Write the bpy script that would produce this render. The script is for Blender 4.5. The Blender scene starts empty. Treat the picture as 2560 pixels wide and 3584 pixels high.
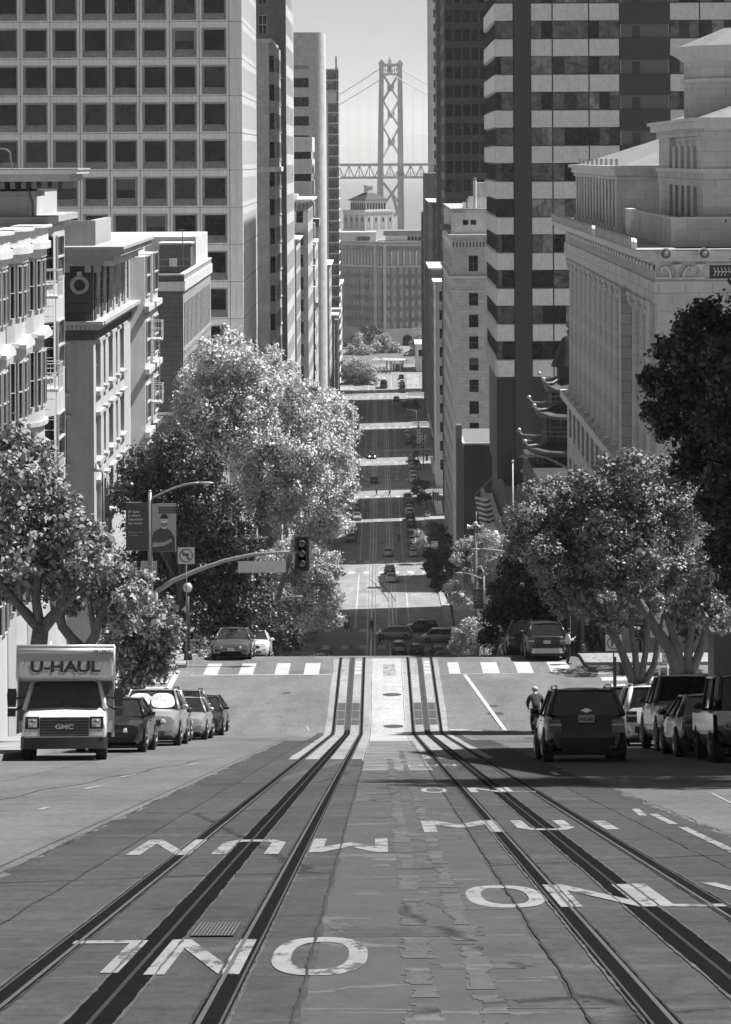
import bpy, math, random
import numpy as np
from mathutils import Vector, Matrix, Euler
random.seed(7); RNG = np.random.default_rng(11)
SC = bpy.context.scene
COL = SC.collection
PI = math.pi
# ------------------------------------------------------------------ camera
FPX = 9400.0; PX0 = 1324.0; PY0 = 555.0; ROLL = 0.0055; EYE = 80.0
def pix(px, py, Y):
    """world point seen at photograph pixel (px,py) at distance Y down the street"""
    a = px - PX0 + ROLL*(py-PY0); b = py - PY0 - ROLL*(px-PX0)
    return Vector((a*Y/FPX, Y, EYE - b*Y/FPX))
KN = [(-60,10.54),(0,-1.46),(101.5,-21.76),(103.8,-22.12),(106,-22.22),(120.5,-22.86),(124,-23.1),(128,-23.7),(160,-31.2),(200,-38.9),(240,-46.2),(300,-57.0),
      (345,-64.4),(352,-65.0),(376,-66.0),(385,-66.4),(435,-69.4),(457,-70.5),(475,-71.3),(491,-72.0),(517,-72.9),(588,-73.9),
      (630,-74.25),(655,-74.5),(760,-75.1),(860,-76.0),(960,-76.4),(1150,-77.0),(1300,-77.3)]
def gz(Y):
    if Y <= KN[0][0]: return EYE + KN[0][1]
    for (a,za),(b,zb) in zip(KN, KN[1:]):
        if Y <= b: return EYE + za + (zb-za)*(Y-a)/(b-a)
    return EYE + KN[-1][1]
def slope(Y): return math.atan2(gz(Y+1.5)-gz(Y-1.5), 3.0)
def ground_at(px, py):
    """road point seen at pixel"""
    best = None
    rng = (4.0, 123.0) if py > 2309 else (345.0, 1150.0)
    lo, hi = rng
    for _ in range(60):
        m = (lo+hi)/2
        X = (px-PX0+ROLL*(py-PY0))*m/FPX
        yy = PY0 + (EYE-gz(m))*FPX/m + ROLL*(px-PX0)
        if yy > py: lo = m
        else: hi = m
    return ((px-PX0+ROLL*(py-PY0))*m/FPX, m, gz(m))
cam = bpy.data.cameras.new('camera'); camo = bpy.data.objects.new('camera', cam); COL.objects.link(camo)
camo.location = (0,0,EYE); camo.rotation_euler = (PI/2, ROLL, 0)
cam.sensor_fit = 'VERTICAL'; cam.sensor_height = 36; cam.lens = 36*FPX/3584
cam.shift_x = -(PX0-1280)/3584; cam.shift_y = -(1792-PY0)/3584
cam.clip_start = 0.5; cam.clip_end = 60000
SC.camera = camo
SC.render.engine = 'CYCLES'
SC.cycles.use_denoising = True
SC.cycles.max_bounces = 6; SC.cycles.diffuse_bounces = 2; SC.cycles.glossy_bounces = 3; SC.cycles.volume_bounces = 3
SC.cycles.transmission_bounces = 4; SC.cycles.transparent_max_bounces = 8
SC.view_settings.view_transform = 'Standard'; SC.view_settings.look = 'None'
SC.view_settings.exposure = 0.95; SC.view_settings.gamma = 1
# ------------------------------------------------------------------ light
SUN_AZ = math.radians(76)      # to the right of the street direction
SUN_EL = math.radians(60)
sd = Vector((math.cos(SUN_EL)*math.sin(SUN_AZ), math.cos(SUN_EL)*math.cos(SUN_AZ), math.sin(SUN_EL)))
sl = bpy.data.lights.new('sun', 'SUN'); sl.energy = 4.6; sl.angle = math.radians(0.5); sl.color = (1,0.995,0.985)
so = bpy.data.objects.new('sun', sl); COL.objects.link(so); so.location=(0,0,300)
so.rotation_euler = sd.to_track_quat('Z','Y').to_euler()
W = bpy.data.worlds.new('World'); SC.world = W; W.use_nodes = True
nt = W.node_tree; bg = nt.nodes['Background']
sky = nt.nodes.new('ShaderNodeTexSky'); sky.sky_type = 'NISHITA'; sky.sun_disc = False
sky.sun_elevation = SUN_EL; sky.sun_rotation = SUN_AZ; sky.altitude = 50; sky.dust_density = 0.6; sky.air_density = 0.62
bwn = nt.nodes.new('ShaderNodeRGBToBW')
nt.links.new(sky.outputs[0], bwn.inputs[0]); nt.links.new(bwn.outputs[0], bg.inputs[0]); bg.inputs[1].default_value = 0.05
# ------------------------------------------------------------------ materials
MATS = {}
def newmat(name):
    m = bpy.data.materials.new(name); m.use_nodes = True
    return m, m.node_tree, m.node_tree.nodes['Principled BSDF']
def V(g): return (g,g,g,1)
def mat(name, base, rough=0.7, var=0.15, scale=3.0, bump=0.0, bscale=40.0, spec=0.5, metal=0.0, stretch=(1,1,1), coat=0.0, streak=0.0):
    """grey procedural: noise-varied base, optional bump and downward rain streaks"""
    m, t, p = newmat(name); L = t.links.new
    p.inputs['Roughness'].default_value = rough; p.inputs['Metallic'].default_value = metal
    p.inputs['Specular IOR Level'].default_value = spec
    if coat: p.inputs['Coat Weight'].default_value = coat; p.inputs['Coat Roughness'].default_value = 0.05
    tc = t.nodes.new('ShaderNodeTexCoord'); mp = t.nodes.new('ShaderNodeMapping'); mp.inputs['Scale'].default_value = stretch
    L(tc.outputs['Object'], mp.inputs[0])
    n = t.nodes.new('ShaderNodeTexNoise'); n.inputs['Scale'].default_value = scale; n.inputs['Detail'].default_value = 5; n.inputs['Roughness'].default_value = 0.65
    L(mp.outputs[0], n.inputs['Vector'])
    mr = t.nodes.new('ShaderNodeMapRange'); mr.inputs[1].default_value = 0.25; mr.inputs[2].default_value = 0.75
    mr.inputs[3].default_value = base*(1-var); mr.inputs[4].default_value = base*(1+var)
    L(n.outputs['Fac'], mr.inputs[0]); out = mr.outputs[0]
    if streak:
        mp2 = t.nodes.new('ShaderNodeMapping'); mp2.inputs['Scale'].default_value = (1.3,1.3,0.06); L(tc.outputs['Object'], mp2.inputs[0])
        n2 = t.nodes.new('ShaderNodeTexNoise'); n2.inputs['Scale'].default_value = 3; n2.inputs['Detail'].default_value = 4; L(mp2.outputs[0], n2.inputs['Vector'])
        r2 = t.nodes.new('ShaderNodeMapRange'); r2.inputs[1].default_value=0.45; r2.inputs[2].default_value=0.75; r2.inputs[3].default_value=1; r2.inputs[4].default_value=1-streak
        L(n2.outputs['Fac'], r2.inputs[0])
        mu = t.nodes.new('ShaderNodeMath'); mu.operation='MULTIPLY'; L(out, mu.inputs[0]); L(r2.outputs[0], mu.inputs[1]); out = mu.outputs[0]
    L(out, p.inputs['Base Color'])
    if bump:
        nb = t.nodes.new('ShaderNodeTexNoise'); nb.inputs['Scale'].default_value = bscale; nb.inputs['Detail'].default_value = 3
        L(tc.outputs['Object'], nb.inputs['Vector'])
        bp = t.nodes.new('ShaderNodeBump'); bp.inputs['Strength'].default_value = bump; bp.inputs['Distance'].default_value = 0.05
        L(nb.outputs['Fac'], bp.inputs['Height']); L(bp.outputs[0], p.inputs['Normal'])
    MATS[name] = m; return m
def blockmat(name, base, mortar, bw, bh, msize=0.02, var=0.2, rough=0.8, bump=0.4, rot=0, offset=0.5, streak=0.0):
    """brick / ashlar pattern; the wall's own u is taken from x+y so it runs on both faces"""
    m, t, p = newmat(name); L = t.links.new
    p.inputs['Roughness'].default_value = rough
    tc = t.nodes.new('ShaderNodeTexCoord'); sp = t.nodes.new('ShaderNodeSeparateXYZ'); L(tc.outputs['Object'], sp.inputs[0])
    ad = t.nodes.new('ShaderNodeMath'); ad.operation='ADD'; L(sp.outputs[0], ad.inputs[0]); L(sp.outputs[1], ad.inputs[1])
    cb = t.nodes.new('ShaderNodeCombineXYZ'); L(ad.outputs[0], cb.inputs[0]); L(sp.outputs[2], cb.inputs[1])
    b = t.nodes.new('ShaderNodeTexBrick'); b.offset = offset
    b.inputs['Scale'].default_value = 1; b.inputs['Brick Width'].default_value = bw; b.inputs['Row Height'].default_value = bh
    b.inputs['Mortar Size'].default_value = msize; b.inputs['Mortar Smooth'].default_value = 0.3
    b.inputs['Color1'].default_value = V(base*(1-var)); b.inputs['Color2'].default_value = V(base*(1+var)); b.inputs['Mortar'].default_value = V(mortar)
    L(cb.outputs[0], b.inputs['Vector'])
    n = t.nodes.new('ShaderNodeTexNoise'); n.inputs['Scale'].default_value = 0.7; n.inputs['Detail'].default_value = 6
    L(tc.outputs['Object'], n.inputs['Vector'])
    mr = t.nodes.new('ShaderNodeMapRange'); mr.inputs[1].default_value=0.3; mr.inputs[2].default_value=0.7; mr.inputs[3].default_value=0.84; mr.inputs[4].default_value=1.1
    L(n.outputs['Fac'], mr.inputs[0])
    mx = t.nodes.new('ShaderNodeMix'); mx.data_type='RGBA'; mx.blend_type='MULTIPLY'; mx.inputs[0].default_value = 1
    L(b.outputs['Color'], mx.inputs[6]); L(mr.outputs[0], mx.inputs[7]); L(mx.outputs[2], p.inputs['Base Color'])
    if bump:
        bp = t.nodes.new('ShaderNodeBump'); bp.inputs['Strength'].default_value = bump; bp.inputs['Distance'].default_value = 0.03; bp.invert = True
        L(b.outputs['Fac'], bp.inputs['Height']); L(bp.outputs[0], p.inputs['Normal'])
    MATS[name] = m; return m
def glassmat(name, base=0.015, rough=0.04, wav=0.08, wscale=0.6, spec=0.6):
    """dark window glass with a wavy surface"""
    m, t, p = newmat(name); L = t.links.new
    p.inputs['Roughness'].default_value = rough; p.inputs['Specular IOR Level'].default_value = spec
    tc = t.nodes.new('ShaderNodeTexCoord')
    n = t.nodes.new('ShaderNodeTexNoise'); n.inputs['Scale'].default_value = 0.9; n.inputs['Detail'].default_value = 2; n.inputs['Distortion'].default_value = 1.0
    gp = t.nodes.new('ShaderNodeNewGeometry'); L(gp.outputs['Position'], n.inputs['Vector'])
    mr = t.nodes.new('ShaderNodeMapRange'); mr.inputs[1].default_value=0.35; mr.inputs[2].default_value=0.7; mr.inputs[3].default_value=base*0.6; mr.inputs[4].default_value=base*2.2  # tone mottled to paint uneven reflections into the glass
    L(n.outputs['Fac'], mr.inputs[0]); L(mr.outputs[0], p.inputs['Base Color'])
    n2 = t.nodes.new('ShaderNodeTexNoise'); n2.inputs['Scale'].default_value = wscale; n2.inputs['Detail'].default_value = 1; n2.inputs['Distortion'].default_value = 0.6
    L(gp.outputs['Position'], n2.inputs['Vector'])
    bp = t.nodes.new('ShaderNodeBump'); bp.inputs['Strength'].default_value = wav; bp.inputs['Distance'].default_value = 0.5
    L(n2.outputs['Fac'], bp.inputs['Height']); L(bp.outputs[0], p.inputs['Normal'])
    MATS[name] = m; return m
mat('concrete_shade_stain', 0.40, 0.85, 0.2, 1.2, streak=0.35)  # window reveals: recess shade put into the colour, plus rain streaks
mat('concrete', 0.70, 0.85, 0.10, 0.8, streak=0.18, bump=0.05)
mat('concrete_dark', 0.15, 0.85, 0.12, 0.8, streak=0.2)
mat('groove', 0.05, 0.9)
mat('white_paint', 0.60, 0.6, 0.11, 0.9, streak=0.15)
mat('cream_stucco', 0.44, 0.85, 0.13, 0.6, streak=0.12, bump=0.1, bscale=8)
mat('grey_stucco', 0.34, 0.85, 0.15, 0.6, streak=0.12, bump=0.1, bscale=8)
mat('dark_stucco', 0.055, 0.8, 0.15, 0.6)
mat('pebble_panel', 0.60, 0.95, 0.16, 2.2, bump=0.9, bscale=7, streak=0.1)
mat('dark_metal', 0.03, 0.45, 0.2, 2.0)
mat('black_metal', 0.012, 0.5, 0.2, 2.0)
mat('grey_metal', 0.26, 0.45, 0.15, 3.0, metal=0.3)
mat('light_metal', 0.50, 0.4, 0.1, 3.0, metal=0.2)
mat('mid_metal', 0.12, 0.5, 0.15, 3.0)
mat('bridge_steel', 0.4, 0.6, 0.1, 0.2)
mat('roof_white', 0.36, 0.9, 0.15, 0.8)
mat('roof_grey', 0.2, 0.9, 0.2, 0.8)
mat('tile_dark', 0.03, 0.7, 0.25, 3.0)
mat('blind', 0.42, 0.8, 0.05, 1.0)
mat('blind_dim', 0.09, 0.6, 0.2, 1.0)
mat('sign_white', 0.55, 0.6, 0.05, 2.0); mat('sign_black', 0.015, 0.6); mat('sign_grey', 0.38, 0.6, 0.05, 2)
mat('sign_dark', 0.06, 0.6, 0.05, 2)
mat('frame_light', 0.45, 0.6); mat('frame_dark', 0.03, 0.5); mat('frame_mid', 0.16, 0.6)
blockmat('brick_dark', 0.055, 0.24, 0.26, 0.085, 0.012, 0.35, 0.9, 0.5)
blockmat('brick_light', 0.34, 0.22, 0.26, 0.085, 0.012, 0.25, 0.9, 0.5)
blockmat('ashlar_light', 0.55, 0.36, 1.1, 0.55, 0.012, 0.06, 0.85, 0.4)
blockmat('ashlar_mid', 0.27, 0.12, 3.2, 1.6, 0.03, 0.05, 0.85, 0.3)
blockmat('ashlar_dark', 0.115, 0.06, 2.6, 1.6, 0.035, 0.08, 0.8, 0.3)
blockmat('terracotta', 0.54, 0.22, 1.3, 0.6, 0.015, 0.08, 0.8, 0.3)
blockmat('brick_far', 0.20, 0.16, 0.8, 0.3, 0.03, 0.1, 0.9, 0.1)
glassmat('glass',0.012,0.04,0.08,0.6,0.4); glassmat('glass_dark', 0.004, 0.06, 0.05,0.6,0.25); glassmat('glass_wavy', 0.045, 0.03, 0.6, 0.7, 0.9)
glassmat('glass_sky', 0.12, 0.08, 0.35, 0.8, 0.9)  # pale base tone standing for reflected sky
# ------------------------------------------------------------------ mesh building
class MB:
    def __init__(s): s.v=[]; s.f=[]; s.m=[]; s.mats=[]; s.T=None; s.pc=[]
    def mi(s, m):
        if m not in s.mats: s.mats.append(m)
        return s.mats.index(m)
    def add(s, vs, fs, m):
        o = len(s.v); s.pc.append((o,len(s.f)))
        if s.T is not None: vs = [tuple(s.T @ Vector(v)) for v in vs]
        s.v += [tuple(v) for v in vs]; k = s.mi(m)
        for f in fs: s.f.append([i+o for i in f]); s.m.append(k)
        return s
    def box(s, x0,x1,y0,y1,z0,z1, m):
        if x0>x1: x0,x1=x1,x0
        if y0>y1: y0,y1=y1,y0
        if z0>z1: z0,z1=z1,z0
        return s.add([(x0,y0,z0),(x1,y0,z0),(x1,y1,z0),(x0,y1,z0),(x0,y0,z1),(x1,y0,z1),(x1,y1,z1),(x0,y1,z1)],
              [(0,3,2,1),(4,5,6,7),(0,1,5,4),(1,2,6,5),(2,3,7,6),(3,0,4,7)], m)
    def quad(s, a,b,c,d, m): return s.add([a,b,c,d],[(0,1,2,3)],m)
    def prism(s, poly, z0, z1, m, axis='z'):
        """extrude a polygon given in the plane across 'axis'"""
        n=len(poly)
        def P(u,v,w): return (u,v,w) if axis=='z' else ((w,u,v) if axis=='x' else (u,w,v))
        vs=[P(u,v,z0) for u,v in poly]+[P(u,v,z1) for u,v in poly]
        ar=sum(poly[i][0]*poly[(i+1)%n][1]-poly[(i+1)%n][0]*poly[i][1] for i in range(n))
        if axis=='y': ar=-ar
        fs=[list(range(n))[::-1], list(range(n,2*n))]+[(i,(i+1)%n,(i+1)%n+n,i+n) for i in range(n)]
        if ar<0: fs=[f[::-1] for f in fs]
        return s.add(vs,fs,m)
    def frustum(s, cx,cy,z0,z1, a0,b0,a1,b1, m):
        return s.add([(cx-a0,cy-b0,z0),(cx+a0,cy-b0,z0),(cx+a0,cy+b0,z0),(cx-a0,cy+b0,z0),(cx-a1,cy-b1,z1),(cx+a1,cy-b1,z1),(cx+a1,cy+b1,z1),(cx-a1,cy+b1,z1)],
              [(0,3,2,1),(4,5,6,7),(0,1,5,4),(1,2,6,5),(2,3,7,6),(3,0,4,7)], m)
    def tube(s, pts, r, m, n=8):
        pts=[Vector(p) for p in pts]; rs = r if isinstance(r,(list,tuple)) else [r]*len(pts)
        vs=[]; up=Vector((0,0,1)); fs=[]
        prev=None
        for i,p in enumerate(pts):
            d=(pts[min(i+1,len(pts)-1)]-pts[max(i-1,0)]).normalized()
            a = prev if prev is not None else (up if abs(d.z)<0.9 else Vector((1,0,0)))
            u=(a-d*a.dot(d))
            if u.length<1e-4: u=Vector((1,0,0))-d*d.x
            u.normalize(); prev=u; w=d.cross(u)
            for k in range(n):
                t=2*PI*k/n; vs.append(p+(u*math.cos(t)+w*math.sin(t))*rs[i])
        for i in range(len(pts)-1):
            for k in range(n):
                fs.append((i*n+k,i*n+(k+1)%n,(i+1)*n+(k+1)%n,(i+1)*n+k))
        fs.append(list(range(n))[::-1]); fs.append([(len(pts)-1)*n+k for k in range(n)])
        return s.add(vs,fs,m)
    def cyl(s, c, r, h, m, n=16, axis='z', r2=None):
        c=Vector(c); d={'z':Vector((0,0,1)),'x':Vector((1,0,0)),'y':Vector((0,1,0))}[axis]
        return s.tube([c,c+d*h],[r, r if r2 is None else r2],m,n)
    def lathe(s, prof, m, n=16, c=(0,0,0)):
        vs=[(c[0]+r*math.cos(2*PI*k/n),c[1]+r*math.sin(2*PI*k/n),c[2]+z) for r,z in prof for k in range(n)]
        fs=[(i*n+k,i*n+(k+1)%n,(i+1)*n+(k+1)%n,(i+1)*n+k) for i in range(len(prof)-1) for k in range(n)]
        fs.append(list(range(n))[::-1]); fs.append([(len(prof)-1)*n+k for k in range(n)])
        return s.add(vs,fs,m)
    def ball(s, c, r, m, n=12, sc=(1,1,1)):
        pr=[(max(math.sin(PI*i/8),0.01)*r,-math.cos(PI*i/8)*r) for i in range(9)]
        vs=[(c[0]+a*math.cos(2*PI*k/n)*sc[0],c[1]+a*math.sin(2*PI*k/n)*sc[1],c[2]+z*sc[2]) for a,z in pr for k in range(n)]
        fs=[(i*n+k,i*n+(k+1)%n,(i+1)*n+(k+1)%n,(i+1)*n+k) for i in range(8) for k in range(n)]
        return s.add(vs,fs,m)
    def mesh(s, name, smooth=False):
        me=bpy.data.meshes.new(name); me.from_pydata(s.v,[],s.f); 
        for m in s.mats: me.materials.append(MATS[m] if isinstance(m,str) else m)
        me.polygons.foreach_set('material_index', s.m)
        if smooth: me.polygons.foreach_set('use_smooth',[True]*len(s.f))
        me.update(); return me
    def build(s, name, parent=None, smooth=False, loc=None, rot=None, world=False, auto=None):
        if not s.v: return None
        if world and parent is not None:
            o=parent.location; s.v=[(a-o.x,b-o.y,c-o.z) for a,b,c in s.v]
        me=s.mesh(name,smooth or auto is not None)
        if auto is not None: 
            try: me.set_sharp_from_angle(angle=math.radians(auto))
            except Exception: pass
        return link(name, me, parent, loc, rot)
def link(name, me, parent=None, loc=None, rot=None):
    o=bpy.data.objects.new(name, me); COL.objects.link(o); o.parent=parent
    if loc is not None: o.location=loc
    if rot is not None: o.rotation_euler=rot
    return o
def tag(o, label, cat, group=None, kind=None):
    if label: o['label']=label
    if cat: o['category']=cat
    if group: o['group']=group
    if kind: o['kind']=kind
    return o
def thing(name, label, cat, loc=(0,0,0), rot=(0,0,0), group=None):
    o=bpy.data.objects.new(name,None); COL.objects.link(o); o.location=loc; o.rotation_euler=rot; o.empty_display_size=0.3
    return tag(o,label,cat,group)
def setting(o): o['kind']='structure'; return o
def kids(o): return list(KIDS.get(o.name,[])) if False else [c for c in o.children]
def copy_tree(o, parent=None):
    c=o.copy(); COL.objects.link(c); c.parent=parent
    for ch in o.children: copy_tree(ch,c)
    return c
def dup(o, loc, rot=(0,0,0), label=None, group=None, scale=None):
    c=copy_tree(o); c.location=loc; c.rotation_euler=rot
    if label: c['label']=label
    if group: c['group']=group
    if scale: c.scale=scale
    return c
# text as flat mesh, lower-left at 0,0 in the x/z plane facing -y
_tc={}
def text_geo(txt, size=1.0, bold=0.0, res=3):
    key=(txt,size,bold)
    if key in _tc: return _tc[key]
    cu=bpy.data.curves.new('t','FONT'); cu.body=txt; cu.size=size; cu.resolution_u=res; cu.offset=bold; cu.fill_mode='BOTH'
    ob=bpy.data.objects.new('t',cu); COL.objects.link(ob)
    me=bpy.data.meshes.new_from_object(ob)
    vs=[tuple(v.co) for v in me.vertices]; fs=[tuple(p.vertices) for p in me.polygons]
    bpy.data.objects.remove(ob); bpy.data.curves.remove(cu); bpy.data.meshes.remove(me)
    _tc[key]=(vs,fs); return vs,fs
def add_text(mb, txt, x, y, z, h, m, width=None, bold=0.0, center=False, rot90=False):
    """text in the x/z plane facing -y; h = cap height"""
    vs,fs=text_geo(txt,1.0,bold)
    if not vs: return
    x0=min(v[0] for v in vs); x1=max(v[0] for v in vs); y0=min(v[1] for v in vs); y1=max(v[1] for v in vs)
    caph=0.70; sy=h/caph; sx=sy if width is None else width/(x1-x0)
    off=-(x1-x0)*sx/2 if center else 0
    if rot90: mb.add([(x-v[1]*sy,y,z+(v[0]-x0)*sx) for v in vs],fs,m)
    else: mb.add([(x+off+(v[0]-x0)*sx,y,z+v[1]*sy) for v in vs],fs,m)
# ================================================================== SETTING
DK=0.32   # the road layers lie only a few millimetres above one another
def sheet(name, xs, ys, dz, m, zf=gz):
    mb=MB(); nx=len(xs); vs=[(x,y,zf(y)+dz) for y in ys for x in xs]
    fs=[(j*nx+i,j*nx+i+1,(j+1)*nx+i+1,(j+1)*nx+i) for j in range(len(ys)-1) for i in range(nx-1)]
    mb.add(vs,fs,m); return setting(mb.build(name))
def yrange(a,b,extra=()):
    s={a,b}|{k for k,_ in KN if a<k<b}|{e for e in extra if a<e<b}
    return sorted(s)
CX=0.234; TL=CX-1.545; TR=CX+1.545
# ---- road materials
def roadmat(name, base, kind):
    m,t,p=newmat(name); L=t.links.new; N=t.nodes.new
    gp=N('ShaderNodeTexCoord'); S=N('ShaderNodeSeparateXYZ'); L(gp.outputs['Object'],S.inputs[0])
    def noise(scale,detail,st,dist=0,rough=0.6):
        mp=N('ShaderNodeMapping'); mp.inputs['Scale'].default_value=st; L(gp.outputs['Object'],mp.inputs[0])
        n=N('ShaderNodeTexNoise'); n.inputs['Scale'].default_value=scale; n.inputs['Detail'].default_value=detail; n.inputs['Distortion'].default_value=dist; n.inputs['Roughness'].default_value=rough
        L(mp.outputs[0],n.inputs['Vector']); return n.outputs['Fac']
    def rng(s,a,b,c,d):
        r=N('ShaderNodeMapRange'); r.inputs[1].default_value=a; r.inputs[2].default_value=b; r.inputs[3].default_value=c; r.inputs[4].default_value=d; L(s,r.inputs[0]); return r.outputs[0]
    def mul(a,b):
        k=N('ShaderNodeMath'); k.operation='MULTIPLY'; L(a,k.inputs[0]); L(b,k.inputs[1]); return k.outputs[0]
    def mixv(f,a,b):
        k=N('ShaderNodeMix'); L(f,k.inputs[0])
        for i,q in ((2,a),(3,b)):
            if isinstance(q,float): k.inputs[i].default_value=q
            else: L(q,k.inputs[i])
        return k.outputs[0]
    col=rng(noise(0.5,6,(1,0.25,1)),0.3,0.7,base*0.82,base*1.18)
    col=mul(col, rng(noise(60,2,(1,1,1)),0.2,0.8,0.8,1.2))
    col=mul(col, rng(noise(9,8,(1,.5,1),.3,.75),0.3,0.7,0.74,1.26))
    col=mul(col, rng(noise(.33,5,(1,.3,1),.8,.6),0.52,0.72,1.0,0.72))
    if kind in ('asphalt','track','mid'):
        # long transverse wear bands and tar-filled patches
        st=noise(1.0,4,(0.35,2.2,1),1.2)
        col=mul(col, rng(st,0.50,0.62,1.0,0.78 if kind!='track' else 0.85))
        st2=noise(1.0,5,(0.22,1.1,1),0.6,0.7)
        col=mul(col, rng(st2,0.56,0.62,1.0,1.3 if kind!='mid' else 1.15))
        # cracks
        vo=N('ShaderNodeTexVoronoi'); vo.feature='DISTANCE_TO_EDGE'; vo.inputs['Scale'].default_value=0.28
        mp=N('ShaderNodeMapping'); mp.inputs['Scale'].default_value=(0.8,0.45,1); 
        nn=N('ShaderNodeTexNoise'); nn.inputs['Scale'].default_value=1.5; nn.inputs['Detail'].default_value=4; L(gp.outputs['Object'],nn.inputs['Vector'])
        mxv=N('ShaderNodeMix'); mxv.data_type='VECTOR'; mxv.inputs[0].default_value=0.25; L(gp.outputs['Object'],mxv.inputs[4]); L(nn.outputs['Color'],mxv.inputs[5])
        L(mxv.outputs[1],mp.inputs[0]); L(mp.outputs[0],vo.inputs['Vector'])
        cr=rng(vo.outputs['Distance'],0.0,0.012,0.45,1.0); col=mul(col,cr)
    if kind=='concrete':
        st=noise(1.0,4,(0.3,1.6,1),0.8); col=mul(col, rng(st,0.52,0.66,1.0,0.85))
        br=N('ShaderNodeTexBrick'); br.offset=0; br.inputs['Scale'].default_value=1; br.inputs['Brick Width'].default_value=3.3; br.inputs['Row Height'].default_value=4.6
        br.inputs['Mortar Size'].default_value=0.018; L(gp.outputs['Object'],br.inputs['Vector'])
        br.inputs['Color1'].default_value=V(1.0); br.inputs['Color2'].default_value=V(0.9); br.inputs['Mortar'].default_value=V(0.45)
        col=mul(col,br.outputs['Color'])
    if kind=='slab':
        st=noise(1.0,4,(0.5,1.6,1),0.8); col=mul(col, rng(st,0.5,0.7,1.0,0.86))
    L(col,p.inputs['Base Color']); p.inputs['Roughness'].default_value=0.9; p.inputs['Specular IOR Level'].default_value=0.08
    nb=N('ShaderNodeTexNoise'); nb.inputs['Scale'].default_value=45; L(gp.outputs['Object'],nb.inputs['Vector'])
    bp=N('ShaderNodeBump'); bp.inputs['Strength'].default_value=0.25; bp.inputs['Distance'].default_value=0.01; L(nb.outputs['Fac'],bp.inputs['Height']); L(bp.outputs[0],p.inputs['Normal'])
    MATS[name]=m
roadmat('asphalt',0.15,'asphalt'); roadmat('asphalt_track',0.062,'track'); roadmat('asphalt_mid',0.060,'mid')
roadmat('asphalt_plain',0.150,'slab'); roadmat('road_concrete',0.132,'concrete'); roadmat('slab_light',0.35,'slab'); roadmat('slab_mid',0.26,'slab')
roadmat('asphalt_far',0.23,'slab'); roadmat('patch_light',0.088,'track'); roadmat('patch_mid',0.072,'track'); roadmat('patch_dark',0.05,'slab'); roadmat('pave',0.30,'concrete')
mat('rail_dark',0.007,0.9,0.4,8.0,spec=0.05); mat('rail_steel',0.05,0.6,0.3,8.0,spec=0.3); mat('slot_steel',0.006,0.9,0.3,6.0,spec=0.05); mat('rail_far',0.42,0.35,0.2,4,metal=0.85)
mat('tar',0.018,0.7,0.3,5); mat('iron_cover',0.05,0.6,0.3,20,bump=0.5); mat('rail_lip',0.07,0.7,0.2,8)
def paintmat(name, base, under, wear):
    m,t,p=newmat(name); L=t.links.new; N=t.nodes.new
    tc=N('ShaderNodeTexCoord'); mp=N('ShaderNodeMapping'); mp.inputs['Scale'].default_value=(1,0.35,1); L(tc.outputs['Object'],mp.inputs[0])
    n=N('ShaderNodeTexNoise'); n.inputs['Scale'].default_value=5; n.inputs['Detail'].default_value=8; n.inputs['Roughness'].default_value=0.75; L(mp.outputs[0],n.inputs['Vector'])
    r=N('ShaderNodeMapRange'); r.inputs[1].default_value=wear; r.inputs[2].default_value=wear+0.05; r.inputs[3].default_value=base; r.inputs[4].default_value=under; L(n.outputs['Fac'],r.inputs[0])
    n2=N('ShaderNodeTexNoise'); n2.inputs['Scale'].default_value=2; n2.inputs['Detail'].default_value=4; L(tc.outputs['Object'],n2.inputs['Vector'])
    r2=N('ShaderNodeMapRange'); r2.inputs[1].default_value=0.3; r2.inputs[2].default_value=0.7; r2.inputs[3].default_value=0.8; r2.inputs[4].default_value=1.08; L(n2.outputs['Fac'],r2.inputs[0])
    k=N('ShaderNodeMath'); k.operation='MULTIPLY'; L(r.outputs[0],k.inputs[0]); L(r2.outputs[0],k.inputs[1]); L(k.outputs[0],p.inputs['Base Color']); p.inputs['Roughness'].default_value=0.7
    MATS[name]=m
paintmat('paint_new',0.62,0.2,0.68); paintmat('paint_worn',0.235,0.07,0.53); paintmat('paint_faint',0.28,0.16,0.5); paintmat('paint_crest',0.42,0.22,0.62)
# ---- land
ys=yrange(-60,1300)
sheet('ground',[-700,-200,-60,-13,13.5,60,200,700],ys,-0.03,'roof_grey')
IX=[(106,121),(238,250),(362,373.5),(460,472.5),(590,618),(661,674),(752,764),(858,873)]   # cross streets (kerb to kerb)
RL,RR=-8.75,9.2
def smooth_ys(a,b): return yrange(a,b,[97+0.0,100,102.5,104.5,105,107,108,118,119.5,121,122,123,125,126,130,135,140])
sheet('road',[RL,-3.1,3.6,RR],smooth_ys(-20,96),0.0,'road_concrete')
sheet('road',[RL,RR],smooth_ys(96,345),0.0,'asphalt_plain')
sheet('road',[RL,RR],yrange(345,1000),0.0,'asphalt_far')
for a,b in IX:
    yy=yrange(a,b)
    sheet('road',[-200,RL],yy,0.0,'asphalt_plain'); sheet('road',[RR,200],yy,0.0,'asphalt_plain')
sheet('road',[-120,120],yrange(1000,1060),0.0,'asphalt_plain')
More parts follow.
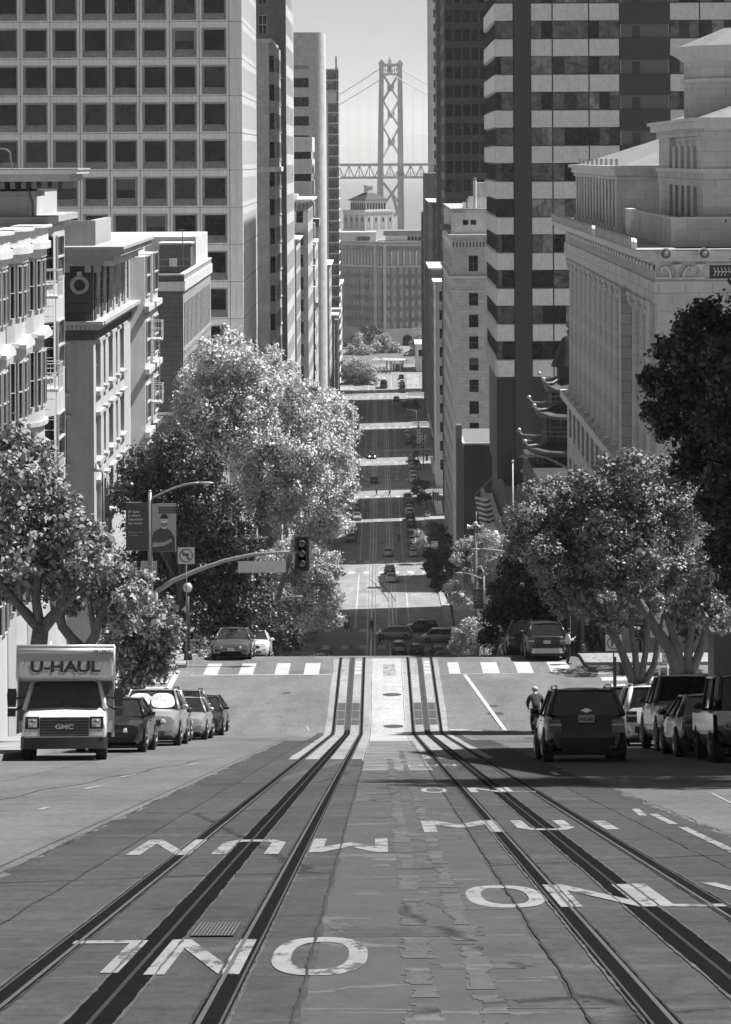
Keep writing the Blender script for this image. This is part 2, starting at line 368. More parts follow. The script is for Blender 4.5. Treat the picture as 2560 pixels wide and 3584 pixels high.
# track zone: dark asphalt near, pale slab on the crest, then darker again down the valley
def jag(x,ya,yb,amp,step=0.7,seed=1):
    r=random.Random(seed); pts=[]; y=ya; o=0
    while y<yb:
        o=0.6*o+r.uniform(-amp,amp); pts.append((x+o,y)); y+=step*(0.5+r.random())
    pts.append((x,yb)); return pts
def strip_between(name,left,right,dz,m):
    """left/right: lists of (x,y) over the same y-range; resampled to a common y list"""
    ysn=sorted({round(p[1],3) for p in left}|{round(p[1],3) for p in right}|{float(k) for k,_ in KN if left[0][1]<k<left[-1][1]})
    def at(P,y):
        for (xa,ya),(xb,yb) in zip(P,P[1:]):
            if ya<=y<=yb: return xa+(xb-xa)*(y-ya)/max(yb-ya,1e-6)
        return P[-1][0] if y>P[-1][1] else P[0][0]
    vs=[];fs=[]
    for y in ysn: vs+=[(at(left,y),y,gz(y)+dz*DK),(at(right,y),y,gz(y)+dz*DK)]
    for i in range(len(ysn)-1): fs.append((2*i,2*i+1,2*i+3,2*i+2))
    mb=MB(); mb.add(vs,fs,m); return setting(mb.build(name))
strip_between('road_patch',jag(-3.15,4,88,0.05,0.18,3),jag(3.55,4,88,0.05,0.18,4),0.004,'asphalt_mid')
strip_between('road_patch',jag(-2.45,4,102.5,0.03,0.5,5),jag(2.9,4,102.5,0.03,0.5,6),0.008,'asphalt_track')
strip_between('road_patch',jag(-2.15,62,124,0.02,1.0,7),jag(2.62,70,124,0.02,1.0,8),0.012,'slab_mid')
strip_between('road_patch',jag(-0.42,60,124.5,0.02,1.0,9),jag(0.98,78,124.5,0.02,1.0,10),0.016,'slab_light')
strip_between('road_patch',[(-2.25,345),(-2.25,950)],[(2.7,345),(2.7,950)],0.006,'slab_mid')
# streaky repaired strip down the middle: topping worn through in sideways tongues
def streakmat(name,dark,light,thr,sx,sy,cxs,hw):
    m,t,p=newmat(name); L=t.links.new; N=t.nodes.new
    tc=N('ShaderNodeTexCoord'); S=N('ShaderNodeSeparateXYZ'); L(tc.outputs['Object'],S.inputs[0])
    def noise(scale,st,det=5,dist=.4,rough=.65):
        mp=N('ShaderNodeMapping'); mp.inputs['Scale'].default_value=st; L(tc.outputs['Object'],mp.inputs[0]); n=N('ShaderNodeTexNoise'); n.inputs['Scale'].default_value=scale; n.inputs['Detail'].default_value=det; n.inputs['Distortion'].default_value=dist; n.inputs['Roughness'].default_value=rough; L(mp.outputs[0],n.inputs['Vector']); return n.outputs['Fac']
    def M(op,a,b=None):
        k=N('ShaderNodeMath'); k.operation=op
        for i,q in enumerate((a,b)):
            if q is None: continue
            if isinstance(q,(int,float)): k.inputs[i].default_value=q
            else: L(q,k.inputs[i])
        return k.outputs[0]
    n1=noise(1.0,(sx,sy,1),6,1.5,.7); n2=noise(1.0,(.9,9,1),4,.2)
    # nearness to the two long lines of the old conduit
    near=None
    for c in cxs:
        d=M('ABSOLUTE',M('SUBTRACT',S.outputs[0],c)); v=M('MAXIMUM',M('SUBTRACT',1.0,M('DIVIDE',d,hw)),0.0)
        near=v if near is None else M('MAXIMUM',near,v)
    f=M('ADD',n1,M('MULTIPLY',M('SUBTRACT',n2,.5),.35))
    r=N('ShaderNodeMapRange'); r.inputs[1].default_value=thr; r.inputs[2].default_value=thr+.035; r.inputs[3].default_value=0; r.inputs[4].default_value=1; L(f,r.inputs[0])
    edge=N('ShaderNodeMapRange'); edge.inputs[1].default_value=.0; edge.inputs[2].default_value=.02; edge.inputs[3].default_value=.55; edge.inputs[4].default_value=1; L(M('ABSOLUTE',M('SUBTRACT',f,thr+.01)),edge.inputs[0])
    mx=N('ShaderNodeMix'); L(r.outputs[0],mx.inputs[0]); mx.inputs[2].default_value=dark; mx.inputs[3].default_value=light
    g=N('ShaderNodeMapRange'); g.inputs[1].default_value=.25; g.inputs[2].default_value=.75; g.inputs[3].default_value=.78; g.inputs[4].default_value=1.22; L(noise(3,(1,.4,1),8),g.inputs[0])
    g2=N('ShaderNodeMapRange'); g2.inputs[1].default_value=.2; g2.inputs[2].default_value=.8; g2.inputs[3].default_value=.8; g2.inputs[4].default_value=1.2; L(noise(55,(1,1,1),2),g2.inputs[0])
    L(M('MULTIPLY',M('MULTIPLY',M('MULTIPLY',mx.outputs[0],g.outputs[0]),g2.outputs[0]),edge.outputs[0]),p.inputs['Base Color']); p.inputs['Roughness'].default_value=.8; p.inputs['Specular IOR Level'].default_value=.3; MATS[name]=m
streakmat('streak_near',.062,.10,.56,.55,1.0,(.20,.52),.07); streakmat('streak_far',.10,.20,.50,.45,1.2,(.20,.52),.1)
strip_between('road_patch',jag(-.38,4,52,0.012,0.35,51),jag(.90,4,52,0.012,0.35,52),0.0125,'streak_near')
strip_between('road_patch',jag(-.38,52,82,0.012,0.35,53),jag(1.0,52,86,0.012,0.35,54),0.0205,'streak_far')
r=random.Random(15); mbp=MB()
def torn(mb,cx,w,ya,yb,z,m,drop=.12,resume=.4,step=.05,amp=.35,seed=0):
    """a worn column of topping: thin sideways shreds whose ends wander"""
    r=random.Random(seed); y=ya; on=True; l=-w; q=w; 
    while y<yb:
        st=step*(1+y/18)*r.uniform(.6,1.5)
        if on and r.random()<drop: on=False
        elif not on and r.random()<resume: on=True; l=-w*r.uniform(.7,1.2); q=w*r.uniform(.7,1.2)
        l=.7*l-.3*w+r.uniform(-1,1)*w*amp; q=.7*q+.3*w+r.uniform(-1,1)*w*amp
        if on and q-l>.02: mb.add([(cx+l,y,gz(y)+z*DK),(cx+q,y,gz(y)+z*DK),(cx+q+r.uniform(-.01,.01),y+st,gz(y+st)+z*DK),(cx+l+r.uniform(-.01,.01),y+st,gz(y+st)+z*DK)],[(0,1,2,3)],m)
        y+=st
torn(mbp,.20,.075,8,62,.0215,'patch_light',.10,.45,seed=1); torn(mbp,.50,.065,8,70,.0215,'patch_light',.12,.4,seed=2)
for i in range(26):
    y=8.3+(i/26)**1.25*62; torn(mbp,r.uniform(-.1,.8),r.uniform(.15,.42),y,y+r.uniform(.12,.5)*(1+y/30),.0185,'patch_mid',.02,.6,step=.045,amp=.28,seed=50+i)
setting(mbp.build('road_patch'))
# tar joints and cracks along the slab edges
def ribbon(name,pts,w,dz,m,seed=0):
    r=random.Random(seed); vs=[];fs=[]
    for i,(x,y) in enumerate(pts):
        ww=w*r.uniform(.4,1.5)
        vs+=[(x-ww/2,y,gz(y)+dz*DK),(x+ww/2,y,gz(y)+dz*DK)]
    for i in range(len(pts)-1): fs.append((2*i,2*i+1,2*i+3,2*i+2))
    mb=MB(); mb.add(vs,fs,m); return setting(mb.build(name))
for sgn,x0 in ((-1,-0.40),(1,0.93)):
    ribbon('road_joint',jag(x0,5,124.5,0.007,0.2,20+sgn),0.015,0.030,'tar',3)
for x0,sd_ in ((-2.45,31),(2.9,32)):
    ribbon('road_joint',jag(x0,5,103,0.012,0.25,sd_),0.011,0.030,'tar',sd_)
for x0,sd_ in ((-3.15,33),(3.6,34)): ribbon('road_joint',jag(x0,5,98,0.02,0.3,sd_),0.010,0.030,'tar',sd_)
ribbon('road_joint',[(-6.0+0.35*(y-30)/6+0.1*math.sin(y),y) for y in np.arange(24,66,1.3)],0.03,0.012,'tar',40)
# ---- rails and slots
def bar(name,x0,x1,dz,m,ya=5,yb=950,h=None):
    ysn=smooth_ys(ya,yb)
    vs=[];fs=[]
    for y in ysn: vs+=[(x0,y,gz(y)+dz*DK),(x1,y,gz(y)+dz*DK)]
    for i in range(len(ysn)-1): fs.append((2*i,2*i+1,2*i+3,2*i+2))
    mb=MB(); mb.add(vs,fs,m); return mb
for tc_ in (TL,TR):
    mb=MB()
    def addbar(x0,x1,dz,m,ya,yb):
        q=bar('',x0,x1,dz,m,ya,yb); mb.add(q.v,q.f,m)
    for s in (-1,1):
        xr=tc_+s*0.5335
        addbar(xr-0.072,xr+0.072,0.022,'rail_dark',5,345.0 if False else 126)
        addbar(xr-0.045*s-0.012,xr-0.045*s+0.012,0.027,'rail_lip',5,126)
        addbar(xr+0.055*s-0.007,xr+0.055*s+0.007,0.027,'rail_steel',5,126)
        ribbon('road_joint',jag(xr+.085*s,5,103,.004,.12,int(900+xr*10)),.016,.026,'patch_light',5); ribbon('road_joint',jag(xr-.078*s,5,103,.004,.12,int(990+xr*10)),.014,.025,'tar',6)
        addbar(xr-0.05,xr+0.05,0.022,'rail_far',345,950)
    addbar(tc_-0.112,tc_+0.112,0.022,'slot_steel',5,104)
    addbar(tc_-0.125,tc_+0.125,0.022,'rail_steel',104,126)
    addbar(tc_-0.012,tc_+0.012,0.027,'sign_black',5,126)
    addbar(tc_-0.09,tc_+0.09,0.023,'rail_far',345,950)
    for q_ in (-.118,.118): ribbon('road_joint',jag(tc_+q_,5,103,.004,.14,int(700+tc_*10+q_*50)),.018,.026,'patch_light',8)
    o=mb.build('cable_car_track'); setting(o)
# crossover rails near y 2090
mb=MB()
xa=TL-.53
for off in (0.0,1.07):
    pts=[(TL-0.53+off,447),(TL+.4+off,440),(TR-0.53+off-0.5,421),(TR-.53+off,413)]
    vs=[];fs=[]
    for x,y in pts: vs+=[(x-.06,y,gz(y)+.028*DK),(x+.06,y,gz(y)+.028*DK)]
    for i in range(3): fs.append((2*i,2*i+1,2*i+3,2*i+2))
    mb.add(vs,fs,'rail_dark')
setting(mb.build('track_crossover'))
# grates and covers
def cover(x,y,rx,ry,m,dz=0.034,n=24):
    mb=MB(); mb.add([(x+rx*math.cos(2*PI*k/n),y+ry*math.sin(2*PI*k/n),gz(y+ry*math.sin(2*PI*k/n))+dz) for k in range(n)],[list(range(n))],m); return mb
for i,(px,py,wd) in enumerate([(1352,2432,60),(1356,2543,64),(2000,2371,86),(1713,2502,56),(1704,2475,40),(985,2422,26)]):
    X,Y,Z=ground_at(px,py); R_=wd/2*Y/FPX
    o=thing('manhole_cover',['round dark manhole cover in the pale slab between the tracks, upper of two','round dark manhole cover in the pale slab, lower of two, at the dip','wide round manhole cover on the right near the far crosswalk','manhole cover beside the slanting white lane line, lower one','small manhole cover beside the slanting white lane line, upper one','small pale rimmed cover in the asphalt left of the tracks'][i],'manhole cover',(X,Y,Z),group='manhole covers in the road')
    mb=cover(0,0,R_,R_,'iron_cover'); 
    n=24; vs=[(R_*math.cos(2*PI*k/n),R_*math.sin(2*PI*k/n),gz(Y+R_*math.sin(2*PI*k/n))-Z+.0125) for k in range(n)]
    q=MB(); q.add(vs,[list(range(n))],'iron_cover'); q.build('lid',o)
    q=MB(); vs2=[(1.12*a,1.12*b,gz(Y+1.12*b)-Z+.0105) for a,b,_ in vs]; q.add(vs2,[list(range(n))],'tar' if i<2 else 'rail_lip'); q.build('rim',o)
def grate(name,x0,x1,y0,y1,label,nb=10,along='x'):
    Zb=gz(y0); o=thing('drain_grate',label,'drain grate',((x0+x1)/2,y0,Zb),group='steel grates in the tracks'); cx=(x0+x1)/2
    q=MB(); q.add([(x0-cx,0,.012),(x1-cx,0,.012),(x1-cx,y1-y0,gz(y1)-Zb+.012),(x0-cx,y1-y0,gz(y1)-Zb+.012)],[(0,1,2,3)],'sign_black'); q.build('pit',o)
    q=MB()
    for k in range(nb):
        xa=x0-cx+(x1-x0)*(k+.2)/nb; xb=xa+(x1-x0)*.45/nb
        q.add([(xa,0,.014),(xb,0,.014),(xb,y1-y0,gz(y1)-Zb+.014),(xa,y1-y0,gz(y1)-Zb+.014)],[(0,1,2,3)],'mid_metal')
    q.build('bars',o)
X,Y,Z=ground_at(700,3270)
grate('g',-1.165,-0.90,ground_at(700,3275)[1],ground_at(700,3228)[1],'steel slatted grate beside the left slot above the letter N',12)
for tc_,side in ((TL,'left'),(TR,'right')):
    for j,(ya,yb) in enumerate(((105.2,106.5),(106.7,108.6),(108.8,110.6))):
        for k,(a,b) in enumerate(((-.44,-.14),(.14,.44))):
            grate('g',tc_+a,tc_+b,ya,yb,'dark ribbed track grate at the dip, %s track, %s of its slot, %s row'%(side,('left','right')[k],('nearest','middle','farthest')[j]),8)
# ---- painted markings
def mark_quad(mb,x0,x1,y0,y1,m,dz=0.018,sk=0.0):
    ysn=yrange(y0,y1); vs=[];fs=[]
    for y in ysn:
        o=sk*(y-y0)/(y1-y0); vs+=[(x0+o,y,gz(y)+dz*DK),(x1+o,y,gz(y)+dz*DK)]
    for i in range(len(ysn)-1): fs.append((2*i,2*i+1,2*i+3,2*i+2))
    mb.add(vs,fs,m)
def letter(mb, ch, px0, px1, pyt, pyb, m, flip=False, dz=0.0232):
    """one painted letter filling the road rectangle seen at those pixels"""
    X0,Yb,_=ground_at(px0,pyb); X1,_,_=ground_at(px1,pyb); _,Yt,_=ground_at(px0,pyt)
    if ch=='O':
        n=40; vs=[]
        cx=(X0+X1)/2; cy=(Yb+Yt)/2; a=(X1-X0)/2; b=(Yt-Yb)/2
        for q in (1.0,): pass
        for k in range(n):
            t=2*PI*k/n; c,s=math.cos(t),math.sin(t)
            c=math.copysign(abs(c)**.8,c); s=math.copysign(abs(s)**.8,s)
            vs.append((cx+a*c,cy+b*s)); vs.append((cx+a*.60*c,cy+b*.72*s))
        fs=[(2*k,2*((k+1)%n),2*((k+1)%n)+1,2*k+1) for k in range(n)]
        mb.add([(x,y,gz(y)+dz*DK) for x,y in vs],fs,m); return
    w=X1-X0;h=Yt-Yb; st=.22
    polys={'L':[[(0,0),(1,0),(1,.10),(st,.10),(st,1),(0,1)]],
      'N':[[(0,0),(st,0),(st,1),(0,1)],[(1-st,0),(1,0),(1,1),(1-st,1)],[(st,.72),(1-st,0.0),(1-st,.28),(st,1)]],
      'M':[[(0,0),(.17,0),(.17,1),(0,1)],[(.83,0),(1,0),(1,1),(.83,1)],[(.17,.62),(.5,.3),(.5,.62),(.17,1)],[(.5,.3),(.83,.62),(.83,1),(.5,.62)]],
      'U':[[(0,.2),(st,.2),(st,1),(0,1)],[(1-st,.2),(1,.2),(1,1),(1-st,1)],[(0,.2),(.22,0),(.78,0),(1,.2),(1-st,.24),(.7,.15),(.3,.15),(st,.24)]],
      'I':[[(0,0),(1,0),(1,1),(0,1)]],
      'Y':[[(.4,0),(.62,0),(.62,.45),(.4,.45)],[(0,1),(.4,.45),(.62,.45),(.24,1)],[(.76,1),(.4,.45),(.62,.45),(1,1)]]}[ch]
    for k,P in enumerate(polys):
        Q=[(1-u,1-v) for u,v in P] if flip else P
        mb.add([(X0+u*w,Yb+v*h,gz(Yb+v*h)+(dz+.0012*k)*DK) for u,v in Q],[list(range(len(Q)))],m)
def lettering(name,label,items,m):
    mb=MB()
    for it in items: letter(mb,*it[:5],m,*(it[5:]))
    o=mb.build(name); setting(o); o['label']=label; return o
s_=1.5764
DZN=.0235
lettering('road_lettering','letters O N L painted upside down in the left track lane',[('O',567*s_,795*s_,2081*s_,2166*s_,True),('N',298*s_,512*s_,2083*s_,2161*s_,True),('L',93,383,2083*s_,2155*s_,True)],'paint_worn')
lettering('road_lettering','letters M U N painted upside down in the left track lane',[('M',668*s_,845*s_,1862*s_,1892*s_,True),('U',452*s_,602*s_,1862*s_,1894*s_,True),('N',262*s_,404*s_,1860*s_,1894*s_,True)],'paint_worn')
lettering('road_lettering','letters O N L painted in the right track lane',[('O',1028*s_,1208*s_,1970*s_,2020*s_),('N',1228*s_,1446*s_,1970*s_,2020*s_),('L',1452*s_,1600*s_,1970*s_,2022*s_),('Y',1625*s_,1780*s_,1970*s_,2022*s_)],'paint_worn')
lettering('road_lettering','letters M U painted in the right track lane',[('M',926*s_,1104*s_,1824*s_,1850*s_),('U',1138*s_,1266*s_,1826*s_,1848*s_),('I',1330*s_,1360*s_,1829*s_,1848*s_)],'paint_worn')
lettering('road_lettering','small distant letters O N L in the right track lane',[('O',922*s_,980*s_,1751*s_,1762*s_),('N',1030*s_,1110*s_,1752*s_,1762*s_),('L',1112*s_,1175*s_,1752*s_,1762*s_)],'paint_faint')
lettering('road_lettering','faint letters on the far part of the near slope',[('M',892*s_,925*s_,1699*s_,1703*s_),('U',932*s_,960*s_,1699*s_,1703*s_),('N',970*s_,1000*s_,1699*s_,1703*s_)],'paint_faint')
mb=MB()
def seg(pxa,pya,pxb,pyb,w,m='paint_worn',dz=0.02):
    A=ground_at(pxa,pya);B=ground_at(pxb,pyb); d=Vector((B[0]-A[0],B[1]-A[1],0)); n=Vector((-d.y,d.x,0)).normalized()*w/2
    P=[(A[0]-n.x,A[1]-n.y),(A[0]+n.x,A[1]+n.y),(B[0]+n.x,B[1]+n.y),(B[0]-n.x,B[1]-n.y)]
    mb.add([(x,y,gz(y)+dz*DK) for x,y in P],[(3,2,1,0)],m)
seg(1395*s_,1803*s_,1412*s_,1818*s_,.10); seg(1435*s_,1815*s_,1480*s_,1838*s_,.10); seg(1500*s_,1845*s_,1570*s_,1880*s_,.10); seg(1572*s_,1880*s_,1640*s_,1915*s_,.10)
seg(1565*s_,1770*s_,1624*s_,1800*s_,.05,'paint_faint'); seg(1210*s_,1718*s_,1225*s_,1726*s_,.12,'paint_faint')
for a,b,c,d in ((0,1790,20,1785),(110,1745,160,1737),(350,1696,400,1690),(200,1720,240,1713)): seg((a+80)*s_*0.9,b*s_,(c+80)*s_*.9,d*s_,.09,'paint_faint')
# slanting lane line right side of the crest
seg(1020*s_,1500*s_,1108*s_,1625*s_,.17,'paint_crest'); seg(957*s_,1478*s_,968*s_,1572*s_,.02,'paint_faint')
seg(668*s_,1610*s_,672*s_,1622*s_,.12,'paint_faint'); seg(985*s_,1622*s_,1110*s_,1627*s_,.25,'paint_crest')
seg(1500,2632,1340,2716,.04,'patch_light'); seg(950,2730,1190,2658,.25,'patch_light',.02)
setting(mb.build('lane_line'))
# crest crosswalks
mb=MB()
for xa,xb in ((442,478),(515,550),(594,629),(663,698),(1478,1500) ):
    pass
YA=ground_at(1000,2357)[1]; YB=ground_at(1000,2318)[1]
print('CREST XWALK',YA,YB)
for xl,xr in ((438,470),(517,549),(597,628),(662,696)):
    X0=ground_at(xl*s_,2357)[0]; X1=ground_at(xr*s_,2357)[0]; mark_quad(mb,X0,X1,YA,YB,'paint_crest',0.014)
for xl,xr in ((985,1010),(1060,1097),(1137,1172),(1211,1257)):
    X0=ground_at(xl*s_,2357)[0]; X1=ground_at(xr*s_,2357)[0]; mark_quad(mb,X0,X1,YA,YB,'paint_crest',0.014,0.0)
for tc_ in (TL,TR):
    for k in range(4):
        mark_quad(mb,tc_+.16,tc_+.44,YA+k*1.15,YA+k*1.15+.8,'paint_crest',0.024)
    mark_quad(mb,tc_-.44,tc_-.16,YA,YB-1.2,'paint_faint',0.024)
mark_quad(mb,.1,.65,YA-.6,YB-.6,'paint_faint',0.024)
mark_quad(mb,RL+.3,-2.2,YA-.16,YA-.02,'paint_crest',0.015); mark_quad(mb,2.7,RR-.3,YA-.16,YA-.02,'paint_faint',0.015)
# crosswalks across the side street: left and right
for k in range(6):
    y0=108.2+k*2.05
    mark_quad(mb,-12.0,-9.25,y0,y0+1.0,'paint_crest',0.014)
    mark_quad(mb,9.6,13.4,y0,y0+1.0,'paint_crest',0.014)
mark_quad(mb,-9.2,-8.95,107.5,120,'paint_crest',0.015)
setting(mb.build('crosswalk'))
# distant crosswalks: two rows of squares per intersection and lane lines
mb=MB()
for (ya,yb,w) in ((357.5,361,1.0),(374.2,377.6,1.0),(455.8,459.4,1.0),(473.2,476.6,1.0),(585.5,588.5,.9),(619,622,.9),(657.5,660,.9),(675,678,.9),(748,751,.8),(765,768,.8),(854,857,.8),(874,877,.8)):
    k=0; x=RL+.9
    while x<RR-.6:
        mark_quad(mb,x,x+w,ya,yb,'paint_crest',.016); x+=2.35*w+.15
    if yb<620: mark_quad(mb,RL+.3,RR-.3,ya-.3,ya-.1,'paint_faint',.016)
for ya,yb in ((378,455),(477,584),(623,656),(679,747),(769,853),(878,945)):
    for x in (-3.6,4.1): mark_quad(mb,x-.09,x+.09,ya,yb,'paint_crest',.016)
mark_quad(mb,4.1,4.25,446,458,'paint_crest',.018,1.7); mark_quad(mb,-3.6,-3.45,378,388,'paint_crest',.018); 
mark_quad(mb,4.1,4.25,566,584,'paint_faint',.018,1.2); mark_quad(mb,4.1,4.25,642,656,'paint_faint',.018,1.4)
setting(mb.build('crosswalk'))
mb=MB()
for txt,py,x0 in (('CLEAR',2076,3.4),('KEEP',2084,3.9)):
    vs,fs=text_geo(txt); Y0=ground_at(1400,py)[1]
    mb.add([(x0+v[0]*1.25,Y0+v[1]*2.6,gz(Y0+v[1]*2.6)+.006) for v in vs],fs,'paint_crest')
for txt,py,x0 in (('CAR',2076,.8),('FOR',2084,.7)):
    vs,fs=text_geo(txt); Y0=ground_at(1400,py)[1]
    mb.add([(x0+v[0]*1.25,Y0+v[1]*2.6,gz(Y0+v[1]*2.6)+.006) for v in vs],fs,'paint_faint')
setting(mb.build('road_lettering'))
# ---- pavements with kerbs
def pavement(x0,x1,ya,yb,cl=0.0):
    ysn=smooth_ys(ya,yb); mb=MB(); vs=[];fs=[]
    for y in ysn: z=gz(y); vs+=[(x0,y,z-.05),(x0,y,z+.15),(x1,y,z+.15),(x1,y,z-.05)]
    for i in range(len(ysn)-1):
        a=4*i
        for k in range(3): fs.append((a+k,a+4+k,a+5+k,a+1+k))
    e=4*(len(ysn)-1); fs+= [(0,1,2,3),(e+3,e+2,e+1,e)]
    mb.add(vs,fs,'pave'); return setting(mb.build('pavement'))
prev=-20
for a,b in IX+[(950,1300)]:
    pavement(-13.2 if prev>0 else -13.2,RL,prev,a); pavement(RR,13.6,prev,a)
    if prev>-20 : pass
    prev=b
pavement(-60,-13.2,121,126); pavement(13.6,60,121,129); pavement(-60,-13.2,101,106); pavement(13.6,60,92,106)
# raised kerb corner ramps (tactile)
mb=MB()
for (xa,xb,ya,yb) in ((-12.3,-9.8,121.6,122.8),(9.7,12.2,121.6,122.6)):
    mb.box(xa,xb,ya,yb,gz(122)+.03,gz(122)+.165,'paint_faint')
setting(mb.build('kerb_ramp'))
# ---- bay, far shore
def watermat():
    m,t,p=newmat('water'); p.inputs['Base Color'].default_value=V(0.12); p.inputs['Roughness'].default_value=0.25
    n=t.nodes.new('ShaderNodeTexNoise'); n.inputs['Scale'].default_value=0.05; n.inputs['Detail'].default_value=6
    tc=t.nodes.new('ShaderNodeTexCoord'); mp=t.nodes.new('ShaderNodeMapping'); mp.inputs['Scale'].default_value=(1,.4,1)
    t.links.new(tc.outputs['Object'],mp.inputs[0]); t.links.new(mp.outputs[0],n.inputs['Vector'])
    b=t.nodes.new('ShaderNodeBump'); b.inputs['Strength'].default_value=.5; b.inputs['Distance'].default_value=2
    t.links.new(n.outputs['Fac'],b.inputs['Height']); t.links.new(b.outputs[0],p.inputs['Normal']); MATS['water']=m
watermat()
mb=MB(); mb.add([(-6000,1300,.5),(6000,1300,.5),(6000,11500,.5),(-6000,11500,.5)],[(0,1,2,3)],'water'); setting(mb.build('water'))
mat('hill_far',0.16,0.9,0.3,0.002)
mb=MB(); r=random.Random(8); n=90; vs=[];fs=[]
for j,(Y,hh) in enumerate(((11000,3),(11600,22),(13500,60),(16500,290),(19500,260))):
    for i in range(n+1):
        X=-5000+10000*i/n; h=hh*(0.82+.18*math.sin(i*.31+j)+.10*math.sin(i*.83+2*j)) + (hh*.05*r.random())
        vs.append((X,Y,max(h,1)))
for j in range(4):
    for i in range(n): a=j*(n+1)+i; fs.append((a,a+1,a+n+2,a+n+1))
mb.add(vs,fs,'hill_far'); setting(mb.build('hills',smooth=True))
# far-shore port buildings and cranes, low mass
mb=MB()
for i in range(120):
    X=r.uniform(-700,700); w=r.uniform(8,50); h=r.uniform(4,26); Y=r.uniform(11010,11500)
    mb.box(X,X+w,Y,Y+30,0,h,'concrete')
o=mb.build('port_skyline'); tag(o,None,None,kind='structure')
# ---- haze: one closed box, sky outside it
m=bpy.data.materials.new('haze'); m.use_nodes=True; t=m.node_tree; t.nodes.remove(t.nodes['Principled BSDF'])
vp=t.nodes.new('ShaderNodeVolumePrincipled'); vp.inputs['Color'].default_value=(1,1,1,1); vp.inputs['Density'].default_value=0.00006; vp.inputs['Anisotropy'].default_value=0.0
t.links.new(vp.outputs[0],t.nodes['Material Output'].inputs['Volume']); MATS['haze']=m
mb=MB(); mb.box(-6200,6200,-80,20500,-1.5,420,'haze'); o=mb.build('haze'); o['kind']='stuff'
o['label']='thin pale sea haze over the bay and the far end of the street'; o['category']='haze'
# ================================================================== VEHICLES
def paint(name, base, metal=0.0, rough=0.28, coat=0.6):
    mat(name, base, rough, 0.05, 2.0, coat=coat, metal=metal)
paint('paint_black',0.006); paint('paint_darkgrey',0.022,0.2); paint('paint_grey',0.14,0.4); paint('paint_silver',0.42,0.5,0.32); paint('paint_white',0.66,0,0.35)
mat('tyre',0.012,0.85,0.2,10); mat('rim',0.28,0.35,0.1,5,metal=0.8); mat('rim_dark',0.04,0.4,0.1,5,metal=0.5)
mat('plastic_black',0.018,0.6,0.2,6); mat('lamp_clear',0.5,0.1,0.3,6,spec=0.9); mat('lamp_tail',0.06,0.15,0.2,6,spec=0.8); mat('chrome',0.6,0.12,0.05,4,metal=1.0)
mat('plate_white',0.55,0.5,0.05,6); mat('shade_white',0.6,0.6,0.1,6)
glassmat('car_glass',0.018,0.03,0.02,1.0,0.9)
def emit(name, v):
    m,t,p=newmat(name); p.inputs['Base Color'].default_value=V(.7); p.inputs['Emission Color'].default_value=(1,1,1,1); p.inputs['Emission Strength'].default_value=v; MATS[name]=m
emit('lamp_on',6.0)
CARS={
 # L, W, H, belt, hood profile [(y from front, ztop)], cabin: (yf_belt, yf_roof, yr_roof, yr_belt), roof half width, wheel radius, clearance
 'sedan':dict(L=4.7,W=1.83,H=1.44,belt=.95,prof=[(0,.56),(.06,.70),(.5,.80),(1.15,.90),(1.35,.95),(3.9,.97),(4.5,.95),(4.64,.86),(4.7,.6)],cab=(1.2,1.95,3.3,4.05),rw=.58,r=.33,cl=.17),
 'coupe':dict(L=4.55,W=1.80,H=1.42,belt=.94,prof=[(0,.55),(.06,.68),(.5,.79),(1.15,.89),(1.35,.94),(3.7,.98),(4.35,1.0),(4.5,.9),(4.55,.62)],cab=(1.25,2.0,3.1,3.95),rw=.57,r=.33,cl=.16),
 'hatch':dict(L=4.2,W=1.78,H=1.5,belt=.96,prof=[(0,.58),(.05,.74),(.4,.86),(.95,.97),(1.1,1.0),(3.9,1.0),(4.12,.95),(4.2,.6)],cab=(.95,1.75,3.6,4.08),rw=.58,r=.32,cl=.17),
 'suv':dict(L=4.65,W=1.88,H=1.68,belt=1.08,prof=[(0,.66),(.05,.86),(.4,.98),(1.1,1.06),(1.25,1.09),(4.2,1.1),(4.55,1.05),(4.65,.7)],cab=(1.1,1.85,4.15,4.52),rw=.65,r=.37,cl=.22),
 'minivan':dict(L=5.1,W=1.98,H=1.76,belt=1.05,prof=[(0,.6),(.05,.76),(.4,.92),(.9,1.04),(1.0,1.07),(4.7,1.09),(5.0,1.04),(5.1,.65)],cab=(.75,1.75,4.55,4.95),rw=.74,r=.35,cl=.17),
 'cargo':dict(L=4.9,W=1.9,H=1.9,belt=1.15,prof=[(0,.6),(.05,.8),(.4,1.0),(.8,1.12),(.9,1.16),(4.7,1.17),(4.82,1.1),(4.9,.65)],cab=(.7,1.5,4.7,4.85),rw=.8,r=.34,cl=.18),
 'jeep':dict(L=4.2,W=1.86,H=1.83,belt=1.12,prof=[(0,.7),(.03,1.0),(.3,1.06),(1.2,1.1),(1.3,1.12),(4.1,1.12),(4.17,1.05),(4.2,.75)],cab=(1.4,1.65,4.0,4.15),rw=.74,r=.41,cl=.3),
 'pickup':dict(L=5.8,W=2.03,H=1.93,belt=1.22,prof=[(0,.75),(.05,1.05),(.4,1.16),(1.3,1.22),(1.4,1.24),(3.7,1.26),(3.75,1.18),(5.7,1.2),(5.8,.8)],cab=(1.35,2.0,3.45,3.7),rw=.72,r=.42,cl=.32),
}
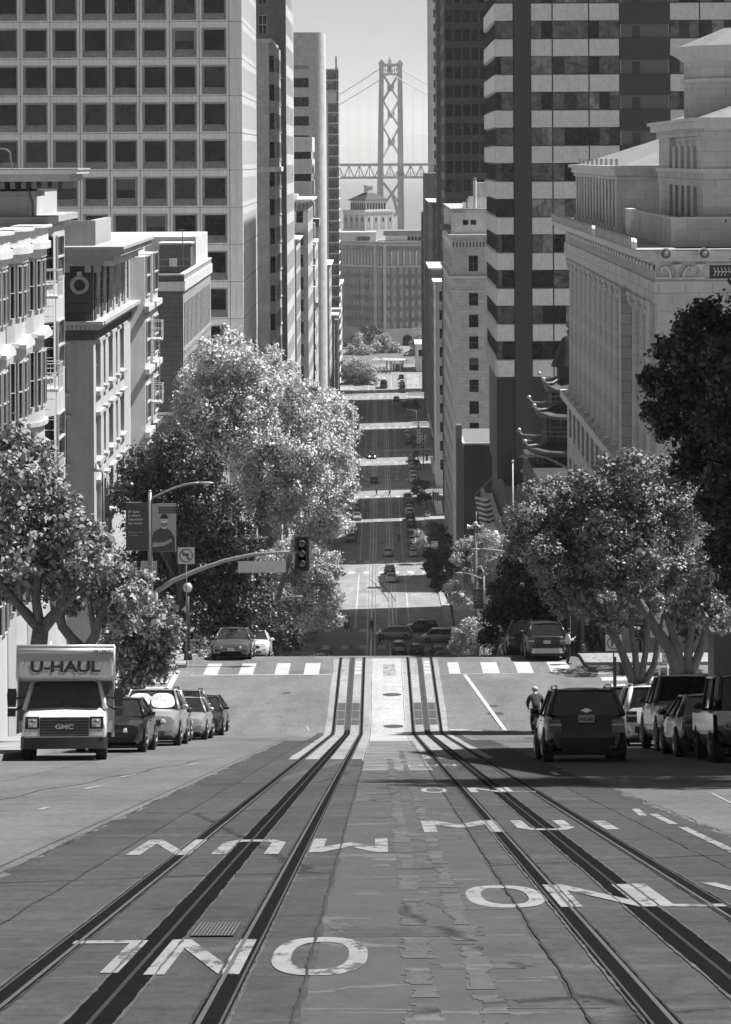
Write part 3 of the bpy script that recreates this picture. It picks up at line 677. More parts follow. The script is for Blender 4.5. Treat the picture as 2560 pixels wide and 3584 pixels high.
def body_mb(c, m):
    L,Wd,cl=c['L'],c['W']/2,c['cl']; mb=MB()
    ys=[p[0] for p in c['prof']]; ext=[]
    for (a,_),(b,_) in zip(c['prof'],c['prof'][1:]):
        ext.append(a); 
        k=max(1,int((b-a)/.5)); ext+= [a+(b-a)*i/k for i in range(1,k)]
    ys=ext+[L]
    def zt(y):
        P=c['prof']
        for (a,za),(b,zb) in zip(P,P[1:]):
            if a<=y<=b: return za+(zb-za)*(y-a)/(b-a)
        return P[-1][1]
    vs=[];n=None
    for y in ys:
        e=min(y,L-y); w=Wd*(0.80+0.20*min(1,(e/0.55))**0.45) if e<0.55 else Wd
        z=zt(y); zb=cl+(.10 if e<.15 else 0)
        half=[(0,zb),(w*.86,zb),(w*.97,zb+.12),(w,zb+.3 if z>zb+.45 else zb+.2),(w*.985,z-.16),(w*.93,z-.05),(w*.80,z),(w*.4,z+.015),(0,z+.02)]
        ring=half+[(-a,b) for a,b in half[-2:0:-1]]
        n=len(ring); vs+=[(a,y-L/2,b) for a,b in ring]
    fs=[(i*n+k,i*n+(k+1)%n,(i+1)*n+(k+1)%n,(i+1)*n+k) for i in range(len(ys)-1) for k in range(n)]
    fs=[f[::-1] for f in fs]
    fs.append(list(range(n))); fs.append([(len(ys)-1)*n+k for k in range(n)][::-1])
    mb.add(vs,fs,m); return mb
def quadgrid(a,b,c,d,inset=0.0,bulge=0.0,nrm=None):
    pass
def make_car(kind, color, front=None):
    c=CARS[kind]; L,Wd,H,bt,rw,r,cl=c['L'],c['W']/2,c['H'],c['belt'],c['rw'],c['r'],c['cl']
    root=thing({'sedan':'parked_sedan','coupe':'parked_sedan','hatch':'hatchback','suv':'sport_utility_vehicle','minivan':'minivan','cargo':'van','jeep':'off_road_vehicle','pickup':'pickup_truck'}[kind],'car','car')
    P='paint_'+color
    body_mb(c,P).build('body',root,auto=38)
    yf0,yf1,yr1,yr0=[q-L/2 for q in c['cab']]; wb=Wd*.90; zr=H-.05; zb=bt-.02
    # glass faces
    def face(name,pts,m='car_glass'):
        q=MB(); q.add(pts,[(0,1,2,3)],m); return q.build(name,root)
    face('windscreen',[(-wb,yf0,zb),(wb,yf0,zb),(rw,yf1,zr),(-rw,yf1,zr)])
    face('rear_window',[(wb,yr0,zb),(-wb,yr0,zb),(-rw,yr1,zr),(rw,yr1,zr)])
    for s in (-1,1):
        p=[(s*wb,yf0,zb),(s*wb,yr0,zb),(s*rw,yr1,zr),(s*rw,yf1,zr)]
        face('side_window',p if s>0 else p[::-1])
    # roof cap with rounded edge, pillars
    q=MB(); vs=[];xs=[-rw-.02,-rw*.8,-rw*.3,rw*.3,rw*.8,rw+.02]; yy=[yf1-.05,yf1+.12,(yf1+yr1)/2,yr1-.12,yr1+.05]
    for j,y in enumerate(yy):
        for i,x in enumerate(xs):
            z=zr-.01+(.065*(1-abs(x/rw)**3.0))*(0.25 if j in(0,4) else 1.0); vs.append((x*(.97 if j in (0,4) else 1),y,z))
    nx=6; fs=[(j*nx+i,j*nx+i+1,(j+1)*nx+i+1,(j+1)*nx+i) for j in range(4) for i in range(nx-1)]
    q.add(vs,fs,P); q.build('roof',root,smooth=True)
    pw=.045
    for s in (-1,1):
        q=MB()
        q.tube([(s*wb,yf0,zb),(s*(rw+.01),yf1,zr)],[pw,.035],P,6)
        q.tube([(s*wb,yr0,zb),(s*(rw+.01),yr1,zr)],[pw*1.6,.05],P,6)
        q.tube([(s*(rw+.015),yf1-.02,zr),(s*(rw+.015),yr1+.02,zr)],.032,P,6)
        ym=(c['cab'][0]+c['cab'][3])/2-L/2
        q.tube([(s*(wb+.004),ym,zb),(s*(rw+.01),ym,zr)],.03,'plastic_black',6)
        if kind in ('suv','minivan','cargo','jeep'):
            y2=yr1-.35; q.tube([(s*(wb+.004),y2+.12,zb),(s*(rw+.01),y2,zr)],.045,P,6)
        q.build('side_pillars',root,smooth=True)
    if kind in ('suv','minivan'):
        for s in (-1,1):
            q=MB(); q.tube([(s*(rw-.02),yf1+.25,zr+.03),(s*(rw-.02),yf1+.32,zr+.10),(s*(rw-.02),yr1-.25,zr+.10),(s*(rw-.02),yr1-.12,zr+.03)],.022,'chrome' if color in('black','white') else 'plastic_black',6); q.build('roof_rail',root,smooth=True)
    # wheels
    ax=(.17*L,.80*L)
    for a in ax:
        for s in (-1,1):
            y=a-L/2; w=thing_part('wheel',root,(s*(Wd-.10),y,r))
            q=MB(); q.tube([(-.115,0,0),(-.10,0,0),(.10,0,0),(.115,0,0)],[r*.86,r,r,r*.86],'tyre',20)
            q.build('tyre',w,auto=35)
            q=MB(); q.tube([(s*.10,0,0),(s*.122,0,0)],[r*.66,r*.62],'rim' if color!='black' else 'rim_dark',16)
            for k in range(5):
                t=2*PI*k/5; q.tube([(s*.125,0,0),(s*.13,math.cos(t)*r*.58,math.sin(t)*r*.58)],[.05,.03],'rim',5)
            q.build('rim',w)
    for a in ax:
        for s in (-1,1):
            q=MB(); n=14; R=r*1.17; vs=[(s*(Wd+.004),a-L/2+R*math.cos(PI*k/n),r+R*math.sin(PI*k/n)) for k in range(n+1)]
            q.add(vs,[list(range(n+1)) if s>0 else list(range(n+1))[::-1]],'tyre'); q.build('wheel_arch',root)
    q=MB(); q.box(-Wd*.8,Wd*.8,-L/2+.3,L/2-.3,cl-.06,cl+.02,'plastic_black'); q.build('underbody',root)
    # front
    zh=c['prof'][1][1]-.10; yF=-L/2
    big=kind in ('suv','jeep','pickup','cargo')
    hw=.22 if kind!='jeep' else .11
    for s in (-1,1):
        xo=Wd*.80
        q=MB()
        if kind=='jeep': q.cyl((s*xo*.72,yF-.03,zh-.05),.1,.05,'lamp_clear',16,'y')
        else:
            P_=[(s*(xo),yF+.12,zh-.01),(s*(xo-hw*.6),yF+.015,zh-.09),(s*(xo-hw-.14),yF-.02,zh-.07),(s*(xo-hw-.12),yF-.01,zh+.02),(s*(xo-.05),yF+.16,zh+.10)]
            q.add(P_+[(x,y+.06,z) for x,y,z in P_],[[0,1,2,3,4] if s<0 else [4,3,2,1,0]]+[(i,(i+1)%5,(i+1)%5+5,i+5) for i in range(5)],'lamp_clear')
        q.build('headlight',root)
    q=MB(); gw=Wd*.42; q.box(-gw,gw,yF-.022,yF+.03,zh-.16,zh-.0,'plastic_black')
    for k in range(4): q.box(-gw,gw,yF-.032,yF-.02,zh-.15+k*.04,zh-.14+k*.04,'chrome' if color in('silver','grey') else 'rim')
    q.build('grille',root)
    q=MB(); q.ball((0,yF-.03,zh-.08),.055,'chrome',10,(1.2,.3,.8)); q.build('emblem',root,smooth=True)
    q=MB(); q.box(-Wd*.55,Wd*.55,yF+.0,yF+.12,cl+.10,cl+.22,'plastic_black'); q.prism([(-Wd*.86,yF+.10),(-Wd*.5,yF-.035),(Wd*.5,yF-.035),(Wd*.86,yF+.10),(Wd*.8,yF+.2),(-Wd*.8,yF+.2)],cl+.22,cl+.33,P)
    q.build('front_bumper',root,auto=40)
    q=MB(); q.box(-.16,.16,yF-.055,yF-.035,cl+.24,cl+.38,'plate_white'); q.box(-.12,.12,yF-.058,yF-.055,cl+.285,cl+.335,'sign_grey'); q.build('front_plate',root)
    # rear
    yR=L/2; zt=c['prof'][-2][1]-.06; tall=kind in('suv','minivan','cargo','jeep','hatch','pickup')
    for s in (-1,1):
        q=MB(); x1=Wd*.93; x0=Wd*.62; h=.30 if tall else .15
        if kind in('jeep','pickup'): x0=Wd*.80
        q.prism([(s*x1,yR-.20),(s*x1,yR-.03),(s*x0,yR+.015),(s*x0,yR-.1)],zt-h-.02,zt-.02,'lamp_tail'); 
        q.box(s*x0,s*(x1-.03),yR-.03,yR+.018,zt-h*.55,zt-h*.40,'lamp_clear')
        q.build('tail_light',root)
    q=MB(); pz=zt-.20 if not tall else bt-.28
    q.box(-.16,.16,yR+.008,yR+.02,pz-.07,pz+.07,'plate_white'); q.box(-.13,.13,yR+.02,yR+.022,pz-.035,pz+.03,'sign_grey'); q.build('rear_plate',root)
    q=MB(); q.prism([(-Wd*.9,yR-.15),(-Wd*.6,yR+.06),(Wd*.6,yR+.06),(Wd*.9,yR-.15)],cl+.16,cl+.34,P if kind not in('suv','jeep') else 'plastic_black'); q.box(-Wd*.6,Wd*.6,yR-.05,yR+.03,cl+.02,cl+.16,'plastic_black'); q.build('rear_bumper',root,auto=40)
    # mirrors
    for s in (-1,1):
        q=MB(); q.ball((s*(Wd+.07),yf0+.42,bt+.06),.1,P,10,(1.1,.6,.75)); q.tube([(s*(wb),yf0+.44,bt-.01),(s*(Wd+.05),yf0+.42,bt+.03)],.02,'plastic_black',5); q.build('wing_mirror',root,smooth=True)
    for s in (-1,1): q=MB(); q.box(s*(Wd*.985),s*(Wd*.985+.018),(yf0+yr0)/2-.35,(yf0+yr0)/2-.2,bt-.16,bt-.13,'chrome' if color!='black' else 'plastic_black'); q.build('door_handle',root)
    if kind=='pickup':
        q=MB(); q.box(-Wd*.8,Wd*.8,yr0+.15,yR-.1,bt-.4,bt-.03,'plastic_black'); q.build('bed_cover',root)
    if kind=='jeep':
        q=MB(); q.tube([(0,yR+.02,1.0),(0,yR+.2,1.0)],[.38,.38],'tyre',20); q.build('spare_wheel',root,auto=35)
    return root
def thing_part(name,parent,loc):
    o=bpy.data.objects.new(name,None); COL.objects.link(o); o.parent=parent; o.location=loc; o.empty_display_size=.1; return o
PROTO={}
def put_car(kind,color,X,Y,label,group=None,away=False,yaw=0.0,cat=None,name=None,z=None,pitch=None,sc=1.0):
    key=(kind,color)
    if key not in PROTO: PROTO[key]=[make_car(kind,color),False]
    pr,used=PROTO[key]
    L=CARS[kind]['L']*sc
    yc=Y+L/2 if abs(math.sin(yaw))<.5 else Y
    th=slope(yc) if pitch is None else pitch
    zc=gz(yc) if z is None else z
    R_=Matrix.Rotation(th,4,'X') @ Matrix.Rotation((PI if away else 0)+yaw,4,'Z')
    if used: o=copy_tree(pr)
    else: o=pr; PROTO[key][1]=True
    o.rotation_euler=R_.to_euler(); o.location=(X,yc,zc); o.scale=(sc,sc,sc)
    if name: o.name=name
    tag(o,label,cat or {'suv':'car','sedan':'car','coupe':'car','hatch':'car','minivan':'minivan','cargo':'van','jeep':'off-road car','pickup':'pickup truck'}[kind],group)
    if group is None and 'group' in o: del o['group']
    return o
# ---- near right, seen from behind
GR='cars parked along the right kerb near the camera'
blk=put_car('suv','black',4.42,57.6,'black SUV driving away downhill beside the parked cars, its tail in deep shade',away=True,sc=.94)
jp=put_car('jeep','black',7.95,56.3,'tall boxy off-road car cut off by the right edge of the photo',GR,away=True)
put_car('sedan','darkgrey',7.75,61.4,'dark glossy sedan parked between the boxy off-road car and the pickup truck',GR,away=True)
put_car('pickup','grey',8.0,67.0,'grey crew cab pickup truck parked under the right trees',GR,away=True)
put_car('suv','white',7.7,74.5,'pale SUV with roof rails parked ahead of the grey pickup truck',GR,away=True)
put_car('suv','darkgrey',7.6,80.6,'dark SUV parked farthest down in the row, behind the black SUV roof',GR,away=True)
q=MB(); yR=CARS['jeep']['L']/2; q.box(-.88,.88,yR+.002,yR+.03,.78,1.08,'paint_silver'); q.build('rear_panel',jp); q=MB(); q.box(.932,.945,-1.9,1.9,.62,1.02,'paint_silver'); q.build('side_panel',jp)
# plates with writing, on the two nearest
def add_plate(root,txt,x,y,z,w=.36):
    old=[c for c in root.children if c.name.startswith('rear_plate')][0]; bpy.data.objects.remove(old)
    q=MB(); q.T=Matrix.Translation((x,y,z))@Matrix.Rotation(PI,4,'Z')
    q.box(-w/2,w/2,-.012,0,-.085,.085,'plate_white'); add_text(q,txt,0,-.014,-.055,.085,'sign_black',width=w*.86,bold=.02,center=True); add_text(q,'California',0,-.014,.045,.028,'sign_grey',center=True)
    q.build('rear_plate',root)
add_plate(blk,'9HEG482',0,CARS['suv']['L']/2+.03,.98); add_plate(jp,'8LG531',-.55 if False else .55,CARS['jeep']['L']/2+.03,.78)
q=MB(); yR=CARS['suv']['L']/2; q.prism([(-.12,-.02),(-.05,-.02),(-.05,-.045),(.05,-.045),(.05,-.02),(.12,-.02),(.10,.02),(.05,.02),(.05,.045),(-.05,.045),(-.05,.02),(-.10,.02)],yR+.01,yR+.03,'chrome','y')
q.v=[(a,b,c+1.17) for a,b,c in q.v]; q.build('rear_emblem',blk)
# ---- near left, facing us
GL='cars parked along the left kerb behind the truck'
put_car('sedan','black',-7.15,70.3,'glossy black sedan parked right behind the white box truck',GL)
bm=put_car('suv','silver',-6.95,79.6,'light silver SUV with a patterned white sunshade behind its windscreen',GL)
q=MB(); c=CARS['suv']; yf0=c['cab'][0]-c['L']/2; yf1=c['cab'][1]-c['L']/2
def ws(u,v,off=.012):
    wb=c['W']/2*.9; x=(wb+(c['rw']-wb)*v)*u; y=yf0+(yf1-yf0)*v; z=c['belt']-.02+(c['H']-.05-c['belt']+.02)*v
    return (x,y-off,z+off*.6)
for a,b in ((-.92,-.05),(.0,.92)):
    pts=[]
    for k in range(18):
        t=2*PI*k/18; u=(a+b)/2+(b-a)/2*math.copysign(abs(math.cos(t))**.6,math.cos(t)); v=.46+.38*math.copysign(abs(math.sin(t))**.7,math.sin(t)); pts.append(ws(u,v))
    q.add(pts,[list(range(18))],'shade_white')
rr=random.Random(3)
for k in range(11):
    u0=rr.uniform(-.7,.7); v0=rr.uniform(.25,.7); a0=rr.uniform(0,PI)
    for s in (-1,1):
        pts=[ws(u0+s*.09*math.cos(t)*.7+s*.07,v0+.11*math.sin(t),.018) for t in (0,1.2,2.4,3.6,4.8)]
        q.add(pts,[list(range(5)) if s>0 else list(range(5))[::-1]],'sign_grey')
q.build('sunshade',bm)
put_car('hatch','darkgrey',-7.15,85.0,'dark hatchback squeezed between the silver SUV and the silver sedan',GL)
put_car('sedan','silver',-6.82,90.3,'silver sedan with a chrome grille parked near the end of the left row',GL)
put_car('suv','grey',-7.25,95.2,'grey SUV with roof rails behind the silver sedan',GL)
put_car('sedan','darkgrey',-6.85,100.3,'dark sedan last in the left row, closest to the crossing',GL)
# ---- crest left and right
GC='cars parked just past the crest'
put_car('sedan','grey',-6.9,123.6,'grey sedan facing the camera at the left of the crest',GC,sc=.99)
put_car('hatch','white',-6.3,130.5,'white hatchback half hidden behind the grey sedan on the crest',GC)
o=put_car('suv','darkgrey',7.6,122.6,'dark SUV with a pale rear bumper on the crest, seen from behind',GC,away=True)
q=MB(); c=CARS['suv']; yR=c['L']/2; q.prism([(-.72,yR-.02),(-.55,yR+.075),(.55,yR+.075),(.72,yR-.02)],.3,.52,'paint_silver'); q.build('bumper_guard',o)
q=MB(); q.tube([(-.75,yR+.02,1.0),(-.4,yR+.03,1.06),(.4,yR+.03,1.06),(.75,yR+.02,1.0)],.02,'chrome',6); q.build('chrome_trim',o)
put_car('suv','black',7.0,128.5,'black SUV parked beyond the dark SUV on the crest',GC,away=True)
put_car('sedan','grey',6.9,134.5,'grey car dropping below the crest left of the black SUV',GC,away=True)
# ---- beyond the crest, left row
GV='cars parked down the hill beyond the crest, left side'
for i,(k,cl_,y,lb) in enumerate((('sedan','white',238,'white sedan peeking over the crest left of the tracks'),('sedan','darkgrey',252,'dark sedan just beyond the white sedan over the crest'),('suv','darkgrey',266,'dark SUV over the crest, third in the left row'),
        ('sedan','black',281,'black sedan over the crest, fourth in the left row'),('suv','grey',296,'grey SUV over the crest, fifth in the left row'),('sedan','darkgrey',313,'dark sedan over the crest, second from the far end of the left row'),('suv','darkgrey',330,'dark SUV at the far end of the left row before the crossing'))):
    put_car(k,cl_,-7.0,y,lb,GV)
GV2='cars parked down the hill beyond the crest, right side'
for k,cl_,x,y,lb in (('sedan','white',7.7,282,'white car whose roof shows over the crest on the right'),('suv','darkgrey',7.6,312,'dark SUV behind the bright bush over the crest'),('sedan','silver',7.5,326,'silver sedan over the crest on the right'),('suv','black',7.2,340,'black SUV parked nearest the crossing on the right')):
    put_car(k,cl_,x,y,lb,GV2,away=True)
# ---- the crossing with the one-way street
put_car('suv','silver',2.45,351.0,'silver SUV with its brake lights on, waiting at the crossing',away=True)
put_car('hatch','black',4.75,349.5,'black hatchback waiting right of the silver SUV at the crossing',away=True)
put_car('minivan','silver',pix(1362,2200,367).x,367,'silver minivan crossing to the left in front of the waiting cars',yaw=-PI/2)
put_car('suv','black',pix(1457,2200,374).x,374,'black SUV crossing to the left behind the silver minivan',yaw=-PI/2)
put_car('cargo','silver',pix(1520,2200,363.5).x,363.5,'pale grey van crossing to the left behind the silver minivan tail',yaw=-PI/2)
put_car('suv','darkgrey',9.6,463,'dark car nosing out from under the trees at the second crossing',yaw=-PI/2,cat='car')
# ---- moving traffic further on
def at_px(kind,color,px,py,label,group=None,away=False,**k):
    X,Y,Z=ground_at(px,py); return put_car(kind,color,X,Y,label,group,away,**k)
at_px('sedan','silver',1355,2041,'silver car rolling down the right track in the sunlit block',None,True)
at_px('suv','black',1349,2016,'dark car right ahead of the silver car in the sunlit block',None,True)
at_px('sedan','silver',1344,1950,'silver sedan in the shade after the second crossing, on the right track',None,True)
o=at_px('suv','black',1292,1607,'dark SUV coming uphill with its headlights on')
for c in list(o.children):
    if c.name.startswith('headlight'):
        q=MB(); q.ball((c.data.vertices[0].co.x*.85,-CARS['suv']['L']/2-.04,.72),.13,'lamp_on',10); q.build('lit_headlight',o)
at_px('suv','darkgrey',1297,1694,'dark SUV just past the two pedestrians, on the left track',None,True)
at_px('sedan','black',1379,1406,'dark car turning in the sunlight left of the dark round tree')
GF='cars parked along the far left kerb'
fl=[('suv','grey',1216,1899,'bright bonnet'),('sedan','darkgrey',1219,1884,''),('suv','silver',1222,1868,''),('sedan','silver',1236,1822,''),('sedan','grey',1234,1806,''),('suv','darkgrey',1231,1792,''),
    ('suv','darkgrey',1229,1557,''),('sedan','white',1231,1530,''),('suv','black',1233,1516,''),('suv','darkgrey',1235,1500,'')]
nm={'white':'white','silver':'silver','grey':'grey','darkgrey':'dark grey','black':'black'}; kn={'suv':'SUV','sedan':'sedan','hatch':'hatchback','pickup':'pickup truck','cargo':'van'}
ordw=['nearest','second','third','fourth','fifth','sixth','seventh','eighth','ninth','tenth','eleventh','twelfth','thirteenth','fourteenth','fifteenth','sixteenth','seventeenth','eighteenth','nineteenth','twentieth','twenty-first','twenty-second','twenty-third','twenty-fourth']
for i,(k,c_,px,py,_) in enumerate(fl):
    at_px(k,c_,px,py,'%s %s, %s in the distant row along the left kerb'%(nm[c_],kn[k],ordw[i]),GF)
GF2='cars parked along the far right kerb'
fr=[('sedan','silver',1434,1952),('suv','silver',1432,1927),('sedan','darkgrey',1430,1908),('suv','darkgrey',1427,1888),('suv','black',1428,1853),('suv','black',1424,1825),('suv','white',1422,1811),('sedan','darkgrey',1421,1795),('sedan','black',1420,1771),('suv','grey',1415,1757),
    ('sedan','white',1436,1691),('suv','white',1435,1676),('sedan','darkgrey',1433,1658),('sedan','silver',1432,1644),('suv','darkgrey',1431,1633),('suv','black',1430,1620),
    ('pickup','darkgrey',1421,1558),('suv','white',1415,1532),('suv','darkgrey',1406,1425),('sedan','black',1402,1376),('suv','darkgrey',1401,1364),('suv','grey',1400,1354),('sedan','white',1398,1345),('suv','darkgrey',1397,1330)]
for i,(k,c_,px,py) in enumerate(fr):
    at_px(k,c_,px,py,'%s %s, %s in the distant row along the right kerb'%(nm[c_],kn[k],ordw[i]),GF2,True)
# ---- box truck
def box_truck(X,Y):
    L=5.75; root=thing('box_truck','white rental box truck with U-HAUL over the cab, parked facing the camera','box truck',(X,Y,gz(Y)))
    root.rotation_euler=(Matrix.Rotation(slope(Y+2),4,'X')@Matrix.Rotation(.10,4,'Z')).to_euler()
    # cargo box with overcab bow
    q=MB(); q.prism([(1.55,.62),(5.7,.62),(5.7,2.62),(.75,2.62),(.45,2.50),(.42,1.93),(1.55,1.80)],-1.11,1.11,'white_paint','x')
    q.build('cargo_box',root,auto=30)
    q=MB(); q.box(-1.11,1.11,.38,.418,2.43,2.56,'light_metal')
    q.tube([(-1.12,.42,2.6),(1.12,.42,2.6)],.045,'light_metal',8)
    for s in (-1,1):
        q.tube([(s*1.115,.46,2.62),(s*1.115,.46,1.9),(s*1.115,1.56,1.78),(s*1.115,1.56,.6)],.035,'light_metal',6); q.tube([(s*1.115,.5,2.62),(s*1.115,5.7,2.62)],.03,'light_metal',6)
        for k in range(12): q.ball((s*1.12,.9+k*.4,2.52),.018,'grey_metal',6)
    for k in range(18): q.ball((-1.1+k*.13,.375,2.40),.012,'grey_metal',6)
    q.build('trim_rail',root,smooth=True)
    q=MB(); q.box(-1.07,1.07,.40,.4175,1.93,2.42,'sign_grey'); q.build('lower_panel',root)
    q=MB(); add_text(q,'U-HAUL',0,.392,2.02,.24,'sign_black',width=1.62,bold=.035,center=True); q.build('lettering',root)
    q=MB(); add_text(q,'TM 1386 S',.62,.372,2.46,.065,'sign_black',bold=.01); q.build('lettering',root)
    # grey panel between cab and box
    q=MB(); q.box(-1.10,1.10,1.5,1.548,.9,1.86,'concrete_dark'); q.build('bulkhead',root)
    # cab lower body: bonnet, wings
    secs=[(0.0,.93,.50,.96,.86),(.08,.95,.44,1.04,.9),(.45,.98,.42,1.12,.93),(.95,.99,.42,1.20,.95),(1.6,.99,.42,1.24,.96),(2.6,.99,.42,1.26,.97)]
    vs=[]
    for y,w,zb,zt,k in secs:
        half=[(0,zb),(w*.93,zb),(w,zb+.15),(w,zt-.2),(w*.96,zt-.08),(w*.84,zt),(0,zt+.03)]
        ring=half+[(-a,b) for a,b in half[-2:0:-1]]; n=len(ring); vs+=[(a,y,b) for a,b in ring]
    fs=[(i*n+k,(i+1)*n+k,(i+1)*n+(k+1)%n,i*n+(k+1)%n) for i in range(len(secs)-1) for k in range(n)]+[list(range(n)),[(len(secs)-1)*n+k for k in range(n)][::-1]]
    q=MB(); q.add(vs,fs,'paint_white'); q.build('cab_body',root,auto=40)
    # cab upper
    w0,w1=.93,.76; z0,z1=1.2,1.84; ya,yb=.85,1.42
    q=MB(); q.add([(-w0,ya,z0),(w0,ya,z0),(w1,yb,z1),(-w1,yb,z1)],[(0,1,2,3)],'car_glass'); q.build('windscreen',root)
    for s in (-1,1):
        q=MB(); q.add([(s*w0,ya+.1,z0),(s*w0,2.2,z0),(s*w1,2.2,z1),(s*w1,yb+.05,z1)],[(0,1,2,3) if s>0 else (3,2,1,0)],'car_glass'); q.build('side_window',root)
    for s in (-1,1):
        q=MB()
        q.tube([(s*(w0+.01),ya-.03,z0-.03),(s*(w1+.01),yb-.02,z1)],[.06,.05],'paint_white',8); q.build('front_pillar',root,smooth=True); q=MB()
        q.tube([(s*(w0+.01),2.2,z0-.03),(s*(w1+.01),2.2,z1)],.07,'paint_white',8)
        q.build('rear_pillar',root,smooth=True)
    q=MB(); vs=[];xs=[-w1-.05,-w1*.85,-.3,.3,w1*.85,w1+.05]
    for j,(y,dz) in enumerate(((yb-.10,-.03),(yb+.0,.05),(yb+.3,.09),(2.4,.09))):
        for x in xs: vs.append((x,y,z1+dz-(.07 if abs(x)>w1 else 0)))
    q.add(vs,[(j*6+i,j*6+i+1,(j+1)*6+i+1,(j+1)*6+i) for j in range(3) for i in range(5)],'paint_white'); q.build('roof',root,smooth=True)
    for k in range(5): 
        q=MB(); q.ball((-.5+k*.25,yb+.02,z1+.055),.03,'lamp_clear',8,(1.4,1,.6)); q.build('marker_lamp',root,smooth=True)
    # seats glimpsed behind the glass are just its dark tone; wipers
    for s in (-1,1):
        q=MB(); q.tube([(s*.35-.35,ya-.035,z0+.02),(s*.35+.1,ya+.0,z0+.05),(s*.35+.3,ya+.0,z0+.03)],.013,'black_metal',5); q.build('wiper',root)
    q=MB(); q.prism([(-.88,.70),(.88,.70),(.62,1.04),(-.62,1.04)] if False else [(-.56,.55),(.56,.55),(.56,.985),(-.56,.985)],-.035,.02,'plastic_black','y')
    for k in range(6): q.box(-.54,.54,-.042,-.03,.58+k*.065,.592+k*.065,'mid_metal')
    add_text(q,'GMC',0,-.05,.72,.10,'chrome',width=.42,bold=.04,center=True)
    q.build('grille',root)
    for s in (-1,1):
        q=MB(); q.box(s*.58,s*.90,-.03,.04,.72,1.0,'plastic_black'); q.box(s*.63,s*.83,-.045,-.02,.76,.95,'lamp_clear'); q.ball((s*.73,-.04,.855),.075,'chrome',12,(1,.35,1)); q.build('headlight',root)
        q=MB(); q.box(s*.58,s*.92,-.02,.05,.58,.68,'lamp_clear'); q.build('side_marker',root)
    q=MB(); q.prism([(-1.0,.14),(-.92,-.04),(-.7,-.14),(.7,-.14),(.92,-.04),(1.0,.14),(1.0,.4),(-1.0,.4)],.27,.53,'plastic_black'); q.build('front_bumper',root,auto=40)
    q=MB(); q.box(-.9,.9,-.10,.02,.525,.55,'chrome'); q.build('bumper_trim',root)
    for y in (.95,4.4):
        for s in (-1,1):
            w=thing_part('wheel',root,(s*.86,y,.37)); q=MB(); q.tube([(-.13,0,0),(-.11,0,0),(.11,0,0),(.13,0,0)],[.32,.37,.37,.32],'tyre',24); q.build('tyre',w,auto=35)
            q=MB(); q.tube([(s*.11,0,0),(s*.14,0,0)],[.22,.19],'rim',16); q.build('rim',w)
    q=MB()
    for s in (-1,1):
        n=14; vs=[(s*(.995),.95+.46*math.cos(PI*k/n),.37+.46*math.sin(PI*k/n)) for k in range(n+1)]; q.add(vs,[list(range(n+1)) if s>0 else list(range(n+1))[::-1]],'tyre')
    q.build('wheel_arch',root)
    q=MB(); q.box(-.8,.8,.5,5.5,.3,.45,'plastic_black'); q.box(-1.1,1.1,5.55,5.75,.4,.62,'plastic_black'); q.build('chassis',root)
    for s in (-1,1):
        q=MB(); q.prism([(s*1.15,1.22),(s*1.34,1.22),(s*1.36,1.5),(s*1.34,1.64),(s*1.15,1.64),(s*1.13,1.5)],.80,.92,'plastic_black','y'); q.prism([(s*1.15,1.0),(s*1.34,1.0),(s*1.34,1.19),(s*1.15,1.19)],.80,.92,'plastic_black','y')
        q.tube([(s*.95,1.05,1.28),(s*1.2,.88,1.12)],.025,'plastic_black',6); q.tube([(s*.95,1.05,1.45),(s*1.2,.88,1.4)],.025,'plastic_black',6)
        q.build('wing_mirror',root)
    return root
box_truck(-7.32,61.9)
# ---- cable car
def cable_car(X,Y):
    root=thing('cable_car','old cable car with a raised clerestory roof climbing away in the sun','cable car',(X,Y,gz(Y)))
    W2=1.2
    q=MB(); q.box(-W2,W2,0,8.4,.35,.75,'dark_metal'); q.box(-W2,W2,2.3,8.0,.75,1.45,'paint_grey'); q.box(-W2,W2,0,.12,.75,1.5,'paint_grey'); q.build('body',root)
    q=MB()
    for s in (-1,1):
        for k in range(9): q.tube([(s*1.15,.1+k*1.0,.7),(s*1.15,.1+k*1.0,2.6)],.05,'dark_metal',6)
    q.build('posts',root)
    for s in (-1,1):
        q=MB(); q.box(s*1.14,s*1.17,2.5,7.9,1.5,2.3,'glass'); q.build('window_band',root)
    q=MB(); q.box(-1.0,1.0,2.3,2.34,.75,2.4,'glass'); q.box(-.9,.9,.05,.08,1.5,2.3,'glass'); q.build('end_window',root)
    q=MB(); q.prism([(-1.35,2.6),(1.35,2.6),(1.2,2.78),(.7,2.86),(-.7,2.86),(-1.2,2.78)],-.3,8.7,'roof_grey','y'); q.build('roof',root,auto=30)
    q=MB(); q.prism([(-.6,2.86),(.6,2.86),(.55,3.15),(.3,3.22),(-.3,3.22),(-.55,3.15)],.3,8.1,'roof_white','y'); q.build('clerestory',root,auto=30)
    q=MB(); q.ball((0,-.05,1.1),.14,'lamp_clear',10); q.build('headlamp',root)
    for y in (1.4,6.8):
        for s in (-1,1):
            q=MB(); q.cyl((s*.53-.05,y,.3),.28,.1,'tyre',14,'x'); q.build('wheel',root)
cable_car(ground_at(1335,1361)[0],ground_at(1335,1361)[1])
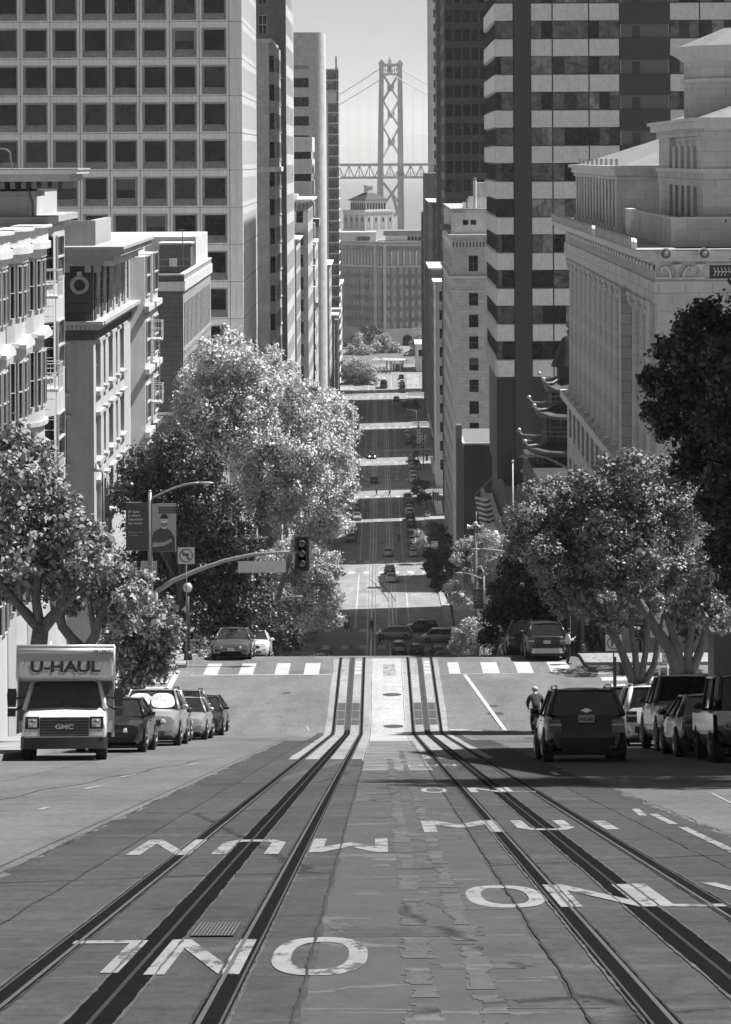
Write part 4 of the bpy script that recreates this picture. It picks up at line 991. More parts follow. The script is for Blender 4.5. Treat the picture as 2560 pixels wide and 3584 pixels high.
# ================================================================== BUILDINGS
def win_mesh(w,h,style='plain',glass='glass',frame='frame_light'):
    """pane in its own frame, x right, z up, facing -y, origin lower left"""
    key=(round(w,2),round(h,2),style,glass,frame)
    if key in WM: return WM[key]
    q=MB(); q.add([(0,0,0),(w,0,0),(w,0,h),(0,0,h)],[(0,1,2,3)],glass)
    f=min(.07,w*.08); d=.06
    if style!='plain':
        q.box(0,f,-d,0,0,h,frame); q.box(w-f,w,-d,0,0,h,frame); q.box(f,w-f,-d,0,0,f,frame); q.box(f,w-f,-d,0,h-f,h,frame)
    if style=='sash': q.box(f,w-f,-d-.01,0,h*.48,h*.48+f,frame)
    if style=='cross': q.box(f,w-f,-d*.9,0,h*.5-f/2,h*.5+f/2,frame); q.box(w/2-f/2,w/2+f/2,-d*.8,0,f,h-f,frame)
    if style=='mull': q.box(w*.3-f/2,w*.3+f/2,-d*.8,0,f,h-f,frame)
    if style=='mull3':
        for k in (1,2): q.box(w*k/3-f/2,w*k/3+f/2,-d*.8,0,f,h-f,frame)
    if style=='blind': q.add([(f,-.008,h*.45),(w-f,-.008,h*.45),(w-f,-.008,h-f),(f,-.008,h-f)],[(0,1,2,3)],'blind_dim')
    if style=='muntin':
        q.box(f,w-f,-d*.9,0,h*.55,h*.55+f,frame)
        for k in (1,2): q.box(w*k/3-.02,w*k/3+.02,-d*.7,0,h*.55+f,h-f,frame)
        q.box(f,w-f,-d*.6,0,h*.78,h*.78+.04,frame)
    if style=='halfblind': q.add([(f,-.008,h*.35),(w-f,-.008,h*.35),(w-f,-.008,h-f),(f,-.008,h-f)],[(0,1,2,3)],'blind')
    WM[key]=q.mesh('window'); return WM[key]
WM={}
SPLIT={'pilaster','corner_pier','balcony_front','window_hood','window_sill','spandrel_panel','roof_house','balcony_door','pier','vent_pipe','cornice_bracket','balcony_rail','chimney','roof_window','window_surround','pediment','roof_parapet'}
class Bld:
    def __init__(s,name,label,X,Y,cat='building',group=None,z=None):
        s.r=thing(name,label,cat,(X,Y,gz(Y) if z is None else z),group=group); s.w=MB(); s.parts={}; s.wins=[]; s.T=Matrix()
    def at(s,ox,oy,oz,rot=0): s.T=Matrix.Translation((ox,oy,oz))@Matrix.Rotation(rot,4,'Z'); s.rot=rot; return s
    def part(s,n):
        if n not in s.parts: s.parts[n]=MB()
        return s.parts[n]
    def box(s,x0,x1,y0,y1,z0,z1,m,part=None):
        q=s.w if part is None else s.part(part); q.T=None; q.box(x0,x1,y0,y1,z0,z1,m)
    def lbox(s,x0,x1,y0,y1,z0,z1,m,part=None):
        q=s.w if part is None else s.part(part); q.T=s.T; q.box(x0,x1,y0,y1,z0,z1,m); q.T=None
    def holewall(s,W,H,cols,rows,depth,m,inset=(0,0,0,0),rev=None,x0=0,z0=0):
        """a wall W x H whose window openings are the crossings of cols and rows"""
        q=s.w; q.T=s.T; rev=rev or m
        xs=[x0]; [xs.extend(c) for c in cols]; xs.append(x0+W); zs=[z0]; [zs.extend(c) for c in rows]; zs.append(z0+H)
        for i in range(len(xs)-1):
            if i%2==0:
                if xs[i+1]-xs[i]>1e-4: q.add([(xs[i],0,zs[0]),(xs[i+1],0,zs[0]),(xs[i+1],0,zs[-1]),(xs[i],0,zs[-1])],[(0,1,2,3)],m)
            else:
                for j in range(len(zs)-1):
                    a,b,c,d=xs[i],xs[i+1],zs[j],zs[j+1]
                    if j%2==0:
                        if d-c>1e-4: q.add([(a,0,c),(b,0,c),(b,0,d),(a,0,d)],[(0,1,2,3)],m)
                    else:
                        l,r_,bo,to=inset
                        q.add([(a,0,c),(b,0,c),(b,0,d),(a,0,d),(a+l,depth,c+bo),(b-r_,depth,c+bo),(b-r_,depth,d-to),(a+l,depth,d-to)],
                              [(0,1,5,4),(1,2,6,5),(2,3,7,6),(3,0,4,7)],rev)
        q.T=None
    def win(s,x,z,w,h,depth,style='plain',glass='glass',frame='frame_light',name='window'):
        p=s.T@Vector((x,depth-.004,z)); s.wins.append((p,s.rot,win_mesh(w,h,style,glass,frame),name,h*w/(p.y**2)))
    def wins_grid(s,cols,rows,depth,inset=(0,0,0,0),pick=None,**k):
        for i,(a,b) in enumerate(cols):
            for j,(c,d) in enumerate(rows):
                kk=dict(k)
                if pick: kk.update(pick(i,j))
                s.win(a+inset[0],c+inset[2],b-a-inset[0]-inset[1],d-c-inset[2]-inset[3],depth,**kk)
    def done(s,roof=None,wallname='wall'):
        L=s.r.location
        if s.w.v: s.w.build(wallname,s.r,world=True)
        for n,q in s.parts.items():
            if n in SPLIT and len(q.pc)<=100:
                ends=[(a,b) for a,b in q.pc[1:]]+[(len(q.v),len(q.f))]
                for (v0,f0),(v1,f1) in zip(q.pc,ends):
                    k=MB(); k.v=q.v[v0:v1]; k.f=[[i-v0 for i in f] for f in q.f[f0:f1]]; k.mats=q.mats; k.m=q.m[f0:f1]; k.build(n,s.r,world=True)
            else: q.build(n,s.r,world=True)
        def vis(w):
            p=w[0]; 
            y=PY0+(EYE-p.z)*FPX/p.y; x=PX0+p.x*FPX/p.y
            return (1 if -60<y<2300 and -40<x<2600 else 0, w[4])
        ws=sorted(s.wins,key=vis,reverse=True)
        for p,rot,me,name,_ in ws[:100]:
            link(name,me,s.r,p-L,(0,0,rot))
        if len(ws)>100:
            q=MB(); ms={}
            for p,rot,me,name,_ in ws[100:]:
                R_=Matrix.Translation(p-L)@Matrix.Rotation(rot,4,'Z'); o=len(q.v)
                q.v+= [tuple(R_@v.co) for v in me.vertices]
                for pl in me.polygons:
                    q.f.append([i+o for i in pl.vertices]); q.m.append(q.mi(me.materials[pl.material_index].name))
            o=q.build('window',s.r); o['kind']='stuff'
        return s.r
WE=0.0; LS=PI/2; RS=-PI/2     # west face; left-row street face; right-row street face
def shell(b,X0,X1,Y0,Y1,zb,zt,m,skip=(),roof='roof_grey',overroof=0.0):
    """closed box body minus the skipped faces: w west, s street(left row:X1 face / right row:X0 face), e, n"""
    q=b.w; q.T=None
    P=lambda x,y,z:(x,y,z)
    F={'w':[(X0,Y0,zb),(X1,Y0,zb),(X1,Y0,zt),(X0,Y0,zt)],'e':[(X1,Y1,zb),(X0,Y1,zb),(X0,Y1,zt),(X1,Y1,zt)],
       'l':[(X0,Y1,zb),(X0,Y0,zb),(X0,Y0,zt),(X0,Y1,zt)],'r':[(X1,Y0,zb),(X1,Y1,zb),(X1,Y1,zt),(X1,Y0,zt)]}
    for k,v in F.items():
        if k not in skip: q.add(v,[(0,1,2,3)],m)
    q.add([(X0,Y0,zt),(X1,Y0,zt),(X1,Y1,zt),(X0,Y1,zt)],[(0,1,2,3)],roof)
def zt_at(py,Y): return EYE-(py-PY0)*Y/FPX
def steps(a,pitch,n,lo,hi): return [(a+pitch*i+lo,a+pitch*i+hi) for i in range(n)]
# ---------------------------------------------------------------- grid tower (left)
b=Bld('office_tower','white concrete office tower with a deep square window grid behind the left row',-15,297)
X0,Y0=-15,297; zb=gz(300)-2; top=EYE+50; Wd=1.42+3.3*9
nrow=25; zrow0=zt_at(72,297)-4.11*17     # groove line heights
cols=[(Wd-1.42-3.3*(i+1)+.26, Wd-1.42-3.3*(i+1)+3.02) for i in range(9)][::-1]
rows=[(zrow0+4.11*j+.17-zb, zrow0+4.11*j+3.45-zb) for j in range(nrow) if zrow0+4.11*j>zb and zrow0+4.11*(j+1)<top]
b.at(X0-Wd,Y0,zb,WE); b.holewall(Wd,top-zb,cols,rows,.75,'concrete',(.24,.26,.80,.22),rev='concrete_shade_stain')
rr=random.Random(4)
b.wins_grid(cols,rows,.75,(.24,.26,.80,.22),pick=lambda i,j:{'style':rr.choice(['plain']*7+['blind']),'glass':rr.choice(['glass_dark','glass','glass_dark'])})
for i in range(10): b.lbox(Wd-1.42-3.3*i-.03,Wd-1.42-3.3*i+.03,-.004,.02,0,top-zb,'groove')
for j in range(nrow):
    z=zrow0+4.11*j-zb
    if 0<z<top-zb: b.lbox(0,Wd,-.006,.02,z-.022,z+.022,'groove')
b.lbox(Wd-.75,Wd-.70,-.02,.0,0,top-zb,'white_paint')
b.at(X0,Y0,zb,LS); Ls=35; cl=[(1.0+1.1*i,1.0+1.1*i+.3) for i in range(30)]
rw2=[(zrow0+4.11*j+.55-zb, zrow0+4.11*j+3.3-zb) for j in range(nrow) if zrow0+4.11*j>zb and zrow0+4.11*(j+1)<top]
b.holewall(Ls,top-zb,cl,rw2,.06,'white_paint'); 
for c_ in rw2: b.lbox(.5,Ls-.5,.055,.07,c_[0],c_[1],'glass_dark')
for j in range(nrow):
    z=zrow0+4.11*j-zb
    if 0<z<top-zb: b.lbox(0,Ls,-.01,.02,z-.03,z+.03,'groove')
shell(b,X0-Wd,X0,Y0,Y0+Ls,zb,top,'concrete',skip=('w','r')); b.done()
# ---------------------------------------------------------------- brick building (left)
b=Bld('brick_building','dark brick building with a white band under its parapet and a sunlit narrow-windowed side',-13.2,181)
X0,Y0,Y1=-13.2,181,211; zb=gz(196)-3; zt=zt_at(960,Y0); Wd=16
b.at(X0-Wd,Y0,zb,WE); H=zt-zb
cols=[(Wd-4.4,Wd-3.3)]; rows=[(H-4.0-3.9*k-2.1,H-4.0-3.9*k) for k in range(5)][::-1]
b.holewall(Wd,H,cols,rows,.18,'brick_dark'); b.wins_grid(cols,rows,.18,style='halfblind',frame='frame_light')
b.lbox(0,Wd+.12,-.14,0,H-1.05,H-.42,'white_paint','parapet_band'); b.lbox(0,Wd+.1,-.06,.0,H-.42,H,'brick_dark')
b.lbox(0,Wd+.1,-.12,.25,H,H+.10,'white_paint','coping'); b.lbox(0,Wd,-.07,0,H-9.4,H-9.2,'white_paint','parapet_band')
b.at(X0,Y0,zb,LS); Ls=30
cols=[(1.0+1.35*i,1.0+1.35*i+.62) for i in range(21)]; rows=[(H-1.9-3.9*k-3.0,H-1.9-3.9*k) for k in range(5)][::-1]
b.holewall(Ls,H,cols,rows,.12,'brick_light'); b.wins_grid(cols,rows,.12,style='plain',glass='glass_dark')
b.lbox(0,Ls,-.14,0,H-1.05,H-.35,'white_paint','parapet_band'); b.lbox(0,Ls,-.05,.0,H-.35,H,'brick_light'); b.lbox(0,Ls,-.10,.25,H,H+.10,'white_paint','coping')
for k in range(22): b.lbox(.6+1.35*k,.95+1.35*k,-.14,0,H-5.25,H-5.05,'white_paint','parapet_band')
rr=random.Random(9)
q=b.part('lettering'); q.T=b.T
for k in range(3): add_text(q,['Hotel','Nob','Hill'][k] if False else 'mmm',6+k*5.0,-.03,H-2.2,.45,'mid_metal')
q.T=None; b.parts.pop('lettering')
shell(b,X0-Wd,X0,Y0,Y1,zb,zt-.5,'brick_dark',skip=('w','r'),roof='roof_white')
b.box(X0-11,X0-.2,Y0+16,Y1-.5,zt-.6,zt+2.15,'white_paint','penthouse'); b.box(X0-2.6,X0-.35,Y0+12.5,Y0+15.5,zt-.6,zt+1.7,'brick_dark','chimney')
b.box(X0-2.7,X0-.25,Y0+12.4,Y0+15.6,zt+1.7,zt+1.82,'white_paint','chimney')
b.done()
mb=MB(); t=thing('roof_antenna','thin antenna mast with cross bars on the brick building roof','antenna',(pix(637,900,190).x,190,zt-.5))
mb.tube([(0,0,0),(0,0,3.4)],.03,'mid_metal',6); mb.build('mast',t); 
for z,w in ((1.25,1.55),(.75,1.9),(3.35,.3)): mb=MB(); mb.tube([(-w,0,z),(w*.5,0,z)],.02,'mid_metal',5); mb.build('cross_bar',t)
mb=MB(); mb.box(-.95,-.45,-.1,.2,.75,1.3,'light_metal'); mb.build('equipment_box',t)
# ---------------------------------------------------------------- wreath building (left)
b=Bld('corner_apartment_building','grey stucco corner building with a wreath under its heavy cornice',-13.4,126)
X0,Y0,Y1=-13.4,126,145; zb=gz(140)-4; zt=EYE-4.35; H=zt-zb; Wd=13
E=lambda z: z+EYE-zb      # eye-relative height to facade-local
b.at(X0-Wd,Y0,zb,WE)
cols=[(Wd-2.35,Wd-1.28)]; rows=[(E(-17.4),E(-15.4)),(E(-14.2),E(-12.2)),(E(-10.9),E(-8.75))]
b.holewall(Wd,E(-8.3),cols,rows,.22,'grey_stucco'); b.wins_grid(cols,rows,.22,style='muntin',frame='frame_dark',glass='glass')
for (c,d) in rows: b.lbox(Wd-2.6,Wd-1.05,-.16,0,d+.12,d+.25,'cream_stucco','window_hood'); b.lbox(Wd-2.5,Wd-1.1,-.12,0,c-.18,c-.02,'cream_stucco','window_sill')
cols2=[(Wd-2.35,Wd-1.6)]
b.holewall(Wd,E(-4.35)-E(-8.3),cols2,[(E(-7.3),E(-5.1))],.2,'dark_stucco',z0=E(-8.3)); b.win(Wd-2.35,E(-7.3),.75,2.2,.2,'sash',frame='frame_mid')
# rusticated dark pier lines
for k in range(5): b.lbox(Wd-1.5,Wd,-.05,0,E(-7.6)+.45*k,E(-7.6)+.45*k+.40,'dark_stucco')
# string course with frieze
b.lbox(0,Wd+.5,-.5,0,E(-7.72),E(-7.55),'cream_stucco','string_course'); b.lbox(0,Wd+.34,-.34,0,E(-7.95),E(-7.72),'grey_stucco','string_course'); b.lbox(0,Wd+.06,-.06,0,E(-8.45),E(-7.95),'dark_stucco','string_course')
for k in range(60): b.lbox(Wd-.2*k-.1,Wd-.2*k,-.40,-.342,E(-7.92),E(-7.76),'cream_stucco','string_course')
# main cornice
for z0,z1,o,m in ((-4.95,-4.7,.45,'grey_stucco'),(-4.7,-4.45,1.0,'grey_stucco'),(-4.45,-4.15,1.45,'grey_stucco'),(-4.15,-4.02,1.6,'roof_white')):
    b.lbox(0,Wd+o,-o,0,E(z0),E(z1),m,'cornice')
for xx in (Wd-1.9,Wd-1.35,Wd-.35,Wd+.1): b.lbox(xx,xx+.28,-.42,0,E(-5.25),E(-4.96),'grey_stucco','cornice')
b.at(X0,Y0,zb,LS); Ls=Y1-Y0
cols=[(1.1,3.2),(4.6,5.5),(7.1,9.1),(10.8,11.5),(13.0,15.0)]
b.holewall(Ls,E(-8.3),cols,rows,.25,'cream_stucco'); wr=random.Random(77); b.wins_grid(cols,rows,.25,pick=lambda i,j:{'style':wr.choice(['sash','sash','halfblind','blind'])},frame='frame_mid',glass='glass_dark')
for (a,c) in cols:
    for (z0,z1) in rows:
        b.lbox(a-.2,c+.2,-.22,0,z1+.14,z1+.3,'roof_white','window_hood'); b.lbox(a-.1,c+.1,-.2,0,z0-.22,z0-.03,'roof_white','window_sill')
cols3=[(1.2,2.9),(4.2,5.9),(7.2,8.9),(10.2,11.9),(13.2,14.9),(16.2,17.9)]
b.holewall(Ls,E(-4.35)-E(-8.3),cols3,[(E(-7.4),E(-5.2))],.4,'grey_stucco',z0=E(-8.3)); b.wins_grid(cols3,[(E(-7.4),E(-5.2))],.4,style='sash',frame='frame_dark')
for k in range(6): 
    for zz in range(5): b.lbox(.2+3*k,.9+3*k,-.08,0,E(-7.5)+.45*zz,E(-7.5)+.45*zz+.4,'dark_stucco' if k<3 else 'cream_stucco')
for z0,z1,o,m in ((-7.95,-7.72,.34,'roof_white'),(-7.72,-7.55,.55,'roof_white'),(-8.45,-7.95,.06,'dark_stucco')): b.lbox(0,Ls,-o,0,E(z0),E(z1),m,'string_course')
for z0,z1,o,m in ((-4.95,-4.7,.45,'grey_stucco'),(-4.7,-4.45,1.0,'cream_stucco'),(-4.45,-4.15,1.45,'cream_stucco'),(-4.15,-4.02,1.6,'roof_white')): b.lbox(0,Ls-3.5,-o,0,E(z0),E(z1),m,'cornice')
for k in range(7):
    b.lbox(.3+2*k,.65+2*k,-1.0,-.45,E(-4.98),E(-4.72),'white_paint','cornice')
# garlands and wreath
for k in range(4):
    q=MB(); q.T=None; y=Y0+.55+3*k; q.tube([(X0+.14,y,EYE-5.0),(X0+.16,y,EYE-5.6),(X0+.12,y,EYE-6.5)],[.09,.14,.04],'grey_stucco',7); q.build('garland',b.r,world=True,smooth=True)
n=28; q=MB(); pts=[]; cx,cz=pix(275,985,Y0).x,pix(275,985,Y0).z
vs=[];fs=[]; m_=10; rr=random.Random(2)
for i in range(n):
    t=2*PI*i/n
    for j in range(m_):
        u=2*PI*j/m_; rad=.355+.088*math.cos(u)*(1+.15*rr.random()); vs.append((cx+rad*math.cos(t),Y0-.14+.088*math.sin(u),cz+rad*math.sin(t)))
for i in range(n):
    for j in range(m_): fs.append((i*m_+j,((i+1)%n)*m_+j,((i+1)%n)*m_+(j+1)%m_,i*m_+(j+1)%m_))
q.add(vs,fs,'grey_stucco'); q.build('wreath',b.r,world=True); q=MB(); q.box(cx-.11,cx+.11,Y0-.2,Y0,cz+.3,cz+.62,'cream_stucco'); q.build('wreath_bracket',b.r,world=True)
shell(b,X0-Wd,X0,Y0,Y1,zb,zt,'grey_stucco',skip=('w','r'),roof='roof_white')
# roof parapets
b.box(X0-Wd,X0-1.9,Y0+1.5,Y0+1.8,zt,zt+.95,'grey_stucco','roof_parapet'); b.box(X0-2.15,X0-1.9,Y0+1.8,Y0+5,zt,zt+.95,'roof_white','roof_parapet')
b.box(X0-Wd,X0-.45,Y0+5.4,Y0+5.7,zt,zt+1.4,'grey_stucco','roof_parapet'); b.box(X0-.75,X0-.45,Y0+5.7,Y0+13,zt,zt+1.4,'roof_white','roof_parapet')
# far projecting bay section of the same block
Xb=-12.9; 
b.box(X0-Wd,Xb-.5,Y1,154,zb,zt,'cream_stucco')
for k,(ya,yb) in enumerate(((145.2,148.4),(150.2,153.6))):
    q=b.w; q.T=None; q.prism([(X0-.2,ya-.6),(Xb+.25,ya),(Xb+.25,yb),(X0-.2,yb+.6)],zb,zt-.9,'cream_stucco')
    b.at(Xb+.25,ya,zb,LS)
    for (z0,z1) in rows+[(E(-7.4),E(-5.2))]:
        b.win(.4,z0,yb-ya-.8,z1-z0,-.02,'sash',frame='frame_light',glass='glass_dark')
    for zz in (-8.2,-11.6,-15.0): b.lbox(-.3,yb-ya+.3,-.25,0,E(zz),E(zz)+.3,'white_paint','string_course')
b.done()
# ---------------------------------------------------------------- fire escapes
def fire_escape(parent,x0,x1,y0,y1,levels,name='fire_escape',m='light_metal',lad=True):
    L=parent.location
    for k,z in enumerate(levels):
        q=MB(); q.box(x0,x1,y0,y1,z-.1,z,'white_paint' if m=='light_metal' else m)
        for zz in (.5,.95): q.tube([(x0,y0,z+zz),(x1,y0,z+zz),(x1,y1,z+zz),(x0,y1,z+zz)],.022,m,5)
        n=7
        for i in range(n+1):
            x=x0+(x1-x0)*i/n; q.tube([(x,y0,z),(x,y0,z+.95)],.013,m,4)
        for i in range(6):
            y=y0+(y1-y0)*i/5; q.tube([(x1,y,z),(x1,y,z+.95)],.013,m,4)
        q.build(name,parent,world=True)
        if lad and k<len(levels)-1:
            q=MB(); xa=x0+(x1-x0)*.35; xb=x0+(x1-x0)*.88; z2=levels[k+1]
            q.tube([(xa,y0+.3,z),(xa,y0+.15,z2)],.018,m,5); q.tube([(xb,y0+.3,z),(xb,y0+.15,z2)],.018,m,5)
            nr=int(abs(z2-z)/.36)
            for i in range(1,nr): q.tube([(xa,y0+.2,z+(z2-z)*i/nr),(xb,y0+.2,z+(z2-z)*i/nr)],.012,m,4)
            q.build('ladder',parent,world=True)
fire_escape(b.r,-13.0,-12.05,148.6,150,[EYE-9.9,EYE-13.4])
# ---------------------------------------------------------------- white bay building (far left)
b=Bld('bay_window_building','white building with curved bays and fire escapes at the far left edge',-13.1,84)
X0,Y0,Y1=-13.1,84,100.4; zb=gz(100)-1; zt=EYE-2.75
shell(b,X0-14,X0,Y0,Y1,zb,zt,'cream_stucco',roof='roof_white')
for k,(ya,yb) in enumerate(((86,89.5),(91.2,94.6),(96.3,99.7))):
    pts=[]; n=8
    for i in range(n+1):
        t=PI*i/n; pts.append((X0+.85*math.sin(t)**.7 if 0<i<n else X0-.1,(ya+yb)/2-(yb-ya)/2*math.cos(t)))
    q=b.w; q.prism(pts,zb,zt-.3,'cream_stucco')
    q=b.part('cornice'); 
    for z0,z1,o in ((-.75,-.45,.10),(-.45,-.2,.25),(-.2,.32,.16),(.32,.40,.3)):
        P2=[(x+(o if x>X0 else 0),y+(o if y>(ya+yb)/2 else -o)*(.5)) for x,y in pts]; q.prism(P2,zt+z0,zt+z1,'white_paint')
    for (z0,z1) in ((-5.4,-3.6),(-8.9,-6.9),(-12.2,-10.2),(-15.4,-13.4)):
        for i in (1,2,3,4,5,6):
            (xa,y_a),(xb,y_b)=pts[i],pts[i+1]; ang=math.atan2(y_b-y_a,xb-xa)
            b.at(xa,y_a,0,ang); w=math.hypot(xb-xa,y_b-y_a); 
            if w>.35: b.win(.08,EYE+z0,w-.16,z1-z0,-.03,'sash',frame='frame_light',glass='glass_dark')
    for zz in (-6.4,-9.6,-12.9):
        P2=[(x+.14 if x>X0 else x,y) for x,y in pts]; b.part('string_course').prism(P2,EYE+zz,EYE+zz+.16,'cream_stucco')
for k,yy in enumerate((90.35,95.45)):
    b.at(X0,yy-.45,0,LS)
    for (z0,z1) in ((-5.4,-3.6),(-8.9,-6.9),(-12.2,-10.2)): b.win(0,EYE+z0,.9,z1-z0,-.02,'sash',frame='frame_dark')
# window hoods with little pediments
for yy in (88,92.9,98):
    q=MB(); q.prism([(yy-1.2,EYE-6.45),(yy+1.2,EYE-6.45),(yy+1.2,EYE-6.3),(yy,EYE-6.02),(yy-1.2,EYE-6.3)],X0,X0+1.05,'white_paint','x'); q.build('pediment',b.r,world=True)
b.done()
# taller neighbour with bracketed cornice
b=Bld('tall_corner_building','tall cream building with an ornate overhanging cornice above the far-left roofs',-13.1,100.5)
X0,Y0,Y1=-13.1,100.5,109.5; zt=EYE-1.0
shell(b,X0-12,X0,Y0,Y1,zb,zt,'cream_stucco',roof='roof_white')
q=b.w; q.prism([(X0-.05,101.2),(X0+.62,103.3),(X0+.62,106.6),(X0-.05,108.7)],zb,EYE-2.5,'cream_stucco')
ang=math.atan2(103.3-101.2,.67); Lb=math.hypot(2.1,.67)
b.at(X0-.05,101.2,0,ang)
for (z0,z1) in ((-4.6,-2.9),(-8.2,-6.2),(-11.8,-9.8),(-15.2,-13.2)):
    b.win(1.0,EYE+z0,.95,z1-z0,-.02,'sash',frame='frame_dark',glass='glass_dark'); b.lbox(.9,2.1,-.1,0,EYE+z0-.15,EYE+z0-.03,'white_paint','window_sill')
b.at(X0+.62,103.3,0,LS)
for (z0,z1) in ((-4.6,-2.9),(-8.2,-6.2),(-11.8,-9.8),(-15.2,-13.2)): b.win(.5,EYE+z0,2.2,z1-z0,-.02,'sash',frame='frame_light')
for z0,z1,o,m in ((-2.6,-2.35,.55,'white_paint'),(-2.35,-2.1,.85,'roof_white')):
    b.box(X0-12,X0+o,Y0-o,Y1,EYE+z0,EYE+z1,m,'lower_cornice')
for z0,z1,o,m in ((-1.35,-1.15,.3,'grey_stucco'),(-.78,-.5,1.75,'grey_stucco'),(-.5,-.36,2.0,'white_paint'),(-.36,-.3,2.05,'roof_white')):
    b.box(X0-12,X0+o,Y0-o*.8,Y0+2.6,EYE+z0,EYE+z1,m,'cornice')
b.box(X0-12,X0+.02,Y0-.02,Y1,EYE-1.2,EYE-.78,'dark_stucco','cornice')
for k in range(16): b.box(X0-4.5+.4*k,X0-4.32+.4*k,Y0-1.25,Y0-.03,EYE-1.05,EYE-.79,'mid_metal','cornice_bracket')
for k in range(4): b.box(X0+.03,X0+1.55,Y0+.2+.65*k,Y0+.45+.65*k,EYE-1.05,EYE-.79,'grey_stucco','cornice_bracket')
q=MB(); q.tube([(X0-1.2,Y0-.4,EYE-.3),(X0-1.2,Y0-.4,EYE+.35),(X0-1.05,Y0-.4,EYE+.45),(X0-.75,Y0-.4,EYE+.42),(X0-.62,Y0-.4,EYE+.3),(X0-.55,Y0-.4,EYE-.3)],.035,'mid_metal',6); q.build('roof_ladder',b.r,world=True)
q=MB(); q.tube([(X0+.05,Y0-.25,EYE-1.1),(X0+.2,Y0-.25,EYE-1.6),(X0+.22,Y0-.25,EYE-7.0)],.045,'mid_metal',6); q.build('drainpipe',b.r,world=True)
b.done(); tall=b.r
fire_escape(tall,-13.1,-12.05,100.9,102.3,[EYE-5.1,EYE-8.6,EYE-12.1,EYE-15.4])
# ---------------------------------------------------------------- towers beyond the one-way street, left
b=Bld('stone_tower','pale stone tower with a projecting column of bay windows left of the avenue gap',-15.5,382)
X0,Y0,Y1=-15.5,382,408; zb=gz(400)-1; zt=zt_at(142,382); H=zt-zb
b.at(X0-12,Y0,zb,WE); b.holewall(12,H,[],[],.1,'ashlar_light')
shell(b,X0-12,X0,Y0,Y1,zb,zt,'ashlar_light',skip=('w',),roof='roof_white')
for z0,z1,o in ((-.3,.0,.25),(.0,.35,.45)): b.box(X0-12,X0+o,Y0-o,Y1,zt+z0,zt+z1,'white_paint','cornice')
b.box(X0-12,X0-2.6,Y0+2,Y0+6,zt,zt+1.9,'roof_white','penthouse')
for k in range(4):
    ya=Y0+1+6.2*k; q=b.w; q.prism([(X0-.1,ya),(X0+.85,ya+1.1),(X0+.85,ya+3.9),(X0-.1,ya+5)],zb,zt-.4,'ashlar_light')
    ang=math.atan2(1.1,.95); b.at(X0-.1,ya,zb,ang)
    for j in range(int(H/4.1)):
        z=H-3.2-4.1*j
        if z>20: b.win(.25,z-1.1,.95,2.3,-.03,'plain',glass='glass_dark' if j%2 else 'glass')
    b.at(X0+.85,ya+1.1,zb,LS)
    for j in range(int(H/4.1)):
        z=H-3.2-4.1*j
        if z>20: b.win(.3,z-1.1,2.2,2.3,-.03,'mull',glass='glass_dark'); b.lbox(0,2.8,-.12,0,z-1.5,z-1.3,'white_paint','bay_band')
b.box(X0-12,X0+1.1,Y0-.12,Y1,zt_at(600,382),zt_at(583,382),'concrete','cornice')
b.done()
b=Bld('granite_tower','tall dark granite tower with cross-barred windows rising out of the frame on the left',-14,411)
X0,Y0,Y1=-14,411,447; zb=gz(430)-1; zt=EYE+45; H=zt-zb; Wd=16
b.at(X0-Wd,Y0,zb,WE); cols=[(Wd-6.6-4.3*k+1.4,Wd-6.6-4.3*k+2.85) for k in range(3)][::-1]; cols=[(Wd-3.1,Wd-1.8)] and cols
cols=[(Wd-2.9-2.6*k-1.3,Wd-2.9-2.6*k) for k in range(5)][::-1]
rows=[]; z=zt_at(117,411)-zb; rows=[(z+4.6*j,z+4.6*j+2.9) for j in range(-14,9)]; rows=[r_ for r_ in rows if r_[0]>3 and r_[1]<H-1]
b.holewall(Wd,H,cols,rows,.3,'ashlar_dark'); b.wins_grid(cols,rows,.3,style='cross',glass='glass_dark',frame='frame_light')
b.at(X0,Y0,zb,LS); cols=[(1.5+3.3*k,3.0+3.3*k) for k in range(10)]
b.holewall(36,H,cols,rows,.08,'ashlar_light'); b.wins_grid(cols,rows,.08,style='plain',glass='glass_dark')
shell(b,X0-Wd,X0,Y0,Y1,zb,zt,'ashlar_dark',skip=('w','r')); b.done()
b=Bld('ribbed_block','low modern block with ribbed pale spandrels between dark window strips',-14.05,563)
X0,Y0,Y1=-14.05,563,585; zb=gz(563)-1; zt=zt_at(478,563)
shell(b,X0-9,X0,Y0,Y1,zb,zt,'glass_dark',roof='roof_white')
k=0; z=zt
while z>zb+4:
    b.box(X0-9.1,X0+.25,Y0-.3,Y1,z-3.1,z,'concrete')
    for i in range(26): b.box(X0-9+.33*i,X0-9+.33*i+.1,Y0-.38,Y0-.3,z-2.7,z-.35,'concrete')
    b.at(X0-9,Y0-.02,0,WE)
    for i in range(3): b.win(.1+3*i,z-4.55,2.8,1.4,0,'plain',glass='glass_dark')
    z-=4.62
b.done()
b=Bld('rounded_tower','concrete tower with a rounded corner and wide window slots left of the bridge',-12.6,640)
X0,Y0,Y1=-12.6,640,656; zb=gz(640)-1; zt=zt_at(112,640); R_=2.1
pts=[(X0-R_+R_*math.sin(t),Y0+R_-R_*math.cos(t)) for t in np.linspace(0,PI/2,8)]
q=b.w; q.prism([(X0-R_-1.0,Y0)]+pts+[(X0,Y1),(X0-12,Y1),(X0-12,Y0+1.2),(X0-R_-1.0,Y0+1.2)],zb,zt,'ashlar_light')
b.at(X0-12,Y0,zb,WE); H=zt-zb; wz=zt_at(305,640)-zb
rows=[(wz-4.56*j,wz-4.56*j+2.35) for j in range(20)][::-1]; rows=[r_ for r_ in rows if r_[0]>5]
